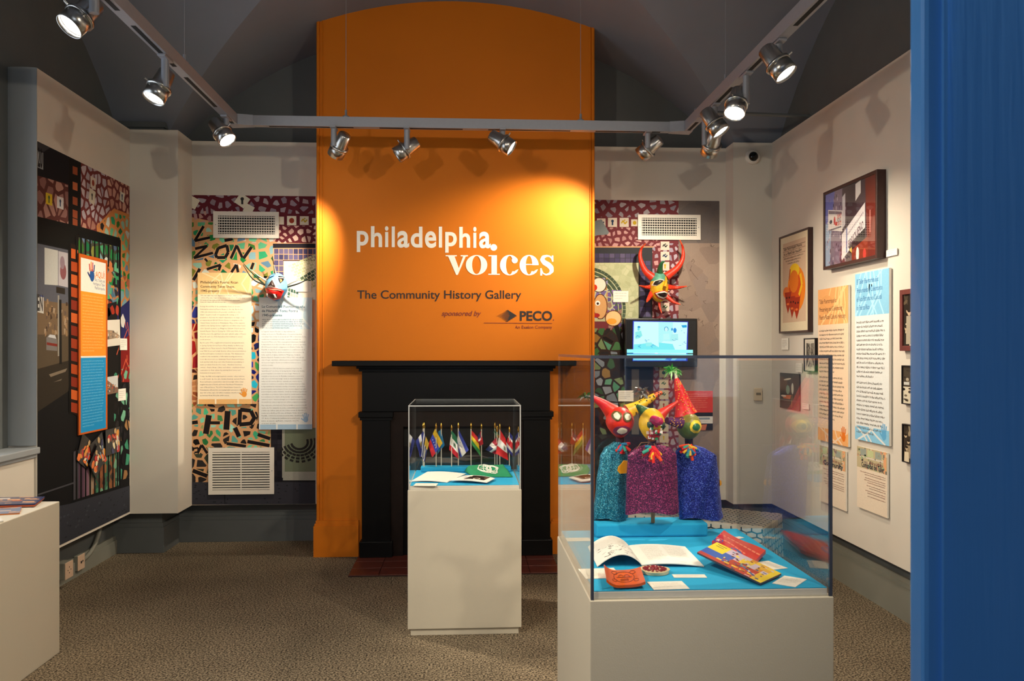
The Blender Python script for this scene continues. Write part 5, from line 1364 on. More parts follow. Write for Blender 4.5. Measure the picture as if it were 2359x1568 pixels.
board(1980, 1026, 2050, 1166, 'small cream board under the tall sky blue text panel', ['', 'Comunidad del Taller'], [(2, .84), (3, .72), (2, .65), (2, .72), (1, .6)])

# flag hanging beside the door and the lamp above it
A = on_x(2132, 292, PR - .03); B = on_x(2133, 565, PR - .03)
fl = thing('wall_flag', (PR - .03, A.y - .35, B.z), 'blue flag with white hem hanging on the wall half behind the blue door', 'flag')
MB().grid(lambda p, q: (PR - .03 - .012 * math.sin(p * 14 + q), A.y - .02 - .6 * p, A.z + (B.z - A.z) * q), 24, 10, colfn=lambda p, q: (150, 30, 40) if q > .94 else (34, 40, 110)).build('cloth', PRINT, fl, fix=False)
MB().grid(lambda p, q: (PR - .031 - .004 * math.sin(q * 9), A.y + .02 - .05 * p, A.z + (B.z - A.z) * q), 3, 12, color=(206, 196, 190)).build('hem', PRINT, fl, fix=False)
MB().lathe([(.012, 0), (.012, .004), (.006, .004)], aim_matrix((PR - .034, A.y - .005, B.z + .03), (-1, 0, 0)), 12).build('grommet', mat('brass', (190, 150, 80), rough=.3, metal=1., noise=.04), fl)
c = on_x(2140, 222, PR - .09)
wlp = thing('wall_lamp', (PR, c.y, c.z), 'round metal lamp head on the right wall half behind the blue door', 'lamp')
MB().sphere((c.x, c.y, c.z), (.05, .05, .05), 16, 10).build('lamp_head', STEEL, wlp)
MB().tube([(c.x, c.y, c.z), (PR, c.y, c.z)], .012, 8).build('bracket', STEEL, wlp)

# ================================================================== WALL LETTERING ON THE CHIMNEY
WL = mat('white_vinyl', (240, 234, 222), rough=.5, noise=.01)
BK = mat('black_vinyl', (30, 16, 12), rough=.5, noise=.02)
RD = mat('russet_vinyl', (120, 34, 18), rough=.5, noise=.02)
LX = lambda x, y: on_y(780 + x / 4.289, 480 + y / 4.289, YCH)
def vinyl(vs, fs, name, m, parent, th_=.0016):
    """vs: world points on the wall"""
    mb = MB(); off = Vector((0, -th_, 0)); n = len(vs)
    mb.add([v + off for v in vs], fs)
    from collections import Counter
    ec = Counter()
    for f in fs:
        for i in range(len(f)): ec[frozenset((f[i], f[(i + 1) % len(f)]))] += 1
    for e_, k in ec.items():
        if k == 1:
            i, j = tuple(e_); mb.add([vs[i] + off, vs[j] + off, vs[j], vs[i]], [(0, 1, 2, 3)])
    return mb.build(name, m, parent, fix=False)
def glyph(ch_, x0, y0, x1, y1, m, parent, bold=.02, shear=0.0, res=8):
    vs, fs = text_mesh(ch_, bold, res, shear)
    ax0, ax1 = min(v[0] for v in vs), max(v[0] for v in vs); ay0, ay1 = min(v[1] for v in vs), max(v[1] for v in vs)
    W = [LX(x0 + (x1 - x0) * (v[0] - ax0) / (ax1 - ax0), y1 - (y1 - y0) * (v[1] - ay0) / (ay1 - ay0)) for v in vs]
    return vinyl(W, fs, 'letter', m, parent)
t = thing('wall_lettering', LX(900, 430), 'white title lettering philadelphia voices on the orange chimney wall', 'lettering')
for ch_, x0, y0, x1, y1 in (('p', 180, 222, 295, 430), ('h', 320, 175, 430, 382), ('i', 458, 175, 492, 382), ('l', 525, 178, 555, 382), ('a', 580, 222, 698, 388), ('d', 713, 180, 828, 386), ('e', 853, 225, 965, 390), ('l', 990, 180, 1022, 386), ('p', 1053, 232, 1168, 437), ('h', 1192, 182, 1300, 388), ('i', 1330, 182, 1362, 390), ('a', 1388, 230, 1503, 394)):
    glyph(ch_, x0, y0, x1, y1, WL, t, .022)
def shape2(polys, m, parent, name='letter'):
    """polys: list of outlines in lettering units, filled and joined"""
    vs, fs = [], []
    for k, pts in enumerate(polys):
        tri = tessellate_polygon([[Vector((p[0], p[1], 0)) for p in pts]]); n = len(vs)
        vs += [LX(*p) + Vector((0, -.00002 * k, 0)) for p in pts]; fs += [tuple(i + n for i in q) for q in tri]
    return vinyl(vs, fs, name, m, parent)
def ring(cx, cy, rx, ry, ix, iy, a0=0, a1=360, n=36):
    out = [(cx + rx * math.cos(math.radians(a0 + (a1 - a0) * k / n)), cy + ry * math.sin(math.radians(a0 + (a1 - a0) * k / n))) for k in range(n + 1)]
    inn = [(cx + ix * math.cos(math.radians(a0 + (a1 - a0) * k / n)), cy + iy * math.sin(math.radians(a0 + (a1 - a0) * k / n))) for k in range(n + 1)]
    return [[out[k], out[k + 1], inn[k + 1], inn[k]] for k in range(n)]
def disc(cx, cy, r, n=24): return [(cx + r * math.cos(2 * math.pi * k / n), cy + r * math.sin(2 * math.pi * k / n)) for k in range(n)]
shape2([disc(1533, 385, 33)], WL, t, 'round_stop')
shape2([[(1058, 462), (1168, 462), (1168, 472), (1146, 474), (1188, 590), (1230, 474), (1206, 472), (1206, 462), (1278, 462), (1278, 472), (1256, 475), (1178, 656), (1162, 656), (1082, 474), (1058, 472)]], WL, t)
shape2(ring(1363, 558, 106, 98, 44, 90), WL, t)
shape2([[(1480, 462), (1564, 462), (1564, 645), (1593, 645), (1593, 655), (1480, 655), (1480, 645), (1510, 645), (1510, 473), (1480, 473)]], WL, t)
shape2(ring(1690, 560, 96, 101, 36, 92, 40, 318) + [disc(1740, 512, 30), [(1752, 610), (1777, 600), (1762, 630), (1735, 650), (1700, 661), (1700, 650)]], WL, t)
shape2(ring(1882, 560, 94, 101, 32, 92, 40, 360) + [[(1845, 548), (1976, 548), (1974, 558), (1845, 558)], [(1945, 610), (1970, 600), (1955, 630), (1928, 650), (1892, 661), (1892, 650)]], WL, t)
sp = []
ctr = [(2112, 520, 6), (2106, 492, 9), (2085, 472, 10), (2055, 468, 14), (2022, 480, 24), (2012, 508, 30), (2035, 536, 34), (2072, 556, 36), (2100, 584, 34), (2106, 618, 26), (2085, 645, 16), (2050, 655, 10), (2020, 640, 8), (2004, 604, 6)]
for (xa, ya, wa), (xb, yb, wb) in zip(ctr[:-1], ctr[1:]):
    d_ = math.hypot(xb - xa, yb - ya); nx_, ny_ = -(yb - ya) / d_, (xb - xa) / d_
    sp.append([(xa + nx_ * wa * .7, ya + ny_ * wa * .7), (xb + nx_ * wb * .7, yb + ny_ * wb * .7), (xb - nx_ * wb * .7, yb - ny_ * wb * .7), (xa - nx_ * wa * .7, ya - ny_ * wa * .7)])
    sp.append(disc(xb, yb, wb * .69, 12))
sp += [[(2106, 465), (2122, 465), (2122, 525), (2108, 525)], [(1993, 590), (2006, 590), (2012, 662), (1993, 662)]]
shape2(sp, WL, t)
def line_text(name, label, txt, x0, y0, x1, y1, m, bold=0.0, shear=0.0, extra=None):
    tt = thing(name, LX((x0 + x1) / 2, y1), label, 'lettering')
    vs, fs = text_mesh(txt, bold, 5, shear)
    ax0, ax1 = min(v[0] for v in vs), max(v[0] for v in vs); ay0, ay1 = min(v[1] for v in vs), max(v[1] for v in vs)
    vinyl([LX(x0 + (x1 - x0) * (v[0] - ax0) / (ax1 - ax0), y1 - (y1 - y0) * (v[1] - ay0) / (ay1 - ay0)) for v in vs], fs, 'words', m, tt)
    return tt
line_text('wall_subtitle', 'black lettering The Community History Gallery on the orange chimney wall', 'The Community History Gallery', 185, 808, 1805, 918, BK, .008)
line_text('wall_credit', 'small russet italic lettering sponsored by on the orange chimney wall', 'sponsored by', 1018, 1012, 1408, 1076, RD, .012, .28)
lg = line_text('sponsor_logo', 'black PECO logo with striped diamond and fine line on the orange chimney wall', 'PECO', 1790, 1012, 2110, 1110, BK, .03)
st = []
for k in range(9):
    y = 1008 + k * 12.6; half = 1 - abs(k - 4) / 4.6
    xl = 1660 - 98 * half; xr = 1665 + 95 * half
    st.append([(xl, y + 4), (xl + (xr - xl) * .35, y), (xr - 6, y), (xr, y + 3), (xr - 6, y + 9), (xl + (xr - xl) * .3, y + 6)])
st.append([(1668, 1000), (1760, 1058), (1668, 1116), (1690, 1058)])
shape2(st, BK, lg, 'striped_diamond')
shape2([[(1436, 1128), (2110, 1132), (2110, 1137), (1436, 1133)]], RD, lg, 'rule')
shape2([disc(2122, 1102, 7, 12)], RD, lg, 'register_mark')
vs, fs = text_mesh('An Exelon Company', 0, 4)
ax0, ax1 = min(v[0] for v in vs), max(v[0] for v in vs); ay0, ay1 = min(v[1] for v in vs), max(v[1] for v in vs)
vinyl([LX(1742 + 368 * (v[0] - ax0) / (ax1 - ax0), 1196 - 40 * (v[1] - ay0) / (ay1 - ay0)) for v in vs], fs, 'small_words', RD, lg)

# ================================================================== MASKS
VC = mat('painted_papier_mache', vcol=True, rough=.42, spec=.45, noise=.22, nscale=45, bump=.35, bscale=70)
VCM = mat('painted_matte', vcol=True, rough=.7, spec=.2, noise=.06, nscale=120)
def horn(pts, r0, r1, name, parent, colf, seg=12, sub=8, dots=None, m=None):
    """smooth tapered horn through the given points"""
    P_ = [Vector(p) for p in pts]; n = len(P_); out = []; rr = []
    ext = [P_[0] * 2 - P_[1]] + P_ + [P_[-1] * 2 - P_[-2]]
    for i in range(1, n):
        a, b_, c_, d_ = ext[i - 1], ext[i], ext[i + 1], ext[i + 2]
        for k in range(sub):
            t_ = k / sub
            out.append(.5 * ((2 * b_) + (c_ - a) * t_ + (2 * a - 5 * b_ + 4 * c_ - d_) * t_ ** 2 + (3 * b_ - a - 3 * c_ + d_) * t_ ** 3))
    out.append(P_[-1]); N_ = len(out)
    rr = [r0 + (r1 - r0) * (i / (N_ - 1)) ** .8 for i in range(N_)]
    mb = MB(); 
    tmp = MB(); tmp.tube(out, rr, seg)
    for i, f in enumerate(tmp.f):
        ring_i = min(i // seg, N_ - 2) / max(1, N_ - 2)
        tmp.c[i] = colf(ring_i) if callable(colf) else colf
    o = tmp.build(name, m or VC, parent)
    if dots:
        d = MB(); r = random.Random(len(name) + N_)
        for k in range(dots[1]):
            i = r.randrange(1, N_ - 2); c_ = out[i]; t_ = (out[i + 1] - out[i]).normalized(); s_ = t_.cross(Vector((0, -1, 0))).normalized(); an = r.uniform(-1.2, 1.2)
            nd = (Vector((0, -1, 0)) - t_ * Vector((0, -1, 0)).dot(t_)).normalized()
            q = c_ + (nd * math.cos(an) + s_ * math.sin(an)) * rr[i]
            d.sphere(q, dots[2], 6, 4, color=dots[0])
        d.build('dots', VC, o)['kind'] = 'stuff'
    return o

# ---- blue mask on the left mural
MX = lambda x, y, Y: on_y(560 + x / 13.07, 600 + y / 13.07, Y)
c = MX(1010, 800, 6.5)
bm_ = thing('carnival_mask', (c.x, PB, c.z), 'blue and white horned carnival mask with fat red lips between two text panels', 'mask')
k_ = .00336 / 13.07
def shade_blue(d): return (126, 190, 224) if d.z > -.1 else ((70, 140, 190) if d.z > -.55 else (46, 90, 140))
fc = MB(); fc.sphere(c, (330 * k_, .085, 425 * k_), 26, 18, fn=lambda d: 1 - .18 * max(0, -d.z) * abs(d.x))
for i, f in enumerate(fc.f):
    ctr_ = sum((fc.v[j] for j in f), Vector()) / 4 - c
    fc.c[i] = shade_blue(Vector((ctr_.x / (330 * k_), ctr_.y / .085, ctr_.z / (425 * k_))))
fc.build('face', VC, bm_)
Yf = 6.5
def surf(x, y, lift=.004):
    """point on the mask front for a drawing coordinate"""
    p = MX(x, y, 6.5); dx_, dz_ = (p.x - c.x) / (330 * k_), (p.z - c.z) / (425 * k_)
    q = max(0.05, 1 - dx_ * dx_ - dz_ * dz_)
    return Vector((p.x, 6.5 - .085 * math.sqrt(q) - lift, p.z))
def patch(pts, colr, name, parent, thick=.006, sf=surf, m=None):
    """domed patch that follows the face: rings from the middle to the outline"""
    n = len(pts); cx_, cy_ = sum(p[0] for p in pts) / n, sum(p[1] for p in pts) / n
    fine = []
    for p, q in zip(pts, pts[1:] + pts[:1]): fine += [(p[0] + (q[0] - p[0]) * k / 3, p[1] + (q[1] - p[1]) * k / 3) for k in range(3)]
    n = len(fine); T = (1.0, .75, .5, .25); mb = MB(); vs = []
    for t_ in T: vs += [sf(cx_ + (p[0] - cx_) * t_, cy_ + (p[1] - cy_) * t_) + Vector((0, -thick * (1 - t_ * t_), 0)) for p in fine]
    vs.append(sf(cx_, cy_) + Vector((0, -thick, 0)))
    fs = [(r_ * n + i, r_ * n + (i + 1) % n, (r_ + 1) * n + (i + 1) % n, (r_ + 1) * n + i) for r_ in range(3) for i in range(n)]
    fs += [(3 * n + i, 3 * n + (i + 1) % n, 4 * n) for i in range(n)]
    mb.add(vs, fs, colr, True)
    mb.add(vs[:n] + [v + Vector((0, .012, 0)) for v in vs[:n]], [(i, (i + 1) % n, n + (i + 1) % n, n + i) for i in range(n)], colr)
    return mb.build(name, m or VC, parent)
nose = patch([(970, 560), (1130, 860), (1060, 885), (800, 830), (770, 800)], (236, 236, 232), 'nose', bm_, .03)
patch([(965, 610), (1060, 790), (1060, 830), (965, 800), (930, 770), (830, 810)], (52, 30, 26), 'nostril', nose, .012, sf=lambda x, y: surf(x, y, .03))
lips = patch([(690, 850), (830, 830), (1200, 880), (1275, 930), (1160, 1150), (960, 1200), (760, 1090)], (214, 26, 20), 'lips', bm_, .03)
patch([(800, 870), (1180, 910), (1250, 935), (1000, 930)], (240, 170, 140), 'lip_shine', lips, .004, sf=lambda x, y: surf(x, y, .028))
mo = patch([(830, 1010), (1110, 1040), (1080, 1150), (950, 1170), (840, 1110)], (60, 16, 12), 'mouth', lips, .004, sf=lambda x, y: surf(x, y, .034))
for pts in ([(775, 1010), (825, 1020), (815, 1110), (765, 1090)], [(1005, 1030), (1055, 1035), (1085, 1140), (1035, 1145)]): patch(pts, (244, 240, 230), 'tooth', lips, .008, sf=lambda x, y: surf(x, y, .04))
for pts, pts2 in (([(1110, 480), (1260, 500), (1255, 620), (1190, 700), (1130, 610)], [(1180, 580), (1230, 590), (1225, 650), (1190, 680)]), ([(790, 490), (840, 470), (810, 560), (770, 600), (740, 590)], [(775, 520), (800, 520), (790, 560), (765, 580)])):
    e_ = patch(pts, (34, 22, 20), 'eye', bm_, .006); patch(pts2, (224, 160, 100), 'iris', e_, .003, sf=lambda x, y: surf(x, y, .012))
patch([(1120, 525), (1260, 525), (1250, 555), (1130, 555)], (236, 232, 226), 'eyelid', bm_, .006, sf=lambda x, y: surf(x, y, .012))
patch([(845, 520), (990, 455), (990, 485), (850, 535)], (30, 80, 150), 'eyebrow', bm_, .006, sf=lambda x, y: surf(x, y, .008))
DKH, WHH = (34, 40, 34), (230, 224, 206)
for pts, c_ in (([MX(720, 760, 6.5), MX(300, 560, 6.42), MX(0, 130, 6.36)], DKH), ([MX(640, 720, 6.5), MX(220, 320, 6.43), MX(10, 90, 6.38)], (40, 70, 46)), ([MX(760, 640, 6.48), MX(480, 470, 6.42), MX(270, 300, 6.37)], WHH), ([MX(1320, 800, 6.5), MX(1700, 680, 6.43), MX(2100, 480, 6.36)], DKH), ([MX(1310, 740, 6.5), MX(1500, 650, 6.45), MX(1740, 565, 6.40)], WHH), ([MX(1000, 470, 6.48), MX(965, 300, 6.44), MX(930, 130, 6.40)], WHH), ([MX(960, 420, 6.49), MX(930, 150, 6.48), MX(880, -140, 6.46)], (60, 40, 34))):
    horn(pts, .0075, .0025, 'horn', bm_, c_, 10)
cs = MX(1010, 800, PB - .005); MB().tube([cs + Vector((0, 0, .03)), cs + Vector((0, -.05, .03))], .012, 8).build('wall_peg', STEEL, bm_)

# ---- red horned mask on the right mural
MR = lambda x, y, Y=6.47: on_y(1340 + x / 3.733, 430 + y / 3.733, Y)
c = MR(665, 860); k_ = .00336 / 3.733 * .985
rm = thing('carnival_mask', (c.x, PB, c.z), 'yellow faced carnival mask with long curved red horns above the television', 'mask')
fc = MB(); RX, RY, RZ = 82 * k_, .075, 135 * k_
fc.sphere(c, (RX, RY, RZ), 26, 18)
for i, f in enumerate(fc.f):
    ctr_ = sum((fc.v[j] for j in f), Vector()) / 4 - c
    z_ = ctr_.z / RZ
    fc.c[i] = (86, 150, 128) if z_ > .42 else (226, 170, 28)
fc.build('face', VC, rm)
def surf2(x, y, lift=.004):
    p = MR(x, y); dx_, dz_ = (p.x - c.x) / RX, (p.z - c.z) / RZ
    q = max(0.05, 1 - dx_ * dx_ - dz_ * dz_)
    return Vector((p.x, 6.47 - RY * math.sqrt(q) - lift, p.z))
REDH = lambda t_: (206, 48, 24) if t_ < .9 else (226, 90, 50)
for pts, r0 in (([MR(610, 780), MR(545, 720), MR(505, 620), MR(510, 540), MR(548, 490, 6.42)], .034), ([MR(725, 775), MR(820, 700), MR(868, 620), MR(870, 530), MR(845, 458, 6.42)], .034), ([MR(600, 862), MR(550, 862), MR(498, 850, 6.40)], .022), ([MR(730, 862), MR(820, 868), MR(905, 855, 6.42)], .026), ([MR(605, 915), MR(570, 970, 6.42), MR(560, 990, 6.38)], .024), ([MR(715, 930), MR(790, 990, 6.43), MR(850, 1012, 6.40)], .024), ([MR(665, 960, 6.48), MR(670, 1030, 6.47), MR(688, 1085, 6.44)], .016)):
    horn(pts, r0, .004, 'horn', rm, REDH, 12, dots=((226, 110, 60), 22, .0022))
horn([MR(672, 760), MR(675, 700, 6.42), MR(690, 655, 6.38), MR(715, 642, 6.36)], .032, .004, 'crest_horn', rm, (40, 96, 60), 12)
for pts in ([(592, 850), (610, 815), (660, 800), (695, 808), (665, 835), (625, 860)], [(715, 835), (728, 805), (742, 815), (742, 845)]):
    e_ = patch(pts, (236, 226, 200), 'eye', rm, .004, sf=surf2)
    cx_, cy_ = sum(p[0] for p in pts) / len(pts), sum(p[1] for p in pts) / len(pts)
    patch([(cx_ + (p[0] - cx_) * .82, cy_ + (p[1] - cy_) * .78) for p in pts], (26, 22, 20), 'pupil', e_, .003, sf=lambda x, y: surf2(x, y, .01))
horn([surf2(715, 770, -.01), surf2(705, 820, .02), surf2(688, 870, .03)], .006, .014, 'nose', rm, (220, 160, 30), 10)
lp_ = patch([(610, 915), (690, 895), (740, 910), (738, 950), (690, 978), (640, 960)], (190, 40, 24), 'lips', rm, .012, sf=surf2)
patch([(618, 920), (690, 903), (732, 915), (728, 948), (690, 968), (645, 952)], (236, 230, 214), 'teeth', lp_, .004, sf=lambda x, y: surf2(x, y, .012))
patch([(630, 924), (690, 914), (722, 922), (715, 945), (690, 956), (655, 946)], (30, 14, 12), 'mouth', lp_, .002, sf=lambda x, y: surf2(x, y, .018))
cs = MR(665, 860, PB - .005); MB().tube([cs, cs + Vector((0, -.09, 0))], .012, 8).build('wall_peg', STEEL, rm)

# ================================================================== PUPPETS
def glitter(name, base, hi, scale=380):
    m = mat(name, base, rough=.42, spec=.6)
    nt = m.node_tree; N = nt.nodes; L = nt.links; b = N['Principled BSDF']
    tc = N.new('ShaderNodeTexCoord'); vo = N.new('ShaderNodeTexVoronoi'); vo.inputs['Scale'].default_value = scale
    cr = N.new('ShaderNodeValToRGB'); e = cr.color_ramp.elements
    e[0].position = .0; e[0].color = C(*[x * .55 for x in base]); e[1].position = 1.0; e[1].color = C(*hi)
    e2_ = e.new(.62); e2_.color = C(*base); e3_ = e.new(.9); e3_.color = C(*[(x + y) / 2 for x, y in zip(base, hi)])
    sx_ = N.new('ShaderNodeSeparateColor')
    L.new(tc.outputs['Object'], vo.inputs['Vector']); L.new(vo.outputs['Color'], sx_.inputs[0]); L.new(sx_.outputs[0], cr.inputs[0]); L.new(cr.outputs[0], b.inputs['Base Color'])
    nm = N.new('ShaderNodeBump'); nm.inputs['Strength'].default_value = .9; nm.inputs['Distance'].default_value = .003
    L.new(sx_.outputs[1], nm.inputs['Height']); L.new(nm.outputs[0], b.inputs['Normal'])
    b.inputs['Metallic'].default_value = .45
    return m
G_TEAL = glitter('teal_sequin_cloth', (20, 128, 160), (150, 230, 240))
G_PURP = glitter('purple_sequin_cloth', (98, 24, 74), (226, 90, 150))
G_BLUE = glitter('blue_sequin_cloth', (34, 44, 160), (130, 160, 250))
PP = lambda x, y, Y=3.25: on_y(1300 + x / 3.7325, 820 + y / 3.7325, Y)
kp = 3.25 / FPX / 3.7325
WOOD = mat('raw_wood_stick', (170, 126, 76), rough=.6, noise=.15, nscale=40)
def robe(rows, Yc, depth, m, parent, folds, seed):
    """rows: (y, xl, xr) drawing units from neck to hem"""
    r = random.Random(seed); ph = [r.uniform(0, 6) for _ in range(4)]
    ys = [a[0] for a in rows]
    def at(q):
        y = ys[0] + (ys[-1] - ys[0]) * q
        for (ya, la, ra), (yb, lb, rb) in zip(rows[:-1], rows[1:]):
            if y <= yb + 1e-6:
                f_ = (y - ya) / (yb - ya); f_ = f_ * f_ * (3 - 2 * f_)
                return y, la + (lb - la) * f_, ra + (rb - ra) * f_
        return rows[-1]
    def fn(p, q):
        y, xl, xr = at(q); th = 2 * math.pi * p
        A_p, B_p = PP(xl, y, Yc), PP(xr, y, Yc)
        hw = (B_p.x - A_p.x) / 2; cx_ = (A_p.x + B_p.x) / 2
        fold = math.sin(folds * th + ph[0]) * .55 + math.sin((folds * 2 - 1) * th + ph[1] + 3 * q) * .3 + math.sin(3 * th + ph[2]) * .4
        amp = .34 * min(1, .25 + q)
        d_ = depth * (.55 + .45 * min(1, q * 2))
        z_ = A_p.z + .006 * math.sin(3 * th + ph[3]) * q
        return (cx_ + hw * math.cos(th) * (1 + .03 * fold * q), Yc + d_ * math.sin(th) * (1 + amp * fold) + .3 * d_ * amp * fold, z_)
    mb = MB(); mb.grid(fn, 72, 26)
    o = mb.build('robe', m, parent, fix=False)
    return o
def tassel(x, y, Y, parent, seed, n=16, s=1.0):
    r = random.Random(seed); mb = MB()
    for k in range(n):
        p = PP(x + r.uniform(-12, 12) * s, y + r.uniform(-10, 10) * s, Y); a = r.uniform(-1.5, 1.5); l_ = r.uniform(.5, 1.15)
        q = p + Vector((math.sin(a) * .028 * s * l_, -r.uniform(-.006, .018), -math.cos(a) * .036 * s * l_ + r.uniform(-.008, .006)))
        mb.tube([p, (p + q) / 2 + Vector((0, -.005, 0)), q], [.004, .0068, .006], 6, color=r.choice([(206, 40, 24), (226, 170, 50), (226, 70, 30), (40, 110, 150), (206, 30, 40), (60, 150, 130)]))
    mb.build('wool_tassel', VCM, parent)['kind'] = 'stuff'
def tuft(p, parent, cols_, seed, n=14, L_=.035, name='tinsel_tuft', w=.0035, up=.3, m=None):
    r = random.Random(seed); mb = MB(); p = Vector(p)
    for k in range(n):
        d = Vector((r.uniform(-1, 1), r.uniform(-.7, .7), r.uniform(-.9, .6) + up)).normalized() * L_ * r.uniform(.5, 1)
        s_ = d.cross(Vector((0, 1, 0.2))).normalized() * w
        q = p + d * .55 + Vector((0, 0, .004)); e_ = p + d + Vector((0, 0, -.3 * L_ * r.random()))
        mb.add([p - s_ * .4, p + s_ * .4, q + s_, q - s_, e_], [(0, 1, 2, 3), (3, 2, 4)], r.choice(cols_))
    o = mb.build(name, m or GLOSS, parent, fix=False); o['kind'] = 'stuff'
    return o
def phead(cx, cy, rx, ry, Yc, depth, colf, parent, chin=.25):
    c_ = PP(cx, cy, Yc); R_ = (rx * kp, depth, ry * kp)
    mb = MB(); mb.sphere(c_, R_, 24, 18, fn=lambda d: 1.0)
    for i, v in enumerate(mb.v):
        d = v - c_; t_ = max(0, -d.z / R_[2]); f_ = 1 - chin * t_ ** 1.3
        mb.v[i] = c_ + Vector((d.x * f_, d.y * f_, d.z))
    for i, f in enumerate(mb.f):
        d = sum((mb.v[j] for j in f), Vector()) / len(f) - c_
        mb.c[i] = colf(d.x / R_[0], d.y / R_[1], d.z / R_[2])
    mb.build('head', VC, parent)
    def sf(x, y, lift=.003):
        p = PP(x, y, Yc); t_ = max(0, -(p.z - c_.z) / R_[2]); f_ = 1 - chin * t_ ** 1.3
        q = max(.05, 1 - ((p.x - c_.x) / (R_[0] * f_)) ** 2 - ((p.z - c_.z) / R_[2]) ** 2)
        return Vector((p.x, Yc - R_[1] * f_ * math.sqrt(q) - lift, p.z))
    return c_, sf
def blob(sf, cx, cy, rx, ry, colr, name, parent, lift=.003, thick=.004, n=12, jag=0.0, seed=1, m=None):
    r = random.Random(seed)
    pts = [(cx + rx * math.cos(2 * math.pi * k / n) * (1 + r.uniform(-jag, jag)), cy + ry * math.sin(2 * math.pi * k / n) * (1 + r.uniform(-jag, jag))) for k in range(n)]
    return patch(pts, colr, name, parent, thick, sf=lambda x, y: sf(x, y, lift), m=m)
zr = .79 + .052
def stick(x, y0, Y, parent):
    a = PP(x, y0, Y); MB().tube([(a.x, Y, zr), a], .0075, 8).build('stick', WOOD, parent)
def mitt(pts, Y, parent):
    q = [PP(*p, Y) for p in pts]
    MB().prism(q, (0, -.008, 0), (222, 150, 24)).build('felt_hand', VCM, parent)
# left puppet
Y1, Y2, Y3 = 3.247, 3.148, 3.247
bz = lambda x, Y: Vector((PP(x, 1400, Y).x, Y, zr))
p1 = thing('hand_puppet', bz(400, Y1), 'red headed horned puppet in a turquoise sequin robe with yellow spotted horn', 'puppet')
robe([(735, 425, 500), (790, 340, 530), (860, 305, 545), (1100, 275, 540), (1396, 244, 545)], Y1, .036, G_TEAL, p1, 5, 1)
c_, sf = phead(478, 570, 122, 135, Y1 - .02, .062, lambda x, y, z: (206, 40, 24) if z > -.3 else (190, 34, 26), p1, .35)
horn([PP(410, 480, Y1), PP(330, 410, Y1 - .01), PP(225, 345, Y1 - .02)], .034, .008, 'horn', p1, lambda t_: (214, 36, 44) if t_ > .35 else (210, 44, 28), 14)
horn([PP(545, 480, Y1), PP(640, 430, Y1 + .005), PP(765, 350, Y1 + .01), PP(840, 310, Y1 + .01)], .032, .006, 'horn', p1, lambda t_: (226, 182, 30) if t_ < .72 else (214, 90, 40), 14, dots=((40, 34, 20), 26, .0028))
tuft(PP(175, 350, Y1 - .03), p1, [(50, 110, 50), (80, 150, 80), (220, 226, 220), (40, 90, 50)], 3, 20, .04)
tuft(PP(665, 320, Y1), p1, [(200, 200, 200), (230, 230, 230), (120, 120, 120)], 4, 40, .045, 'silver_tinsel', .005, .4, STEEL)
for x, y in ((432, 505), (522, 513)):
    e_ = blob(sf, x, y, 42, 40, (96, 84, 40), 'eye', p1, .004, .004, 10, .12, x); blob(sf, x, y, 28, 28, (224, 218, 196), 'mirror', e_, .008, .002, 9, .15, x + 1)
mo = blob(sf, 478, 630, 72, 44, (110, 34, 70), 'mouth', p1, .004, .004, 14, .06, 3); blob(sf, 478, 632, 46, 28, (228, 216, 190), 'teeth', mo, .008, .002, 11, .12, 4)
tassel(505, 760, Y1 - .05, p1, 5); mitt([(545, 900), (510, 895), (488, 925), (462, 950), (455, 985), (475, 1008), (545, 1003)], Y1 - .05, p1); stick(400, 1300, Y1, p1)
# middle puppet
p2 = thing('hand_puppet', bz(760, Y2 + .05), 'yellow headed puppet with jewelled face in a purple sequin robe, standing between two others', 'puppet')
robe([(760, 700, 830), (790, 600, 920), (850, 545, 965), (1100, 530, 975), (1345, 520, 985)], Y2, .034, G_PURP, p2, 4, 2)
c_, sf = phead(752, 590, 108, 140, Y2 - .02, .06, lambda x, y, z: (222, 176, 30) if not (z < -.15 and abs(x) < .45) else (206, 110, 30), p2, .3)
horn([PP(700, 490, Y2), PP(655, 450, Y2), PP(625, 425, Y2 - .01)], .026, .006, 'horn', p2, (44, 84, 36), 12)
horn([PP(820, 510, Y2), PP(880, 460, Y2), PP(975, 392, Y2 + .01)], .026, .005, 'horn', p2, (206, 44, 26), 12)
horn([sf(745, 545, -.01), sf(775, 545, .025), PP(800, 550, Y2 - .11)], .02, .012, 'nose', p2, (176, 22, 80), 12)
for x, y in ((713, 580), (832, 592)): e_ = blob(sf, x, y, 26, 34, (40, 66, 40), 'eye', p2, .004, .004, 10, .1, x); blob(sf, x, y, 12, 16, (20, 40, 30), 'pupil', e_, .008, .002, 8, .1, x)
mo = blob(sf, 765, 662, 62, 34, (190, 34, 30), 'mouth', p2, .004, .004, 12, .1, 6); blob(sf, 770, 660, 40, 12, (90, 20, 20), 'mouth_gap', mo, .009, .001, 9, .1, 5)
jw = MB(); rj = random.Random(12)
for k in range(30):
    p = sf(750 + rj.uniform(-55, 70), 630 + rj.uniform(-70, 70), .006); s_ = rj.uniform(.002, .0055)
    jw.box(p - Vector((s_, s_ * .6, s_)), p + Vector((s_, s_ * .2, s_)), rj.choice([(236, 230, 226), (206, 30, 40), (222, 200, 190), (190, 24, 90), (60, 150, 90), (240, 240, 240)]))
jw.build('jewels', GLOSS, p2)['kind'] = 'stuff'
tassel(760, 785, Y2 - .06, p2, 8, 26, 1.3); stick(762, 1280, Y2 + .035, p2)
sg = MB()
for pts in ([(740, 740), (660, 745), (620, 800)], [(730, 745), (690, 790), (668, 880)], [(770, 750), (820, 850), (856, 930)]): sg.tube([PP(*p, Y2 - .062) for p in pts], .0018, 5)
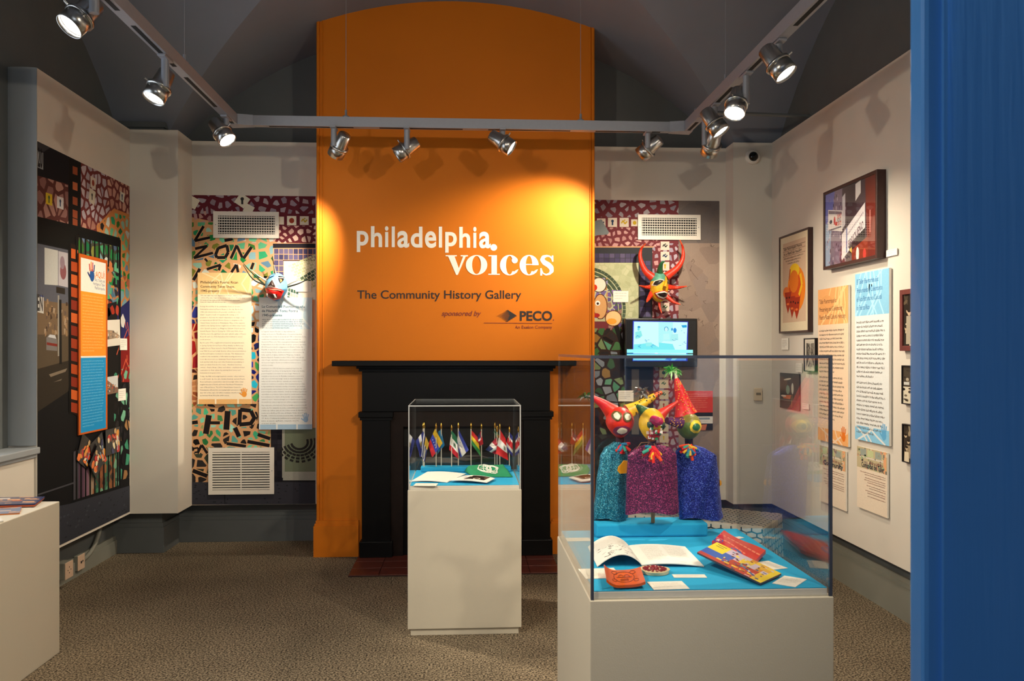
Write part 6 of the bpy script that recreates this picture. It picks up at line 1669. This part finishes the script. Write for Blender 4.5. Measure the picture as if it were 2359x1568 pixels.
sg.build('neck_string', mat('brown_cord', (120, 80, 50), rough=.7, noise=.1), p2)
# right puppet
p3 = thing('hand_puppet', bz(1130, Y3), 'green headed puppet with tall red horn and yellow ringed eye in a blue sequin robe', 'puppet')
robe([(765, 1030, 1120), (800, 960, 1230), (860, 950, 1310), (1100, 965, 1335), (1330, 975, 1352), (1392, 985, 1366)], Y3, .036, G_BLUE, p3, 4, 6)
c_, sf = phead(1070, 600, 104, 116, Y3 - .02, .062, lambda x, y, z: (196, 60, 34) if x > .78 else ((128, 118, 46) if z > .35 else (84, 110, 44)), p3, .12)
horn([PP(1045, 500, Y3), PP(1020, 400, Y3), PP(985, 270, Y3), PP(962, 190, Y3)], .046, .008, 'tall_horn', p3, (206, 26, 22), 14, dots=((226, 160, 50), 46, .0026))
horn([PP(1050, 580, Y3 - .03), PP(970, 572, Y3 - .055), PP(880, 552, Y3 - .075)], .028, .013, 'long_nose', p3, (84, 34, 84), 12, dots=((222, 170, 70), 26, .0024))
horn([PP(962, 195, Y3), PP(958, 140, Y3), PP(952, 95, Y3)], .006, .005, 'horn_cord', p3, (226, 226, 196), 8)
tuft(PP(925, 130, Y3), p3, [(50, 150, 50), (90, 180, 80), (36, 120, 44), (140, 200, 120)], 9, 34, .045)
tuft(PP(985, 150, Y3), p3, [(60, 160, 60), (120, 200, 110)], 10, 12, .03)
e_ = blob(sf, 1100, 597, 58, 56, (226, 196, 40), 'eye', p3, .004, .004, 10, .08, 2); blob(sf, 1097, 597, 36, 32, (34, 100, 60), 'iris', e_, .009, .003, 10, .05, 2)
tassel(1075, 770, Y3 - .055, p3, 11, 34, 1.25); stick(1100, 1340, Y3 + .01, p3)
mitt([(1330, 1060), (1345, 1070), (1348, 1100), (1332, 1115)], Y3 - .005, p3)

for p_, x, y0, y1, Y_ in ((p1, 478, 690, 760, Y1), (p2, 755, 715, 780, Y2), (p3, 1072, 700, 790, Y3)):
    MB().tube([PP(x, y0, Y_ - .01), PP(x, y1, Y_)], .016, 10, color=(70, 50, 60)).build('neck', VCM, p_)
# turquoise riser they stand on
zd = .79
A = on_z(1382, 1251, zd); B = on_z(1652, 1251, zd)
rs = MB().box((A.x, 3.165, zd + .0003), (B.x, 3.292, zd + .052), bev=.008).build('display_riser', BLUEF, None, (A.x + .3, 3.2, zd))
tag(rs, 'long turquoise covered block under the three puppets', 'riser')

# ================================================================== THINGS IN THE PUPPET CASE
def sheet(label, pts, name, cat, draw=None, z=zd, th_=.0015, c=(232, 226, 212), group=None, pm=PRINT, edge=PAPER):
    """flat rectangle on a deck from three picture corners: near left, near right, far left"""
    a, b_, d_ = (on_z(*p, z) for p in pts)
    U = (b_ - a); w = U.length; U.normalize(); V = (d_ - a); V -= U * V.dot(U); h = V.length; V.normalize()
    O = a + V * h
    cv = Canvas(O + Vector((0, 0, th_ + .0005)), U, -V, (0, 0, 1), w, h)
    t = thing(name, (a + b_) / 2 + V * h / 2, label, cat, group)
    MB().prism([O + Vector((0, 0, .0005)), O + U * w + Vector((0, 0, .0005)), a + U * w + Vector((0, 0, .0005)), a + Vector((0, 0, .0005))], (0, 0, th_)).build('sheet', edge, t)
    if draw: draw(cv)
    else:
        cv.fill(c); cv.words(w * .1, h * .2, w * .8, h * .12, 5, (150, 146, 140), h=h * .03)
    cv.build('print', pm, t)
    return t, cv
sheet('narrow white label strip right of the round ceramic', ((1553, 1331), (1629, 1331), (1546, 1324)), 'label_card', 'label')
sheet('white label card right of the orange clay tile', ((1506, 1359), (1589, 1357), (1494, 1341)), 'label_card', 'label')
sheet('white label card behind the orange clay tile', ((1350, 1334), (1435, 1331), (1345, 1311)), 'label_card', 'label')
sheet('white label card beside the red ceramic flag', ((1736, 1296), (1780, 1313), (1758, 1288)), 'label_card', 'label')
sheet('white label card at the corner below the bright painted panel', ((1779, 1344), (1832, 1353), (1803, 1326)), 'label_card', 'label')
sheet('white label card behind the red ceramic flag near the case edge', ((1692, 1243), (1715, 1239), (1686, 1239)), 'label_card', 'label')
sheet('white label card left of the open book by the case wall', ((1307, 1247), (1362, 1246), (1300, 1240)), 'label_card', 'label')
# orange clay tile, corners curled up
a, b_, d_ = on_z(1397, 1360, zd), on_z(1487, 1356, zd), on_z(1391, 1324, zd)
U = b_ - a; V = d_ - a
ot = thing('clay_tile', a + U / 2 + V / 2, 'glazed orange clay tile with a drawn round face', 'tile')
curl = lambda p, q: .004 + .016 * (abs(2 * p - 1) ** 3) * .5 + .012 * (max(0, .3 - p) / .3) ** 2
mb = MB(); mb.grid(lambda p, q: a + U * p + V * q + Vector((0, 0, .010 + curl(p, q))), 12, 8); mb.grid(lambda p, q: a + U * p + V * q + Vector((0, 0, .002 + curl(p, q))), 12, 8)
for e_ in ((0, 0, 1, 0), (1, 0, 1, 1), (1, 1, 0, 1), (0, 1, 0, 0)):
    mb.grid(lambda p, q: a + U * (e_[0] + (e_[2] - e_[0]) * p) + V * (e_[1] + (e_[3] - e_[1]) * p) + Vector((0, 0, .002 + .008 * q + curl(e_[0] + (e_[2] - e_[0]) * p, 0))), 12, 1)
mb.build('tile_body', mat('orange_glaze', (222, 98, 30), rough=.18, noise=.08, nscale=30), ot)
tl = lambda p, q: a + U * p + V * q + Vector((0, 0, .0108 + curl(p, q)))
ln = MB(); INKO = mat('engraved_line', (120, 44, 14), rough=.5, noise=.05)
cir = lambda cx_, cy_, r_, n=20: [tl(cx_ + r_ * .8 * math.cos(2 * math.pi * k / n), cy_ + r_ * math.sin(2 * math.pi * k / n)) for k in range(n + 1)]
for pts in (cir(.5, .5, .34), cir(.42, .56, .08, 12), cir(.58, .56, .08, 12), [tl(.3, .48), tl(.7, .48)], [tl(.4, .36), tl(.6, .36), tl(.6, .28), tl(.4, .28), tl(.4, .36)], cir(.27, .78, .1, 10), cir(.75, .78, .1, 10), cir(.24, .28, .08, 8), cir(.8, .26, .08, 8)): ln.tube(pts, .0009, 4, caps=False)
ln.build('drawn_face', INKO, ot)
# round ceramic with sun rays
c = on_z(1508, 1318, zd); rx_ = (on_z(1542, 1318, zd) - c).length
rc = thing('ceramic_disc', c, 'cream round ceramic with dark red sun rays', 'ceramic')
mb = MB(); wob = lambda an: 1 + .05 * math.sin(3 * an + 1)
mb.add([c + Vector((0, 0, .012))] + [c + Vector((rx_ * wob(2 * math.pi * k / 40) * math.cos(2 * math.pi * k / 40), rx_ * wob(2 * math.pi * k / 40) * math.sin(2 * math.pi * k / 40), .011)) for k in range(40)] + [c + Vector((rx_ * .96 * math.cos(2 * math.pi * k / 40), rx_ * .96 * math.sin(2 * math.pi * k / 40), .001)) for k in range(40)],
       [(0, 1 + k, 1 + (k + 1) % 40) for k in range(40)] + [(1 + k, 41 + k, 41 + (k + 1) % 40, 1 + (k + 1) % 40) for k in range(40)])
mb.build('disc', mat('cream_glaze', (226, 206, 160), rough=.2, noise=.05, nscale=30), rc)
for k in range(16):
    an = 2 * math.pi * k / 16
    q = lambda r_, d: c + Vector((rx_ * r_ * math.cos(an + d), rx_ * r_ * math.sin(an + d), .0125))
    MB().prism([q(.42, -.1), q(.82, -.1), q(.82, .1), q(.42, .1)], (0, 0, .0012)).build('ray', mat('oxblood_glaze', (132, 32, 34), rough=.25, noise=.1), rc)
MB().sphere(c + Vector((0, 0, .0115)), (rx_ * .32, rx_ * .32, .012), 20, 10).build('boss', MATS['oxblood_glaze'], rc)
# open book
sp0, sp1 = on_z(1479, 1306, zd), on_z(1448, 1261, zd); rg0 = on_z(1622, 1306, zd)
W_ = rg0 - sp0; H_ = sp1 - sp0
ob = thing('open_book', (sp0 + sp1) / 2, 'open book with white pages, left page arching up, before the puppets', 'book')
def page(sgn, bulge, th_):
    def top(p, q): 
        z_ = .004 + bulge * math.sin(math.pi * min(1, p * 1.02)) ** .8 * (1 - .25 * p) + .004 * (1 - p)
        return sp0 + W_ * (sgn * p) + H_ * q + Vector((0, 0, z_))
    return top
for sgn, bulge, nm in ((1, .008, 'right'), (-1, .042, 'left')):
    top = page(sgn * (1 if sgn > 0 else .72), bulge, 0); mb = MB()
    mb.grid(lambda p, q: top(p, q), 18, 4); mb.grid(lambda p, q: top(p, q) - Vector((0, 0, .003)), 18, 4)
    for q_ in (0, 1): mb.grid(lambda p, q: top(p, q_) - Vector((0, 0, .003 * q)), 18, 1)
    mb.grid(lambda p, q: top(1, p) - Vector((0, 0, .003 * q)), 4, 1)
    pg = mb.build('page_block', PAPER, ob, fix=False)
    w, h = W_.length, H_.length
    cv = Canvas((0, 0, 0), (1, 0, 0), (0, 1, 0), (0, 0, 1), w, h); r = random.Random(5)
    if sgn > 0:
        cv.words(w * .16, h * .1, w * .34, h * .05, 15, (176, 168, 152), h=h * .014, r=r); cv.words(w * .56, h * .1, w * .34, h * .05, 12, (176, 168, 152), h=h * .014, r=r); cv.words(w * .65, h * .9, w * .12, h * .05, 1, (120, 112, 100), h=h * .014)
    else:
        for k in range(22): cv.words(w * .1, h * (.05 + .02 * k), w * .8, h * .03, 1, (150, 142, 130), h=h * .006, r=r)
        cv.up()
        for k in range(46):
            x, y = r.uniform(.1, .9) * w, r.uniform(.45, .95) * h; cv.line([(x, y), (x + r.uniform(.02, .12) * w, y + r.uniform(-.03, .03) * h)], r.uniform(.002, .006), r.choice([(50, 46, 44), (90, 84, 78), (120, 112, 104)]))
    wp = lambda x, y, e_, top=top, w=w, h=h, sgn=sgn: top(min(1, (x if sgn > 0 else w - x) / w), 1 - min(1, y / h)) + Vector((0, 0, e_))
    cv.build('page_print', PRINT, pg, warp=wp)
# red ceramic flag
q0, q1, q2 = on_z(1728, 1301, zd), on_z(1762, 1281, zd), on_z(1623, 1243, zd)
def slab(name, label, cat, corners, zs, th_, m, draw, wave=0.0):
    """tilted slab: corners near-left.. as world points with heights zs"""
    t = thing(name, sum(corners, Vector()) / 4, label, cat)
    K_ = [Vector((p.x, p.y, zd + z_)) for p, z_ in zip(corners, zs)]
    f = lambda p, q: (K_[0] * (1 - p) + K_[1] * p) * (1 - q) + (K_[3] * (1 - p) + K_[2] * p) * q + Vector((0, 0, wave * math.sin(p * 5) * math.sin(q * 3 + 1)))
    mb = MB(); mb.grid(lambda p, q: f(p, q) + Vector((0, 0, th_)), 14, 8); mb.grid(f, 14, 8)
    for q_ in (0, 1): mb.grid(lambda p, q: f(p, q_) + Vector((0, 0, th_ * q)), 14, 1)
    for p_ in (0, 1): mb.grid(lambda p, q: f(p_, p) + Vector((0, 0, th_ * q)), 8, 1)
    mb.build('slab', m, t)
    w, h = (K_[1] - K_[0]).length, (K_[3] - K_[0]).length
    cv = Canvas((0, 0, 0), (1, 0, 0), (0, 1, 0), (0, 0, 1), 1, 1); draw(cv)
    cv.build('painted_face', GLOSS, t, warp=lambda x, y, e_: f(x, 1 - y) + Vector((0, 0, th_ + e_)))
    # little prop under the raised edge
    hi = max(range(4), key=lambda i: zs[i]); pc = K_[hi] * .8 + sum(K_, Vector()) / 4 * .2
    if zs[hi] > .02: MB().box((pc.x - .01, pc.y - .01, zd + .0005), (pc.x + .01, pc.y + .01, pc.z - .0)).build('prop', GREYM, t)
    return t
def strip_cells(cv, x0, y0, x1, y1, c, n=6):
    """fill split into strips so that it follows a bent face"""
    for i in range(n): cv.rect(x0 + (x1 - x0) * i / n, y0, x0 + (x1 - x0) * (i + 1) / n, y1, c)
def red_flag(cv):
    for i in range(10):
        for j in range(5): cv.rect(i / 10, j / 5, (i + 1) / 10, (j + 1) / 5, (200, 34, 22))
    cv.up()
    for y in (.3, .62): 
        for i in range(10): cv.rect(i / 10, y, (i + .8) / 10, y + .07, (226, 120, 96))
    for x, y, rr_ in ((.1, .78, .16), (.62, .9, .2)):
        cv.ell(x, y, rr_ * .8, rr_, (70, 90, 160), 14); cv.up(); star = [(x + (.09 if k % 2 == 0 else .035) * math.cos(math.pi / 2 + k * math.pi / 5) * .8, y - (.11 if k % 2 == 0 else .045) * math.sin(math.pi / 2 + k * math.pi / 5)) for k in range(10)]; cv.poly(star, (226, 226, 230)); cv.layer -= 1
slab('ceramic_flag', 'glossy red ceramic flag with blue patches and white stars', 'ceramic', [on_z(1640, 1262, zd), on_z(1728, 1308, zd), on_z(1764, 1286, zd), on_z(1668, 1240, zd)], (.012, .006, .012, .02), .012, mat('red_glaze', (196, 34, 22), rough=.15, noise=.06), red_flag, .006)
def bright_panel(cv):
    r = random.Random(21)
    for i in range(12):
        for j in range(6):
            x, y = i / 12, j / 6
            c_ = (200, 184, 206) if y < .5 and x < .5 else ((176, 60, 30) if y >= .5 and x < .8 else (222, 180, 40))
            if x < .34 and .33 < y < .7: c_ = (50, 90, 176)
            if x < .25 and y < .34: c_ = (236, 206, 30)
            if x > .86: c_ = (236, 206, 30)
            if .45 < x < .85 and y < .5: c_ = r.choice([(222, 170, 40), (200, 184, 200), (206, 140, 40), (226, 190, 60)])
            cv.rect(x, y, x + 1 / 12, y + 1 / 6, c_)
    cv.up()
    for k in range(70):
        x, y = r.uniform(.3, .9), r.uniform(.05, .95); cv.rect(x, y, min(1, x + r.uniform(.015, .06)), min(1, y + r.uniform(.02, .07)), r.choice([(240, 214, 60), (120, 40, 26), (90, 60, 40), (206, 196, 210), (60, 80, 130), (236, 200, 50), (176, 70, 30)]))
    for k in range(5): cv.rect(.26 + .12 * k, .78, .34 + .12 * k, .84, (240, 200, 50))
    cv.ell(.6, .52, .05, .1, (110, 140, 140), 10); cv.line([(.62, .6), (.85, .82)], .05, (70, 96, 150)); cv.line([(.05, .1), (.2, .1)], .03, (90, 80, 30)); cv.line([(.05, .2), (.18, .2)], .03, (90, 80, 30))
slab('painted_panel', 'small bright painted panel in yellow, blue and red, propped up at its far end', 'painting', [on_z(1606, 1305, zd), on_z(1752, 1350, zd), on_z(1800, 1329, zd), on_z(1652, 1283, zd)], (.042, .004, .006, .046), .006, mat('panel_edge', (60, 50, 60), rough=.5, noise=.1), bright_panel)

# ================================================================== FLAG CASE
zf = .79
FLG = lambda x, y, Y: on_y(900 + x / 4.9146, 880 + y / 4.9146, Y)
fb = MB().box((-.255, 4.935, zf + .0003), (.275, 5.018, zf + .03), bev=.005).build('flag_holder_strip', BLUEF, None, (0, 4.95, zf))
tag(fb, 'turquoise covered strip along the back of the flag case holding the flag poles', 'holder')
GOLD = mat('gold_finial', (206, 160, 70), rough=.25, metal=1.0, noise=.05)
POLEB = mat('black_pole', (20, 18, 18), rough=.4, noise=.05)
FLM = mat('flag_cloth', vcol=True, rough=.55, spec=.4, noise=.04, nscale=200)
def small_flag(lab, px_, fy, Y, quad, colfn):
    top = FLG(px_, fy, Y); zb0 = zf + .0305
    t = thing('table_flag', (top.x, Y, zb0), 'small ' + lab, 'flag', 'national table flags in the case')
    MB().tube([(top.x, Y, zb0), (top.x, Y, top.z - .02)], .0028, 7).build('pole', POLEB if Y > 4.0 and False else mat('white_pole', (206, 196, 176), rough=.4, noise=.03), t)
    MB().lathe([(.003, -.022), (.0055, -.016), (.0035, -.01), (.006, -.006), (.004, 0), (.0008, .013)], Matrix.Translation(top), 10).build('finial', GOLD, t)
    Q_ = [FLG(x, y, Y - .004) for x, y in quad]; rr_ = random.Random(int(px_)); ph = rr_.uniform(0, 6)
    def fn(p, q):
        w_ = (Q_[0] * (1 - p) + Q_[1] * p) * (1 - q) + (Q_[3] * (1 - p) + Q_[2] * p) * q
        return w_ + Vector((0, -.012 * math.sin(p * 5 + q * 3 + ph) * min(1, .3 + p) - .006 * math.sin(q * 9 + ph), 0))
    MB().grid(fn, 16, 18, colfn=colfn).build('flag_cloth', FLM, t, fix=False)
bands = lambda *cs_: (lambda p, q: cs_[min(len(cs_) - 1, int(q * len(cs_)))])
W3 = (232, 228, 222)
small_flag('blue and white striped flag with a small emblem', 368, 482, 4.985, [(375, 545), (402, 740), (335, 850), (283, 665)], lambda p, q: ((190, 170, 90) if abs(p - .5) < .12 and abs(q - .5) < .14 else W3) if .33 < q < .67 else (44, 54, 140))
small_flag('narrow striped flag in white and navy with a golden sun', 380, 478, 4.96, [(366, 550), (340, 830), (382, 902), (434, 690)], lambda p, q: (206, 170, 60) if p < .4 and q > .45 else (W3 if int(q * 7) % 2 else (40, 50, 110)))
small_flag('yellow, blue and red banded flag with an arc of stars', 515, 488, 4.96, [(503, 525), (588, 690), (470, 852), (424, 705)], lambda p, q: (214, 172, 30) if q < .36 else ((226, 226, 236) if .48 < q < .54 and int(p * 16) % 3 == 0 and .2 < p < .8 else ((46, 66, 176) if q < .68 else (196, 26, 36))))
small_flag('sky blue flag mostly hidden behind the yellow, blue and red one', 573, 485, 4.995, [(570, 540), (612, 715), (525, 820), (535, 560)], lambda p, q: (30, 120, 170) if q < .85 else (20, 90, 130))
small_flag('green, white and red flag with a round emblem', 690, 505, 4.955, [(688, 545), (750, 620), (768, 872), (662, 765)], lambda p, q: (34, 110, 76) if q < .36 else ((70, 100, 70) if abs(q - .52) < .07 and abs(p - .6) < .17 else (W3 if q < .7 else (206, 30, 44))))
small_flag('blue and white flag with five dark stars', 766, 480, 4.985, [(772, 540), (884, 765), (792, 858), (746, 685)], lambda p, q: (58, 72, 170) if q < .36 or q > .84 else ((40, 60, 140) if (int(p * 16), int(q * 18)) in ((5, 9), (9, 9), (7, 11), (5, 13), (9, 13)) else W3))
small_flag('red, yellow and green banded flag', 910, 485, 4.955, [(914, 545), (985, 620), (1022, 848), (916, 700)], bands((196, 34, 28), (226, 190, 30), (46, 130, 66)))
small_flag('red, white and navy flag with one star', 1028, 490, 4.985, [(1026, 550), (982, 610), (1000, 725), (1050, 700)], lambda p, q: (196, 36, 50) if q > .55 or p < .35 else ((40, 50, 100) if q < .4 else W3))
small_flag('green flag with a yellow patch, mostly hidden', 1180, 480, 5.005, [(1180, 515), (1232, 600), (1218, 650), (1165, 570)], lambda p, q: (206, 176, 50) if abs(p - .7) < .2 and abs(q - .5) < .2 else (30, 90, 70))
small_flag('quartered red and navy flag with a white cross', 1205, 520, 4.978, [(1192, 632), (1072, 765), (1190, 822), (1300, 762)], lambda p, q: W3 if abs(q - .5) < .13 or abs(p - .48) < .12 else ((170, 36, 56) if (p < .48) == (q < .5) else (44, 50, 100)))
small_flag('red and white banded flag with a small shield', 1236, 493, 4.948, [(1240, 540), (1302, 640), (1332, 890), (1190, 805)], lambda p, q: (206, 32, 36) if q < .34 or q > .66 else ((120, 130, 110) if abs(p - .72) < .12 and abs(q - .52) < .08 else W3))
small_flag('blue, white and red banded flag pressed against the acrylic', 1344, 525, 4.972, [(1350, 570), (1378, 610), (1382, 845), (1288, 735)], lambda p, q: (50, 56, 140) if q < .2 or q > .84 else (W3 if q < .36 or q > .68 else (206, 32, 44)))
# folded green shirt
A, B, D_, C4 = on_z(900 + 935 / 4.9146, 880 + 1076 / 4.9146, zf), on_z(900 + 1385 / 4.9146, 880 + 1078 / 4.9146, zf), on_z(900 + 835 / 4.9146, 880 + 1018 / 4.9146, zf), on_z(900 + 1300 / 4.9146, 880 + 1018 / 4.9146, zf)
sh = thing('folded_shirt', (A + B + C4 + D_) / 4, 'folded green cotton shirt with a white line drawing', 'shirt')
SHM = mat('green_cotton', (40, 136, 92), rough=.85, spec=.2, noise=.06, nscale=90)
hgt = lambda p, q: .012 + .006 * math.sin(p * 7 + q * 2) * math.sin(q * 6) + .034 * q + .016 * max(0, p - .55) * q * 2
sf_ = lambda p, q: (A * (1 - p) + B * p) * (1 - q) + (D_ * (1 - p) + C4 * p) * q + Vector((0, 0, hgt(p, q) * min(1, 12 * min(p, 1 - p, q, 1 - q) + .15) + .001))
MB().grid(sf_, 30, 20).build('shirt_cloth', SHM, sh, fix=False)
pl_ = MB(); rs_ = random.Random(6)
for k in range(9):
    pts = [];
    cx_, cy_, ra, rb = .5 + rs_.uniform(-.14, .14), .48 + rs_.uniform(-.16, .16), rs_.uniform(.06, .17), rs_.uniform(.12, .34)
    for j in range(19): an = 2 * math.pi * j / 18; pts.append(sf_(min(.97, max(.03, cx_ + ra * math.cos(an) + .02 * math.sin(3 * an))), min(.95, max(.05, cy_ + rb * math.sin(an)))) + Vector((0, 0, .0012)))
    pl_.tube(pts, .0022, 4, caps=False)
pl_.build('white_print', PAPER, sh)
# open album
FP = lambda x, y: (900 + x / 4.9146, 880 + y / 4.9146)
def album(label, near_l, near_r, far_r, far_l, z_, draw, bul, name='open_album'):
    K_ = [on_z(*FP(*p), zf) for p in (near_l, near_r, far_r, far_l)]
    t = thing(name, sum(K_, Vector()) / 4, label, 'book')
    f = lambda p, q: (K_[0] * (1 - p) + K_[1] * p) * (1 - q) + (K_[3] * (1 - p) + K_[2] * p) * q + Vector((0, 0, z_ + bul * math.sin(math.pi * p)))
    mb = MB(); mb.grid(lambda p, q: f(p, q) + Vector((0, 0, .004)), 12, 4); mb.grid(f, 12, 4)
    for q_ in (0, 1): mb.grid(lambda p, q: f(p, q_) + Vector((0, 0, .004 * q)), 12, 1)
    for p_ in (0, 1): mb.grid(lambda p, q: f(p_, p) + Vector((0, 0, .004 * q)), 4, 1)
    mb.build('page_block', PAPER, t)
    if draw:
        cv = Canvas((0, 0, 0), (1, 0, 0), (0, 1, 0), (0, 0, 1), 1, 1); draw(cv)
        cv.build('page_print', PRINT, t, warp=lambda x, y, e_: f(min(1, max(0, x)), 1 - min(1, max(0, y))) + Vector((0, 0, .004 + e_)))
    return t
album('blank white page spread lying open in the flag case', (232, 1128), (640, 1140), (850, 1045), (415, 1022), .001, None, .006)
def dark_photo(cv):
    for i in range(8): cv.rect(.3 + i * .07, .05, .37 + i * .07, .75, (34, 22, 16))
    cv.up(); cv.ell(.62, .62, .1, .14, (222, 210, 190), 10); cv.ell(.3, .25, .05, .06, (206, 190, 170), 8); cv.ell(.8, .3, .06, .12, (120, 90, 70), 8); cv.ell(.55, .3, .08, .1, (70, 46, 36), 8)
album('white page with a large dark portrait photograph in the flag case', (655, 1136), (1090, 1158), (1180, 1110), (850, 1078), .0085, dark_photo, .006, 'photo_page')
sheet('white label card at the front edge of the flag case', (FP(258, 1174), FP(514, 1176), FP(275, 1146)), 'label_card', 'label', z=zf)
def grey_photo(cv): cv.fill((206, 196, 180)); cv.rect(cv.w * .08, cv.h * .1, cv.w * .9, cv.h * .9, (110, 84, 74)); cv.up(); cv.ell(cv.w * .6, cv.h * .5, cv.w * .1, cv.h * .3, (160, 130, 110), 8)
sheet('small brown photograph behind the blank page spread', (FP(450, 1000), FP(640, 1003), FP(470, 962)), 'photograph', 'photograph', draw=grey_photo, z=zf)

# ================================================================== BROCHURES ON THE LOW PLINTH
zl = .7525
def stack(label, near_l, near_r, far_l, n, cols_, cat, name, z0=0.0):
    a, b_, d_ = (on_z(*p, zl) for p in (near_l, near_r, far_l))
    U = b_ - a; V = d_ - a; t = thing(name, a + U / 2 + V / 2, label, cat)
    r = random.Random(len(label))
    mb = MB()
    for k in range(n):
        off = Vector((r.uniform(-.006, .006), r.uniform(-.006, .006), z0 + .0005 + .005 * k)) if n > 1 else Vector((0, 0, z0 + .0005))
        mb.prism([a + off, a + U + off, a + U + V + off, a + V + off], (0, 0, .0045), cols_[k % len(cols_)])
    mb.build('pages', PRINT, t)
    O = a + V; cv = Canvas(O + Vector((0, 0, z0 + .001 + .005 * n)), U.normalized(), -V.normalized(), (0, 0, 1), U.length, V.length)
    cv.fill(cols_[-1])
    for k in range(14):
        x, y = r.uniform(0, .85) * cv.w, r.uniform(0, .85) * cv.h; cv.rect(x, y, min(cv.w, x + r.uniform(.05, .3) * cv.w), min(cv.h, y + r.uniform(.04, .16) * cv.h), r.choice(cols_[:-1] + [(206, 150, 110)]))
    cv.build('cover_print', GLOSS, t)
stack('stack of dark blue brochures on the plinth below the window', (-60, 1171), (78, 1168), (-30, 1153), 3, [(206, 196, 190), (180, 80, 40), (60, 64, 96)], 'brochure', 'brochure_stack')
stack('orange and white picture leaflets fanned on the plinth', (-70, 1190), (45, 1184), (-60, 1175), 1, [(206, 120, 60), (190, 170, 160), (120, 130, 150)], 'leaflet', 'leaflet')
stack('plain white card at the front of the brochure plinth', (-60, 1216), (8, 1202), (-70, 1199), 1, [(226, 220, 206), (232, 226, 212)], 'card', 'loose_card')
